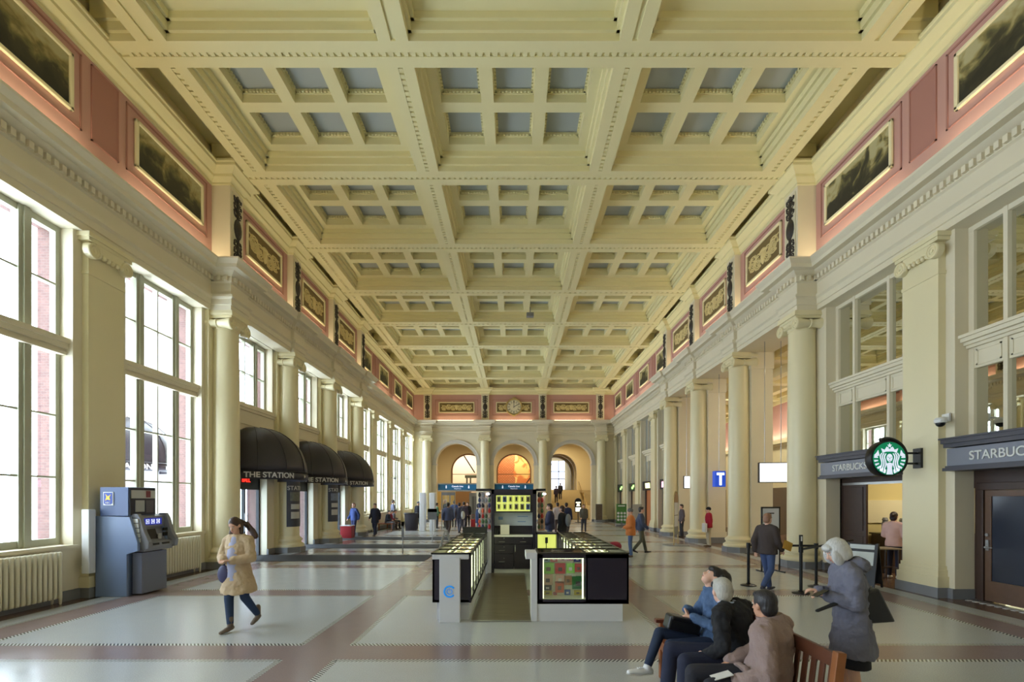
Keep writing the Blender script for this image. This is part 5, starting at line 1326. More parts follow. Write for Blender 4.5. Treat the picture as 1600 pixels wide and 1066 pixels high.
# ================================================================ signs, barriers, bins
def stanchion(label, x, y, top=.97, card=False):
    t = thing('stanchion', label, 'barrier post', (x, y, 0), 0, 'black belt barrier posts')
    b = MB(); b.lathe([(.001, 0), (.17, 0), (.17, .015), (.13, .03), (.05, .045), (.05, .06), (.001, .06)], n=28); b.build('base', M_BLACK, t, smooth=True)
    b = MB(); b.cyl((0, 0, .05), (0, 0, top - .1), .032); b.build('post', M_BLACK, t, smooth=True)
    b = MB(); b.cyl((0, 0, top - .12), (0, 0, top), .045); b.build('belt_head', M_BLACK, t, smooth=True)
    if card: b = MB(); b.box(-.03, .03, -.02, .02, top, top + .25); b.m(1).box(-.014, .014, -.024, -.02, top + .12, top + .22); b.build('sign_holder', [M_BLACK, M_WHITE], t)
stanchion('black barrier post topped with a small upright card holder', 6.05, 10.20, .98, True)
stanchion('black barrier post in front of the coffee shop column, next to the card holder post', 6.84, 10.95, .98)
stanchion('black barrier post behind the person in the dark patterned jacket', 5.38, 11.1, .98)
for i, (a, b_, lab) in enumerate((((6.05, 10.20), (8.70, 12.4), 'black belt running from the card holder post to the coffee shop doorway'), ((5.38, 11.1), (6.84, 10.95), 'black belt between the two rear barrier posts'))):
    m_ = MB(); d = Vector((b_[0] - a[0], b_[1] - a[1], 0)); n_ = Vector((-d.y, d.x, 0)).normalized() * .002
    m_.add([Vector((*a, .90)) + n_, Vector((*a, .90)) - n_, Vector((*b_, .90)) - n_, Vector((*b_, .90)) + n_, Vector((*a, .95)) + n_, Vector((*a, .95)) - n_, Vector((*b_, .95)) - n_, Vector((*b_, .95)) + n_], [(0, 1, 2, 3), (4, 7, 6, 5), (0, 4, 5, 1), (1, 5, 6, 2), (2, 6, 7, 3), (3, 7, 4, 0)])
    tag(m_.build('barrier_belt', M_BLACK), lab, 'belt', 'black barrier belts')
# poster easel by the second column
t = thing('poster_stand', 'tall white portrait poster on a black frame stand between columns', 'poster stand', (7.0, 13.2, 0), R(6))
b = MB(); b.box(-.24, .24, -.01, .01, .2, 1.74); b.m(1).box(-.10, .10, -.014, -.01, 1.58, 1.61); b.build('poster_sheet', [mat('poster_white', (224, 224, 228), .5), M_DARK], t)
b = MB(); b.box(-.27, .27, -.02, .02, 1.73, 1.77); b.box(.24, .27, -.02, .02, 0, 1.76); b.box(-.27, -.24, -.02, .02, 0, 1.76); b.build('stand_frame', M_BLACK, t)
for s in (-1, 1): b = MB(); b.box(s * .25 - .02, s * .25 + .02, -.25, .25, 0, .03); b.build('foot', M_BLACK, t)
# A-frame board by the cafe
t = thing('sandwich_board', 'black A-frame chalkboard with a white card, before the coffee shop doorway', 'A-frame sign', (7.9, 10.95, 0), R(-55))
for s in (-1, 1):
    b = MB(); b.T = Matrix.Rotation(R(-14 * s), 4, 'X'); b.T = Matrix.Translation((0, s * .25, 0)) @ Matrix.Rotation(R(13.5 * s), 4, 'X')
    b.box(-.3, .3, -.015, .015, .08, 1.0); b.box(-.3, -.26, -.02, .02, 0, 1.02); b.box(.26, .3, -.02, .02, 0, 1.02)
    if s < 0: b.m(1).box(-.24, .24, -.02, -.016, .52, .82); b.box(-.24, .24, -.02, -.016, .88, .98)
    b.build('board_panel', [M_BLACK, mat('card_white', (214, 222, 222), .5)], t)
# arched map stand
t = thing('arched_map_stand', 'brass arched stand holding a map sheet, before the fourth shop side column', 'map stand', (6.93, 20.7, 0), R(58))
M_BR = mat('brass_pole', (186, 166, 110), .35, metal=.5)
b = MB()
for s in (-1, 1): b.cyl((s * .36, 0, .02), (s * .36, 0, 1.95), .018)
b.torus((0, 0, 1.95), .36, .018, 'Y', 20, 6, (0, 180)); b.build('arch_frame', M_BR, t, smooth=True)
b = MB(); b.lathe([(.001, 0), (.55, 0), (.55, .02), (.001, .035)], n=32); b.build('base', M_GREY, t)
b = MB(); b.box(-.33, .33, -.01, .01, .45, 1.85); b.m(1).box(-.31, .31, -.014, -.01, 1.30, 1.82); b.box(-.31, .31, -.014, -.01, .80, 1.26); b.m(2).box(-.31, .31, -.014, -.01, .47, .77); b.m(3).lathe([(.001, -.01), (.33, -.01), (.33, .01), (.001, .01)], (0, 0, 1.95), 24, 'Y')
b.build('map_sheet', [M_GREY, mat('map_paper', (206, 212, 216), .5, noise=.08, nscale=20), mat('map_dark', (130, 136, 134), .5), mat('map_brown_head', (150, 120, 84), .5)], t)
# green info board
t = thing('info_board', 'green panel board of white icons standing before the far shops', 'info board', (7.78, 35, 0), R(-4))
b = MB(); b.box(-.36, .36, -.03, .03, .2, 1.6); b.m(1)
for i in range(3):
    for j in range(3): b.cyl((-.23 + .23 * i, -.035, .45 + .24 * j), (-.23 + .23 * i, -.03, .45 + .24 * j), .09)
b.box(-.25, .25, -.035, -.03, 1.42, 1.5); b.build('board_panel', [mat('board_green', (74, 124, 62), .5), M_WHITE], t)
b = MB(); b.box(-.42, .42, -.3, .3, 0, .12); b.box(-.06, .06, -.04, .04, .1, .3); b.build('base', M_GREY, t)
t = thing('info_board', 'blank pale grey panel board standing behind the person in orange', 'info board', (7.9, 31.0, 0), R(-4)); b = MB(); b.box(-.3, .3, -.03, .03, .3, 1.62); b.build('board_panel', mat('board_pale', (176, 170, 156), .6), t); b = MB(); b.box(-.3, .3, -.2, .2, 0, .08); b.box(-.05, .05, -.03, .03, .06, .32); b.build('base', M_GREY, t)
# poster on last far column
t = thing('framed_poster', 'dark photo poster standing against the last column of the far wall', 'poster', (7.1, 40.4, .17)); b = MB(); b.box(-.28, .28, -.03, .03, 0, 1.36); b.m(1).box(-.26, .26, -.036, -.03, .03, 1.33); b.build('poster_sheet', [M_GREY, mat('photo_dark', (96, 78, 64), .5, noise=.6, nscale=5)], t); b = MB(); b.box(-.25, .25, -.15, .15, -.17, .0); b.build('base', M_GREY, t)
# phone sign
t = thing('telephone_sign', 'lit telephone sign box on a post near the staircase', 'sign', (5.3, 40.0, 0)); b = MB(); b.box(-.27, .27, -.1, .1, .85, 1.75); b.lathe([(.001, -.1), (.27, -.1), (.27, .1), (.001, .1)], (0, 0, 1.75), 24, 'Y'); b.build('sign_box', M_BLACK, t)
b = MB(); b.box(-.22, .22, -.11, -.10, .92, 1.25); b.box(-.11, .11, -.11, -.10, 1.42, 1.55); b.cap((-.15, -.11, 1.66), (.15, -.11, 1.66), .05, .05, 8); b.box(-.15, .15, -.11, -.10, 1.36, 1.42); b.build('lit_symbol', mat('phone_glow', (250, 246, 220), .5, emit=(250, 244, 214), estr=1.8), t); b = MB(); b.cyl((0, 0, 0), (0, 0, .85), .04); b.cyl((0, 0, 0), (0, 0, .04), .25); b.build('post', M_BLACK, t)
# T sign and hanging screens
def screen(label, x, y, z, w, h, glow, rz=0, strength=2.2):
    t = thing('hanging_screen', label, 'screen', (x, y, z), rz, 'hanging screens behind the colonnade'); b = MB(); b.box(-w / 2 - .03, w / 2 + .03, -.04, .06, -h / 2 - .03, h / 2 + .03); b.build('screen_case', M_BLACK, t)
    b = MB(); b.box(-w / 2, w / 2, -.05, -.041, -h / 2, h / 2); b.build('screen_panel', mat('screen_white', (250, 252, 255), .5, emit=(245, 250, 255), estr=strength), t)
    b = MB()
    for s in (-1, 1): b.cyl((s * w * .3, 0, h / 2), (s * w * .3, 0, 7.37 - z), .012, n=6)
    b.build('hanger', M_STEEL, t)
screen('large white lit screen hanging between the first two shop side columns', 8.83, 16.5, 2.88, .88, .63, 1, R(-6))
screen('small white lit screen hanging beyond the third shop side column', 8.75, 24.0, 2.80, .6, .57, 1)
t = thing('lit_box_sign', 'blue lit box sign with a white T hanging beside a shop side pier', 'sign', (8.86, 20.9, 2.84)); b = MB(); b.box(-.23, .23, -.15, .15, -.34, .34); b.build('sign_box', mat('sign_blue', (20, 60, 150), .4, emit=(24, 70, 190), estr=.8), t, bevel=.02)
b = MB(); b.box(-.16, .16, -.16, -.15, .16, .26); b.box(-.05, .05, -.16, -.15, -.27, .2); b.build('letter', mat('letter_glow', (240, 248, 255), .5, emit=(230, 244, 255), estr=2.2), t); b = MB(); b.cyl((0, 0, .34), (0, 0, 4.53), .015, n=6); b.build('hanger', M_STEEL, t)
# security gates, post signs, bin, bench seat by windows
for i, (x, lab) in enumerate(((-5.55, 'white upright security gate panel, the one nearer the windows'), (-4.95, 'white upright security gate panel, the one nearer the arches'))):
    b = MB(); b.box(-.17, .17, -.25, .25, 0, 2.35); o = b.build('gate_panel', mat('gate_white', (238, 240, 246), .3), bevel=.04); o.location = (x, 29.5, 0); tag(o, lab, 'gate', 'white security gate panels')
t = thing('glass_gate', 'clear glass gate with grey frame next to the white gate panels', 'gate', (-4.2, 31, 0)); b = MB()
for x in (-.42, .1, .42): b.box(x - .025, x + .025, -.05, .05, 0, 2.4)
b.box(-.42, .42, -.05, .05, 2.2, 2.4); b.build('gate_frame', M_GREY, t); b = MB(); b.box(-.4, .4, -.01, .01, .05, 2.2); b.build('gate_glass', M_CGLASS, t)
def post_sign(label, x, y, h, w, ph, cm, cw=.05):
    t = thing('post_sign', label, 'sign', (x, y, 0)); b = MB(); b.lathe([(.001, 0), (.22, 0), (.22, .015), (.02, .03), (.001, .03)], n=24); b.build('base', M_STEEL, t); b = MB(); b.cyl((0, 0, .02), (0, 0, h), .018, n=10); b.build('post', M_STEEL, t)
    b = MB(); b.box(-w / 2, w / 2, -.015, .015, h, h + ph); b.m(1).box(-w / 2, w / 2, -.015, .015, h + ph * .7, h + ph); b.build('sign_plate', cm, t)
post_sign('small grey notice on a steel post standing beyond the mats', -3.68, 21.8, 1.05, .42, .48, [M_GREY, mat('notice_olive', (122, 124, 66), .5)])
post_sign('slim steel barrier post with a narrow grey tag, between the first two mats', -3.95, 17.2, .62, .09, .55, [M_GREY, mat('tag_brown', (120, 110, 80), .5)])
t = thing('litter_bin', 'dark litter bin with a black liner by the windows', 'bin', (-6.5, 30.6, 0)); b = MB(); b.lathe([(.36, 0), (.42, 1.0), (.46, 1.04), (.42, 1.08), (.3, 1.05)], n=24); b.build('bin_body', mat('bin_dark', (54, 52, 60), .5, bump=.6, bscale=9), t, smooth=True); b = MB(); b.torus((0, 0, 1.05), .42, .04, 'Z', 24, 6); b.build('bin_rim', M_BLACK, t)
t = thing('wet_floor_stand', 'thin grey A-shaped stand behind the narrow kiosk counter', 'stand', (-2.22, 15.8, 0)); b = MB()
for s in (-1, 1):
    for y in (-.12, .12): b.tube([(s * .30, y * 1.5, 0), (s * .03, y, .95)], .018)
b.box(-.04, .04, -.14, .14, .93, .97); b.build('stand_frame', mat('stand_grey', (150, 150, 140), .5), t)
# red counter by the third awning
b = MB(); b.box(-8.65, -8.1, 24.1, 24.6, .014, .62); b.m(1).box(-8.67, -8.08, 24.08, 24.62, .62, .65); tag(b.build('red_booth', [mat('booth_red', (160, 30, 38), .45), M_WHITE], bevel=.01), 'low red booth box under the third black awning', 'booth')
# cameras
def dome(label, x, y, z, s):
    t = thing('security_camera', label, 'camera', (x, y, z)); b = MB(); b.lathe([(.001, 0), (.10, 0), (.105, .06), (.08, .10), (.001, .10)], n=20); b.build('camera_housing', M_WHITE, t, smooth=True); b = MB(); b.ell((0, 0, -.01), (.08, .08, .07), 14, 8); b.build('camera_dome', M_BLACK, t, smooth=True); b = MB(); b.cap((0, 0, .1), (s * .2, .12, .13), .02); b.box(s * .19, s * .23, .02, .2, .04, .2); b.build('bracket', M_WHITE, t)
dome('white dome camera on the shop wall above the brown coffee shop door', 8.48, 9.62, 3.5, 1)
b = MB(); b.ell((0, 0, 0), (.09, .12, .07), 10, 6); b.cap((0, 0, 0), (-.25, .05, .05), .02); o = b.build('wall_speaker', M_GREY); o.location = (-8.33, 33.9, 3.4); tag(o, 'small grey camera on the pilaster between far windows', 'camera')
for i, (x, y, z, lab) in enumerate(((1.4, 23.9, 11.15, 'small dark projector hanging from the ceiling, before the clock'),)):
    t = thing('ceiling_projector', lab, 'projector', (x - .6, y, z)); b = MB(); b.box(-.18, .18, -.14, .14, -.18, .0); b.build('projector_body', M_GREY, t, bevel=.02); b = MB(); b.cyl((0, 0, 0), (0, 0, .3), .02); b.build('hanger', M_GREY, t)
# ================================================================ bench
t = thing('bench', 'brown slatted wooden bench carrying three seated people', 'bench', (1.95, 4.35, 0))
BX0, BX1, BY0, BY1 = 1.62, 2.26, 3.32, 5.42
sm = mat('bench_seat_wood', (132, 76, 44), .38, noise=.25, nscale=10)
b = MB()
for i in range(5): x = BX0 + .02 + .108 * i; b.box(x, x + .085, BY0 + .04, BY1 - .04, .415, .44)
b.box(BX0 - .012, BX0 + .02, BY0, BY1, .34, .44); b.build('seat', sm, t, world=True, bevel=.004)
b = MB(); b.T = Matrix.Translation((2.20, 0, .5)) @ Matrix.Rotation(R(7), 4, 'Y')
b.box(-.02, .02, BY0 + .05, BY1 - .05, .32, .42); b.box(-.02, .02, BY0 + .05, BY1 - .05, -.02, .05)
n = 20
for i in range(n): y = BY0 + .08 + (BY1 - BY0 - .16) * i / (n - 1); b.box(-.008, .008, y - .028, y + .028, .04, .33)
b.build('backrest', mat('bench_back_wood', (96, 56, 38), .4, noise=.25, nscale=10), t, world=True, bevel=.004)
for y in (BY0, BY1 - .06):
    b = MB(); b.box(BX0, BX0 + .06, y, y + .06, 0, .62); b.build('leg', M_WOOD, t, world=True, bevel=.005)
    b = MB(); b.T = Matrix.Translation((2.20, 0, .0)); b.box(-.03, .037, y + .002, y + .058, 0, .5); b.T = Matrix.Translation((2.20, 0, .5)) @ Matrix.Rotation(R(7), 4, 'Y'); b.box(-.03, .035, y, y + .06, -.02, .44); b.build('leg', mat('bench_post_wood', (146, 90, 50), .38, noise=.2, nscale=10), t, world=True, bevel=.006)
    b = MB(); b.box(BX0 - .05, 2.24, y - .01, y + .07, .62, .66); b.build('armrest', mat('bench_arm_wood', (104, 52, 36), .35, noise=.2, nscale=10), t, world=True, bevel=.008)
    b = MB(); b.box(BX0, 2.2, y + .01, y + .05, .16, .21); b.build('stretcher', M_WOOD, t, world=True)
b = MB(); b.box(BX0 + .02, BX0 + .06, BY0, BY1, .30, .36); b.build('apron', M_WOOD, t, world=True)

# ================================================================ people
def lerp(a, b, f): return Vector(a) * (1 - f) + Vector(b) * f
def mk_cloth(name, c, rough=.85, n=.12, bump=.25, bs=40): return mat('cloth_' + name, c, rough, noise=n, nscale=9, bump=bump, bscale=bs)
def mk_hair(name, c):
    if 'hair_' + name in MATS: return MATS['hair_' + name]
    t = NT('hair_' + name, .45); v = t.n('TexCoord').outputs['Object']; mp = t.n('Mapping'); mp.inputs['Scale'].default_value = (70, 70, 5); t.l(v, mp.inputs[0]); n_ = t.noise(1.6, 3, mp.outputs[0])
    t.l(t.mix(n_, tuple(q * .55 for q in lin(c)), tuple(min(1, q * 1.35) for q in lin(c))), t.b.inputs['Base Color']); bp = t.n('Bump'); bp.inputs['Strength'].default_value = .5; bp.inputs['Distance'].default_value = .01; t.l(n_, bp.inputs['Height']); t.l(bp.outputs[0], t.b.inputs['Normal']); return t.m
def blob(mb, name, m, parent, voxel, smooth=4, sub=0):
    o = mb.build(name, m, parent, smooth=True, angle=180, fix=False)
    r = o.modifiers.new('r', 'REMESH'); r.mode = 'VOXEL'; r.voxel_size = voxel; r.use_smooth_shade = True
    if smooth: s = o.modifiers.new('s', 'SMOOTH'); s.factor = .5; s.iterations = smooth
    return o
def hand(mb, w, d, side, up, curl=.5, k=1.0):
    """palm and five fingers: w wrist, d pointing direction, side = across the palm (towards the thumb), up = back of the hand"""
    w = Vector(w); d = Vector(d).normalized(); side = Vector(side); side = (side - d * side.dot(d)).normalized(); up = side.cross(d) if Vector(up).dot(side.cross(d)) > 0 else d.cross(side)
    r = .009 * k
    mb.loft([(w - d * .01, .026 * k, .020 * k, side), (w + d * .02, .030 * k, .017 * k, side), (w + d * .055 * k, .038 * k, .015 * k, side), (w + d * .085 * k, .038 * k, .012 * k, side)], 12)
    for i, (off, L) in enumerate(((.029, .066), (.010, .076), (-.010, .070), (-.029, .056))):
        p = w + d * .078 * k + side * off * k; L *= k
        a = curl * (.45 + .1 * i)
        d1 = (d * math.cos(a) - up * math.sin(a)); p1 = p + d1 * L * .5; d2 = (d * math.cos(a * 2.3) - up * math.sin(a * 2.3)); p2 = p1 + d2 * L * .32; d3 = (d * math.cos(a * 3.2) - up * math.sin(a * 3.2)); p3 = p2 + d3 * L * .22
        mb.cap(p, p1, r, r * .95, 8); mb.cap(p1, p2, r * .95, r * .85, 8); mb.cap(p2, p3, r * .85, r * .7, 8)
    q = w + d * .025 * k + side * .028 * k; q1 = q + (side * .75 + d * .6 - up * .2).normalized() * .038 * k; q2 = q1 + (side * .15 + d * .95 - up * .35).normalized() * .032 * k
    mb.cap(q, q1, r * 1.35, r * 1.15, 8); mb.cap(q1, q2, r * 1.1, r * .85, 8)
def person(label, loc, rz, J=None, H=1.72, skin=M_SKIN, top=None, bottom=None, shoes=None, hair=None, head=(0, 0), vox=.014, cat='person', fem=False, hands=.5, build=1.0, group=None, far=False):
    """body of a person facing local +y; J overrides joints (local metres)"""
    t = thing('person', label, cat, loc, rz, group); k = H / 1.75
    b = dict(pel=(0, 0, .93), waist=(0, 0, 1.08), chest=(0, 0, 1.28), neck=(0, -.01, 1.45), headc=(0, .025, 1.625),
             shl=(-.175, -.01, 1.40), shr=(.175, -.01, 1.40), ell=(-.215, -.04, 1.12), elr=(.215, -.04, 1.12), wrl=(-.21, .06, .87), wrr=(.21, .06, .87),
             hil=(-.09, 0, .92), hir=(.09, 0, .92), knl=(-.095, .02, .50), knr=(.095, .02, .50), anl=(-.10, -.02, .085), anr=(.10, -.02, .085), tol=(-.115, .14, .03), tor=(.115, .14, .03))
    g = {q: Vector(v) * k for q, v in b.items()}
    if J: g.update({q: Vector(v) for q, v in J.items()})
    yaw, pit = head; HR_ = Matrix.Rotation(R(yaw), 3, 'Z') @ Matrix.Rotation(R(pit), 3, 'X')
    hc = g['headc']; hs = k * (1.04 if not fem else 1.0)
    def hp(x, y, z): return hc + HR_ @ Vector((x * hs, y * hs, z * hs))
    side = (g['shr'] - g['shl']).normalized(); hside = (g['hir'] - g['hil']).normalized()
    sw = (g['shr'] - g['shl']).length / 2
    m = MB()
    m.ell(hp(0, -.012, .018), (.073 * hs, .092 * hs, .098 * hs), 18, 12, HR_); m.ell(hp(0, .028, -.045), (.055 * hs, .060 * hs, .070 * hs), 14, 10, HR_); m.ell(hp(0, .058, -.088), (.026 * hs, .026 * hs, .022 * hs), 10, 6, HR_)
    m.cap(hp(0, .080, .01), hp(0, .100, -.030), .009 * hs, .015 * hs, 8); m.ell(hp(0, .082, -.060), (.024 * hs, .010 * hs, .010 * hs), 8, 5, HR_)
    m.ell(hp(-.03, .066, .028), (.022 * hs, .018 * hs, .008 * hs), 8, 5, HR_); m.ell(hp(.03, .066, .028), (.022 * hs, .018 * hs, .008 * hs), 8, 5, HR_)
    for s in (-1, 1): m.ell(hp(s * .077, -.010, -.008), (.012 * hs, .022 * hs, .032 * hs), 8, 6, HR_)
    m.cap(g['neck'] - Vector((0, 0, .05)), hp(0, -.02, -.07), .056 * k, .052 * k, 12)
    up_ = [(g['pel'] - (g['waist'] - g['pel']) * .35, .13 * k * build, .10 * k * build, hside), (g['pel'], .165 * k * build, .115 * k * build, hside), (g['waist'], .135 * k * build, .10 * k * build, hside), (g['chest'], .155 * k * build, .115 * k * build, side), (lerp(g['chest'], g['neck'], .65), .165 * k * build, .095 * k * build, side), (g['neck'] + Vector((0, 0, .01)), .07 * k, .06 * k, side)]
    m.loft(up_, 20)
    for s, q in (('l', -1), ('r', 1)):
        sh, el, wr, hi, kn, an, to = (g[n_ + s] for n_ in ('sh', 'el', 'wr', 'hi', 'kn', 'an', 'to'))
        m.cap(lerp(g['neck'], sh, .55), sh, .05 * k, .052 * k, 10); m.cap(sh, el, .048 * k * build, .038 * k, 12); m.cap(el, wr, .038 * k, .026 * k, 12)
        m.cap(hi, kn, .080 * k * build, .052 * k, 14); m.cap(kn, lerp(kn, an, .35), .052 * k, .054 * k, 12); m.cap(lerp(kn, an, .35), an, .054 * k, .036 * k, 12)
        m.cap(an, an + Vector((0, 0, -.03 * k)), .036 * k, .034 * k, 10); m.cap(an + Vector((0, 0, -.045 * k)), to, .034 * k, .026 * k, 10)
        hd = t.get('x', None); fd = (wr - el).normalized(); hv = g.get('hd' + s, fd); inw = (Vector((-q * .8, .5, 0)))
        hand(m, wr, hv, g.get('th' + s, inw), g.get('up' + s, Vector((q, 0, .3))), hands, k)
    blob(m, 'body', skin, t, vox if not far else .02, 2 if not far else 1)
    # eyes and brows
    e = MB()
    for s in (-1, 1): e.ell(hp(s * .030, .077, .010), (.012 * hs, .007 * hs, .008 * hs), 10, 6, HR_)
    e.m(1)
    for s in (-1, 1): e.ell(hp(s * .030, .0835, .010), (.005 * hs, .003 * hs, .005 * hs), 8, 5, HR_); e.cap(hp(s * .015, .083, .030), hp(s * .045, .076, .032), .003 * hs, .0025 * hs, 6)
    e.build('eyes', [mat('eye_white', (220, 214, 206), .3), M_BLACK], t, smooth=True)
    l = MB(); l.ell(hp(0, .090, -.060), (.020 * hs, .005 * hs, .006 * hs), 8, 5, HR_); l.build('lips', mat('lips', (170, 96, 92), .5), t, smooth=True)
    if top:
        c = MB(); ex = top.get('ex', .018) * 1.0; hem = top.get('hem'); fl = top.get('flare', 1.0); thick = build * top.get('bulk', 1.0)
        spine = [(g['chest'] - (g['chest'] - g['waist']) * .0, .160 * k * thick + ex, .118 * k * thick + ex, side), (lerp(g['chest'], g['neck'], .45), .172 * k * thick + ex, .108 * k * thick + ex, side), (lerp(g['chest'], g['neck'], .80), .145 * k * thick + ex, .085 * k * thick + ex, side), (g['neck'] + (g['neck'] - g['chest']).normalized() * .02, .075 * k + ex, .068 * k + ex, side)]
        low = [(g['waist'], .140 * k * thick + ex * 1.2, .108 * k * thick + ex * 1.2, hside), (g['pel'], .172 * k * thick + ex * fl, .122 * k * thick + ex * fl, hside)]
        if hem is not None:      # coat skirt: extra section(s) below the pelvis
            hemc, ha, hb = hem; low.append((lerp(g['pel'], hemc, .5), (.172 * k * thick + ex + ha) / 2 + .01, (.122 * k * thick + ex + hb) / 2 + .01, hside)); low.append((Vector(hemc), ha, hb, hside))
        else: low.append((g['pel'] - (g['waist'] - g['pel']).normalized() * .08, .175 * k * thick + ex, .125 * k * thick + ex, hside))
        c.loft(list(reversed(low)) + spine, 24)
        for s, q in (('l', -1), ('r', 1)):
            sh, el, wr = g['sh' + s], g['el' + s], g['wr' + s]
            c.cap(lerp(g['neck'], sh, .45), sh, .058 * k + ex, .060 * k + ex * .8, 12); c.cap(sh, el, .058 * k * thick + ex * .8, .046 * k + ex * .8, 14); c.cap(el, lerp(el, wr, .92), .047 * k + ex * .8, .034 * k + ex * .9, 14)
            for f in (.3, .55, .8): p = lerp(sh, el, f); c.torus(p, .048 * k, .006, 'Z', 12, 4) if False else None
        if top.get('collar', True): c.torus(g['neck'] + Vector((0, 0, .025)), .072 * k, .022, 'Z', 20, 8)
        if top.get('hood'): c.ell(g['neck'] + top['hood'], (.13, .10, .085), 14, 8)
        o = blob(c, top.get('name', 'jacket'), top['mat'], t, vox * 1.05 if not far else .022, 3)
        if not far:
            tx = bpy.data.textures.get('fold_noise') or bpy.data.textures.new('fold_noise', 'CLOUDS'); tx.noise_scale = .075; tx.noise_depth = 2
            d_ = o.modifiers.new('d', 'DISPLACE'); d_.texture = tx; d_.strength = top.get('fold', .036); d_.mid_level = .5; d_.texture_coords = 'LOCAL'
            s2 = o.modifiers.new('s2', 'SMOOTH'); s2.iterations = 1
    if bottom:
        c = MB(); ex = bottom.get('ex', .010)
        if bottom.get('kind') == 'skirt':
            c.loft([(Vector(bottom['hem'][0]), bottom['hem'][1], bottom['hem'][2], hside), (g['pel'], .175 * k + ex, .125 * k + ex, hside), (g['waist'], .14 * k + ex, .105 * k + ex, hside)], 22)
            blob(c, 'skirt', bottom['mat'], t, vox * 1.2, 2)
        else:
            c.loft([(g['pel'] - (g['waist'] - g['pel']) * .5, .15 * k * build + ex, .115 * k * build + ex, hside), (g['pel'], .168 * k * build + ex, .118 * k * build + ex, hside), (lerp(g['pel'], g['waist'], .6), .15 * k * build + ex, .11 * k * build + ex, hside)], 20)
            for s in 'lr':
                hi, kn, an = g['hi' + s], g['kn' + s], g['an' + s]; sl = bottom.get('slim', 0)
                c.cap(hi, kn, .086 * k * build + ex, .058 * k + ex, 16); c.cap(kn, lerp(kn, an, .93), .058 * k + ex, (.050 - .008 * sl) * k + ex * (1 - .3 * sl), 16)
            blob(c, 'trousers', bottom['mat'], t, vox * 1.1 if not far else .022, 2)
    if shoes:
        for s in 'lr':
            an, to = g['an' + s], g['to' + s]; d = (to - an); dn = Vector((d.x, d.y, d.z + .05)).normalized(); c = MB()
            heel = an + Vector((0, 0, -.045 * k)) - dn * .03 * k
            c.cap(heel, lerp(heel, to, .6), .040 * k, .044 * k, 12, asp=.9); c.cap(lerp(heel, to, .6), to + dn * .02 * k, .044 * k, .034 * k, 12, asp=.75); c.cap(an + Vector((0, 0, .0 + shoes.get('shaft', 0))), an + Vector((0, 0, -.03)), .044 * k, .046 * k, 12)
            o = blob(c, 'shoe', shoes['mat'], t, .009 if not far else .02, 2)
            if shoes.get('sole'):
                c = MB(); c.cap(heel - Vector((0, 0, .028 * k)), lerp(heel, to, .6) - Vector((0, 0, .030 * k)), .043 * k, .047 * k, 14, asp=.25, side=(1, 0, 0)); c.cap(lerp(heel, to, .6) - Vector((0, 0, .030 * k)), to + dn * .022 * k - Vector((0, 0, .018 * k)), .047 * k, .036 * k, 14, asp=.3, side=(1, 0, 0)); c.build('sole', shoes['sole'], o, smooth=True)
                c = MB(); up3 = Vector((0, 0, 1)) - dn * dn.z
                for f in (.30, .42, .54, .66): p_ = lerp(heel, to, f) + up3 * .040 * k; sv = dn.cross(up3).normalized() * .02 * k; c.cap(p_ - sv, p_ + sv, .004, .004, 6)
                c.build('laces', mat('lace_grey', (190, 190, 194), .7), o, smooth=True)
    if hair:
        c = MB(); st = hair['style']
        if st in ('short', 'bob', 'long', 'bun'):
            c.ell(hp(0, -.026, .034), (.084 * hs, .097 * hs, .098 * hs), 20, 12, HR_)
            if st == 'short': c.ell(hp(0, -.055, -.02), (.074 * hs, .060 * hs, .075 * hs), 16, 10, HR_); c.ell(hp(0, .03, .085), (.06 * hs, .05 * hs, .035 * hs), 12, 8, HR_)
            if st in ('long', 'bun'): c.ell(hp(0, -.05, -.03), (.082 * hs, .062 * hs, .09 * hs), 16, 10, HR_)
            if st == 'bun': c.ell(hp(0, -.13, .03), (.04, .04, .04), 12, 8)
            if st == 'bob':
                c.loft([(hp(0, -.030, -.105), .098 * hs, .088 * hs, HR_ @ Vector((1, 0, 0))), (hp(0, -.032, -.06), .106 * hs, .102 * hs, HR_ @ Vector((1, 0, 0))), (hp(0, -.030, .0), .104 * hs, .108 * hs, HR_ @ Vector((1, 0, 0))), (hp(0, -.026, .06), .094 * hs, .104 * hs, HR_ @ Vector((1, 0, 0))), (hp(0, -.02, .115), .055 * hs, .065 * hs, HR_ @ Vector((1, 0, 0)))], 22)
                for s in (-1, 1): c.ell(hp(s * .078, .050, -.050), (.030 * hs, .052 * hs, .085 * hs), 12, 8, HR_)
                c.ell(hp(0, .06, .07), (.07 * hs, .04 * hs, .04 * hs), 12, 8, HR_)
            if 'locks' in hair:
                for pts, r in hair['locks']:
                    for a, b_ in zip(pts, pts[1:]): c.cap(a, b_, r, r * .9, 10, asp=.7)
        if st == 'cap':
            c.ell(hp(0, -.02, .045), (.092 * hs, .106 * hs, .088 * hs), 18, 10, HR_); c.torus(hp(0, -.012, .03), .088 * hs, .014, 'Z', 20, 6)
        o = blob(c, 'hair' if st != 'cap' else 'knit_hat', hair['mat'], t, vox if not far else .018, 2)
    return t
K = lambda n_, c, **kw: mk_cloth(n_, c, **kw)
# ---- three people on the bench: local +y is world -x, local +x is world +y
def L2(ox, oy, X, Y, Z): return (Y - oy, ox - X, Z)
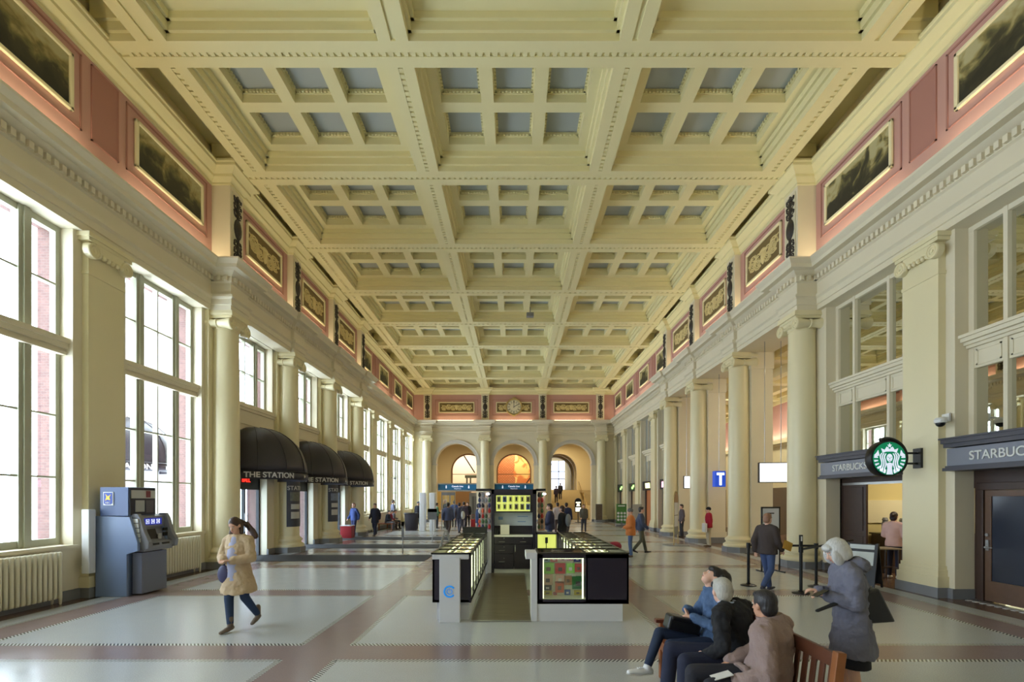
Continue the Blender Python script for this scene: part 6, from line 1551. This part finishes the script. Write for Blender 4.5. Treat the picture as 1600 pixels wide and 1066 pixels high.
# young woman looking up
ox, oy = 2.0, 4.95; q = lambda X, Y, Z: L2(ox, oy, X, Y, Z)
J = dict(pel=q(2.02, 4.95, .53), waist=q(2.06, 4.95, .68), chest=q(2.07, 4.95, .87), neck=q(2.03, 4.95, 1.055), headc=q(2.03, 4.95, 1.195),
         shl=q(2.05, 4.79, .98), shr=q(2.05, 5.11, .98), ell=q(1.98, 4.72, .73), elr=q(1.93, 5.14, .76), wrl=q(1.80, 4.90, .80), wrr=q(1.78, 5.02, .86),
         hil=q(1.98, 4.86, .53), hir=q(1.98, 5.03, .53), knr=q(1.50, 4.98, .62), anr=q(1.34, 4.86, .31), tor=q(1.17, 4.82, .27), knl=q(1.57, 4.86, .53), anl=q(1.54, 4.86, .11), tol=q(1.38, 4.85, .03))
J['hdl'] = Vector(q(1.66, 5.02, .80)) - Vector(J['wrl']); J['hdr'] = Vector(q(1.78, 4.90, .76)) - Vector(J['wrr'])
den = K('denim_blue', (74, 98, 132), n=.4, bump=.5, bs=70)
lk = [([q(2.10, 4.95, 1.235), q(2.17, 4.93, 1.19), q(2.15, 4.85, 1.04), q(2.08, 4.80, .90)], .060), ([q(2.05, 4.95, 1.27), q(2.15, 4.95, 1.22), q(2.20, 4.95, 1.05), q(2.17, 4.95, .86)], .062), ([q(2.10, 4.87, 1.20), q(2.07, 4.82, 1.02), q(2.00, 4.78, .86)], .036), ([q(2.14, 5.02, 1.2), q(2.16, 5.06, 1.0), q(2.12, 5.06, .88)], .035)]
person('young seated woman in a denim jacket tilting her head back, legs crossed', (ox, oy, 0), R(90), J, 1.62, M_SKIN, dict(mat=den, ex=.016, name='denim_jacket', hem=(q(2.04, 4.95, .50), .19, .15)),
       dict(mat=K('dark_navy_jeans', (34, 46, 70)), slim=1, ex=.004), dict(mat=mat('white_canvas', (226, 226, 226), .6), shaft=.0, sole=mat('rubber_sole', (200, 198, 194), .6)), dict(style='long', mat=mk_hair('black', (30, 24, 26)), locks=lk), head=(4, 42), vox=.008, fem=True, hands=.7)
b = MB(); b.T = Matrix.Translation((1.72, 4.93, .72)) @ Matrix.Rotation(R(14), 4, 'Y') @ Matrix.Rotation(R(8), 4, 'Z'); b.box(-.18, .17, -.07, .07, -.075, .07); b.box(-.17, .16, -.078, .078, .02, .075)
tag(b.build('shoulder_bag', mat('black_leather', (30, 30, 34), .35, noise=.2, nscale=10), bevel=.02), 'black leather bag on the lap of the woman in the denim jacket', 'bag')
# grey haired man
ox, oy = 1.98, 4.45; q = lambda X, Y, Z: L2(ox, oy, X, Y, Z)
J = dict(pel=q(2.02, 4.47, .52), waist=q(2.05, 4.48, .67), chest=q(2.06, 4.50, .86), neck=q(2.01, 4.53, 1.00), headc=q(1.955, 4.56, 1.125),
         shl=q(1.86, 4.36, .95), shr=q(2.21, 4.62, .96), ell=q(1.82, 4.22, .70), elr=q(2.30, 4.56, .72), wrl=q(1.72, 4.32, .60), wrr=q(2.12, 4.78, .66),
         hil=q(1.98, 4.36, .53), hir=q(1.98, 4.56, .53), knl=q(1.52, 4.28, .56), knr=q(1.50, 4.62, .56), anl=q(1.50, 4.28, .1), anr=q(1.46, 4.64, .1), tol=q(1.34, 4.26, .03), tor=q(1.30, 4.66, .03))
person('seated grey-haired man in a black jacket with a light shirt collar, turned away', (ox, oy, 0), R(90), J, 1.74, M_SKIN, dict(mat=K('black_jacket', (28, 28, 32)), ex=.026, name='black_jacket', bulk=1.06),
       dict(mat=K('midnight_trousers', (36, 40, 62)), ex=.016), dict(mat=mat('black_shoe', (26, 24, 24), .4)), dict(style='short', mat=mk_hair('silver', (186, 182, 172))), head=(-84, -4), vox=.008, hands=.6)
b = MB(); b.torus((2.00, 4.53, 1.03), .072, .018, 'Z', 22, 8); tag(b.build('shirt_collar', mat('pale_blue_shirt', (170, 186, 214), .7), smooth=True), None); 
o = bpy.data.objects['shirt_collar']; o.parent = [x for x in bpy.data.objects if x.get('label', '').startswith('seated grey-haired')][0]; o.matrix_parent_inverse = (Matrix.Translation(o.parent.location) @ Matrix.Rotation(R(90), 4, 'Z')).inverted()
b = MB(); b.tube([(1.95, 4.40, 1.0), (1.88, 4.30, .82), (1.86, 4.22, .66), (1.9, 4.16, .52)], .012); tag(b.build('bag_strap', mat('grey_strap', (86, 84, 88), .6), smooth=True), 'thin grey bag strap across the black jacket of the grey-haired man', 'strap')
# person in taupe coat
ox, oy = 2.02, 3.90; q = lambda X, Y, Z: L2(ox, oy, X, Y, Z)
J = dict(pel=q(2.03, 3.90, .52), waist=q(2.06, 3.90, .66), chest=q(2.09, 3.92, .84), neck=q(2.09, 3.95, .99), headc=q(2.05, 3.975, 1.125),
         shl=q(1.94, 3.76, .93), shr=q(2.24, 4.06, .95), ell=q(1.90, 3.60, .68), elr=q(2.16, 4.22, .70), wrl=q(1.70, 3.72, .58), wrr=q(1.84, 4.14, .60),
         hil=q(1.98, 3.81, .53), hir=q(1.98, 4.0, .53), knl=q(1.52, 3.72, .55), knr=q(1.50, 4.04, .55), anl=q(1.50, 3.72, .1), anr=q(1.48, 4.04, .1), tol=q(1.34, 3.72, .03), tor=q(1.32, 4.04, .03))
person('seated person with short dark hair in a taupe wool coat, turned away', (ox, oy, 0), R(90), J, 1.68, M_SKIN2, dict(mat=K('taupe_wool', (150, 128, 122), bump=.5, bs=120), ex=.036, name='wool_coat', bulk=1.10, hem=(q(1.95, 3.90, .46), .25, .24)),
       dict(mat=K('dark_trousers', (40, 40, 48)), ex=.014), dict(mat=mat('black_shoe', (26, 24, 24), .4)), dict(style='short', mat=mk_hair('near_black', (44, 40, 42))), head=(-70, -6), vox=.008, hands=.7, build=1.05)
b = MB(); b.T = Matrix.Translation((1.60, 3.74, .63)) @ Matrix.Rotation(R(-16), 4, 'Y'); b.box(-.07, .08, -.05, .05, -.003, .003); tag(b.build('folded_paper', M_WHITE), 'white folded paper held by the person in the taupe coat', 'paper')
# wool coat collar
b = MB(); b.loft([((2.10, 3.95, .93), .125, .13), ((2.095, 3.955, 1.0), .105, .108), ((2.085, 3.96, 1.045), .098, .10)], 22); o = b.build('coat_collar', MATS['cloth_taupe_wool'], [x for x in bpy.data.objects if x.get('label', '').startswith('seated person with short')][0], smooth=True); o.matrix_parent_inverse = (Matrix.Translation(o.parent.location) @ Matrix.Rotation(R(90), 4, 'Z')).inverted()
# standing woman with the silver bob
fw = R(90 - 14)
J = dict(neck=(0, .045, 1.375), headc=(0, .115, 1.505), chest=(0, .0, 1.19), waist=(0, -.02, 1.0), pel=(0, -.02, .85), shl=(-.165, .03, 1.31), shr=(.165, .03, 1.31), ell=(-.21, .02, 1.05), elr=(.20, .05, 1.06), wrl=(-.09, .22, 1.10), wrr=(.07, .24, 1.12),
         hil=(-.085, -.02, .84), hir=(.085, -.02, .84), knl=(-.08, .0, .46), knr=(.09, .02, .46), anl=(-.09, -.04, .085), anr=(.1, -.02, .085), tol=(-.1, .1, .03), tor=(.115, .12, .03), hdl=(.35, .9, .1), hdr=(-.2, 1, .1))
J = {a: Vector(v) for a, v in J.items()}
gc = K('slate_coat', (110, 110, 124), bump=.3, bs=60)
person('standing woman with a silver bob in a slate grey coat, looking down at her phone', (3.12, 4.50, 0), fw, J, 1.60, M_SKIN, dict(mat=gc, ex=.030, name='hooded_coat', hem=(Vector((0, -.03, .55)), .215, .185), bulk=1.04, hood=Vector((0, -.11, .0))),
       dict(kind='skirt', mat=K('black_skirt', (30, 30, 38)), hem=(Vector((0, -.02, .45)), .18, .145), ex=.008), dict(mat=mat('black_shoe', (26, 24, 24), .4)), dict(style='bob', mat=mk_hair('platinum', (206, 204, 200))), head=(8, -30), vox=.008, fem=True, hands=.8)
t = thing('tote_bag', 'black tote bag on the shoulder of the woman in the slate coat', 'bag', (3.24, 4.40, .86), R(4)); b = MB()
b.prism([(-.20, 0), (.21, .02), (.05, .33), (-.05, .31)], 'Y', -.05, .05); b.build('bag_body', mat('black_leather', (30, 30, 34), .35), t, bevel=.02); b = MB(); b.tube([(-.03, 0, .30), (-.06, .0, .44), (-.10, 0, .47)], .012); b.build('bag_strap', mat('black_leather', (30, 30, 34), .35), t)
b = MB(); b.T = Matrix.Translation((2.80, 4.42, 1.135)) @ Matrix.Rotation(R(-22), 4, 'Y') @ Matrix.Rotation(R(12), 4, 'Z'); b.box(-.07, .07, -.035, .035, -.004, .004); tag(b.build('smartphone', M_BLACK, bevel=.003), 'black smartphone in the hands of the silver-haired woman', 'phone')
b = MB(); b.cap((2.74, 4.36, .99), (2.93, 4.38, 1.055), .022, .028, 10, asp=.6); tag(b.build('umbrella', mat('umbrella_black', (30, 30, 32), .6), smooth=True), 'short folded black umbrella hanging from the silver-haired woman\'s wrist', 'umbrella')
# walking woman
J = dict(anr=(.03, .12, .10), knr=(.07, .10, .50), tor=(.05, .26, .03), anl=(-.11, -.30, .17), knl=(-.10, -.02, .50), tol=(-.12, -.18, .07), wrl=(-.06, .22, 1.08), wrr=(.07, .23, 1.08), ell=(-.25, .02, 1.10), elr=(.25, .02, 1.10), headc=(.0, .07, 1.59), hdl=(.5, .8, .1), hdr=(-.5, .8, .1))
J = {a: Vector(v) for a, v in J.items()}
lk = [([Vector((.0, -.02, 1.66)), Vector((-.09, -.08, 1.60)), Vector((-.17, -.10, 1.50)), Vector((-.24, -.08, 1.42))], .05), ([Vector((-.06, .0, 1.6)), Vector((-.08, .02, 1.48))], .035), ([Vector((.06, .02, 1.6)), Vector((.10, .02, 1.46))], .04)]
person('walking woman in a beige coat over a lavender top, looking down at her hands', (-4.2, 7.36, 0), R(171), J, 1.70, M_SKIN, dict(mat=K('beige_trench', (196, 172, 140)), ex=.030, name='beige_coat', hem=(Vector((0, -.03, .58)), .27, .22), bulk=1.0),
       dict(mat=K('blue_jeans_dark', (44, 62, 92)), slim=1), dict(mat=mat('taupe_boot', (110, 96, 84), .7), shaft=.12), dict(style='long', mat=mk_hair('brown', (74, 52, 42)), locks=lk), head=(4, -30), vox=.010, fem=True, hands=.7)
pw = [x for x in bpy.data.objects if x.get('label', '').startswith('walking woman')][0]
b = MB(); b.loft([((0, .045, .74), .135, .125), ((0, .04, .95), .12, .118), ((0, .035, 1.15), .125, .125), ((0, .025, 1.32), .11, .112), ((0, .02, 1.42), .07, .07)], 20); b.build('lavender_top', K('lavender_top', (172, 176, 206)), pw, smooth=True)
b = MB(); b.ell((.13, .12, .86), (.11, .05, .14), 14, 9); b.cap((.13, .12, 1.0), (.16, .02, 1.38), .012, .012, 6); b.build('satchel', mat('navy_satchel', (62, 60, 96), .6), pw, smooth=True)
# ---- mid distance
def simple(label, X, Y, rz, H=1.72, topc=(60, 60, 70), botc=(50, 56, 80), shoe=(40, 36, 34), hairc=(50, 38, 32), style='short', walk=0, head=(0, 0), far=True, vox=.014, skin=M_SKIN, ex=.022, hem=None, arms=None, z=0, fem=False, name='jacket', bulk=1.0, seat=False, slim=0):
    k = H / 1.75; J = {}
    if walk:
        w = walk; J.update(knl=(-.09, .10 * w, .52), anl=(-.09, .20 * w, .09), tol=(-.10, .36 * w, .05), knr=(.09, .0 * w, .50), anr=(.09, -.28 * w, .16), tor=(.10, -.16 * w, .05), ell=(-.22, -.14, 1.14), wrl=(-.22, -.10, .90), elr=(.22, .04, 1.12), wrr=(.20, .22, .94))
    if arms == 'front': J.update(ell=(-.23, .0, 1.13), elr=(.23, .0, 1.13), wrl=(-.06, .22, 1.06), wrr=(.06, .22, 1.06))
    if arms == 'reach': J.update(elr=(.23, .12, 1.16), wrr=(.16, .36, 1.12), ell=(-.23, .05, 1.13), wrl=(-.12, .30, 1.02))
    if seat: J.update(pel=(0, 0, .50), waist=(0, .02, .66), chest=(0, .05, .84), neck=(0, .08, 1.0), headc=(0, .14, 1.15), shl=(-.17, .07, .95), shr=(.17, .07, .95), ell=(-.22, .10, .70), elr=(.22, .10, .70), wrl=(-.08, .32, .66), wrr=(.08, .32, .66), hil=(-.09, .02, .49), hir=(.09, .02, .49), knl=(-.12, .44, .50), knr=(.12, .44, .50), anl=(-.12, .42, .09), anr=(.14, .46, .09), tol=(-.12, .57, .03), tor=(.14, .60, .03))
    J = {a: Vector(v) * k for a, v in J.items()}
    nm = '%d_%d_%d' % topc
    return person(label, (X, Y, z), rz, J, H, skin, dict(mat=K('top_' + nm, topc), ex=ex, name=name, hem=(Vector(hem[0]) * k, hem[1], hem[2]) if hem else None, bulk=bulk, fold=.014), dict(mat=K('bot_%d_%d_%d' % botc, botc), slim=slim),
                  dict(mat=mat('shoe_%d' % shoe[0], shoe, .5)), dict(style=style, mat=mk_hair('c_%d_%d_%d' % hairc, hairc) if style != 'cap' else K('hat_%d' % hairc[0], hairc)), head=head, vox=vox, far=far, fem=fem)
simple('man in a bright orange jacket and grey knit hat standing past the kiosk', 3.98, 16.5, R(78), 1.66, (206, 124, 62), (86, 108, 150), (110, 92, 76), (104, 108, 112), 'cap', arms='front', head=(10, -6), far=False, vox=.014, ex=.034, bulk=1.12, hem=((0, 0, .78), .20, .16))
simple('person in dark clothes walking behind the man in the orange jacket', 4.62, 17.6, R(-95), 1.70, (66, 74, 96), (92, 92, 76), (26, 24, 26), (60, 54, 52), 'short', walk=1)
simple('person in a red jacket and black hat by a shop side column', 8.05, 20.0, R(85), 1.64, (168, 28, 50), (196, 184, 158), (96, 74, 58), (24, 22, 26), 'cap', far=False, vox=.014, ex=.03)
b = MB(); b.box(-.05, .05, -.16, .16, 0, .36); b.tube([(0, -.1, .36), (0, 0, .55), (0, .1, .36)], .01); o = b.build('carrier_bag', M_WHITE, bevel=.01); o.location = (7.82, 19.85, .62); tag(o, 'white carrier bag held by the person in the red jacket', 'bag')
simple('person in a dark patterned jacket and jeans striding past the barrier posts', 5.42, 10.35, R(-62), 1.68, (66, 56, 54), (70, 88, 132), (60, 60, 80), (150, 110, 88), 'short', walk=1, far=False, vox=.012, ex=.032, bulk=1.1)
b = MB(); b.box(-.12, .12, -.01, .01, -.09, .09); o = b.build('yellow_folder', mat('folder_yellow', (206, 160, 70), .5)); o.location = (5.78, 10.22, 1.0); o.rotation_euler = (0, R(20), R(20)); tag(o, 'small yellow folder in the hand of the striding person', 'folder')
simple('coffee shop customer in a peach jacket with dark hair tied back, in the doorway', 9.5, 12.1, R(-60), 1.66, (206, 168, 158), (44, 46, 66), (220, 220, 220), (44, 30, 28), 'bun', arms='front', far=False, vox=.014, head=(0, -6))
b = MB(); b.ell((0, 0, 0), (.24, .2, .17), 12, 8); b.box(-.2, .2, -.15, .15, -.3, -.05); o = b.build('red_bag', mat('bag_crimson', (150, 36, 58), .6), smooth=True); o.location = (3.55, 17.0, .32); tag(o, 'dark red bag on the floor beside the man in the orange jacket', 'bag')
simple('dim figure in dark clothes standing past the second column from the far end', 8.6, 24.8, R(90), 1.7, (90, 80, 84), (48, 46, 50), style='short')
# ---- far people
simple('man in a navy jacket and jeans browsing the rack beside the tower', -1.66, 22.8, R(-80), 1.76, (58, 76, 118), (72, 88, 126), hairc=(30, 26, 28), ex=.03, hem=((0, 0, .84), .2, .16), arms='front')
simple('man in a dark hooded top reaching to the kiosk on the stair side', 1.28, 17.2, R(86), 1.82, (48, 50, 74), (70, 84, 108), hairc=(62, 48, 42), arms='reach', ex=.03, bulk=1.1)
t = simple('woman in a black jacket with a grey backpack near the kiosk', 1.74, 17.4, R(60), 1.74, (32, 34, 36), (44, 44, 50), hairc=(60, 40, 36), style='long', ex=.03, bulk=1.1)
b = MB(); b.ell((.02, -.22, 1.22), (.15, .10, .23), 12, 8); b.build('backpack', K('backpack_grey', (128, 134, 140)), t, smooth=True)
simple('blurred person in a dark blue coat walking toward the stairs', 2.66, 24.5, R(-20), 1.78, (40, 46, 78), (60, 52, 52), walk=1, ex=.04, bulk=1.15)
simple('person in a white top walking ahead of the blue coat toward the stairs', 2.35, 26.0, R(0), 1.78, (206, 196, 200), (96, 80, 76), walk=1)
simple('woman in a grey jacket and pale scarf walking this way from the phone sign', 4.04, 28.0, R(178), 1.66, (96, 92, 84), (60, 62, 74), hairc=(50, 34, 30), style='bun', walk=.6, fem=True, slim=1)
simple('person in a slate jacket and brown trousers walking near the grey A-shaped stand', -3.35, 24.6, R(-15), 1.80, (84, 90, 118), (94, 80, 76), walk=1, ex=.03)
t = simple('person carrying a white shoulder bag, in the walking crowd before the arches', -3.1, 27.5, R(-10), 1.76, (74, 74, 92), (90, 92, 110), walk=1); b = MB(); b.ell((.22, -.05, 1.05), (.12, .12, .24), 12, 8); b.build('shoulder_bag', M_WHITE, t, smooth=True)
simple('person in a bright blue coat in the crowd before the arches', -4.1, 33.2, R(10), 1.85, (70, 100, 176), (60, 60, 76), walk=.5)
simple('person in dark purple grey clothes in the crowd before the arches', -3.2, 31.0, R(-5), 1.78, (84, 76, 96), (64, 60, 72), walk=.7)
simple('standing woman in black clothes near the lift front', -3.25, 34.0, R(170), 1.72, (30, 28, 32), (26, 26, 30), hairc=(34, 28, 28), style='long', hem=((0, 0, .72), .19, .15), slim=1)
b = MB(); b.box(-.16, .16, -.12, .12, 0, .55); b.tube([(-.1, 0, .55), (-.1, 0, .85), (.1, 0, .85), (.1, 0, .55)], .012); o = b.build('suitcase', mat('case_red', (170, 40, 44), .4), bevel=.03); o.location = (-2.85, 33.8, 0); tag(o, 'small red suitcase beside the woman in black near the lift', 'suitcase')
t = simple('person in a green safety vest beside the glass gate', -5.15, 32.3, R(-60), 1.70, (96, 130, 96), (52, 54, 62), hairc=(30, 28, 30), arms='front')
simple('tall bald man in a black jacket beside the person in the green vest', -4.7, 33.1, R(120), 1.92, (28, 26, 30), (70, 60, 58), hairc=(196, 160, 136), arms='front', bulk=1.1, skin=M_SKIN2)
simple('person in a dark coat and cap behind the white gate panels', -6.15, 31.2, R(170), 1.80, (36, 36, 46), (60, 58, 66), hairc=(80, 90, 110), style='cap', hem=((0, 0, .75), .2, .16))
simple('dark figure walking past the last awning toward the bar', -7.35, 25.6, R(165), 1.74, (36, 36, 50), (40, 42, 60), hairc=(110, 90, 80), walk=1, hem=((0, 0, .7), .2, .17))
simple('blurred person in a blue jacket behind the red booth box', -8.3, 25.1, R(150), 1.76, (60, 76, 130), (50, 54, 90), hairc=(180, 140, 120), walk=.4)
# low wooden seat by the windows with three people
t = thing('bench', 'low wooden bench by the windows with three people sitting on it', 'bench', (-8.05, 31.2, 0)); b = MB(); b.box(-.5, .5, -1.0, 1.2, .38, .44); b.build('seat', M_WOOD, t)
for sx in (-.4, .4):
    for sy in (-.9, 1.1): b = MB(); b.box(sx - .03, sx + .03, sy - .03, sy + .03, 0, .38); b.build('leg', M_WOOD, t)
simple('seated person in dark clothes on the far low bench', -8.0, 30.5, R(-100), 1.70, (46, 48, 60), (110, 110, 120), hairc=(56, 44, 38), seat=True)
simple('seated person in a red top on the low bench by the windows', -8.0, 31.2, R(-90), 1.70, (140, 40, 56), (90, 76, 72), hairc=(70, 60, 60), seat=True)
simple('seated person in a grey top and black trousers on the far low bench', -8.0, 31.95, R(-80), 1.72, (110, 110, 120), (36, 38, 44), hairc=(60, 50, 44), seat=True)
simple('person in a grey patterned top standing behind the low bench by the windows', -8.3, 33.2, R(-60), 1.90, (104, 106, 126), (60, 60, 70), hairc=(70, 50, 44), arms='front')
# staircase walkers
simple('person in dark clothes climbing the staircase, hand on the rail side', 4.25, 48.6, R(0), 1.72, (44, 34, 52), (34, 30, 40), z=1.53, walk=.6)
simple('person in black climbing the staircase, one step ahead', 4.75, 49.5, R(0), 1.70, (26, 24, 34), (24, 22, 30), z=1.87, walk=.6)
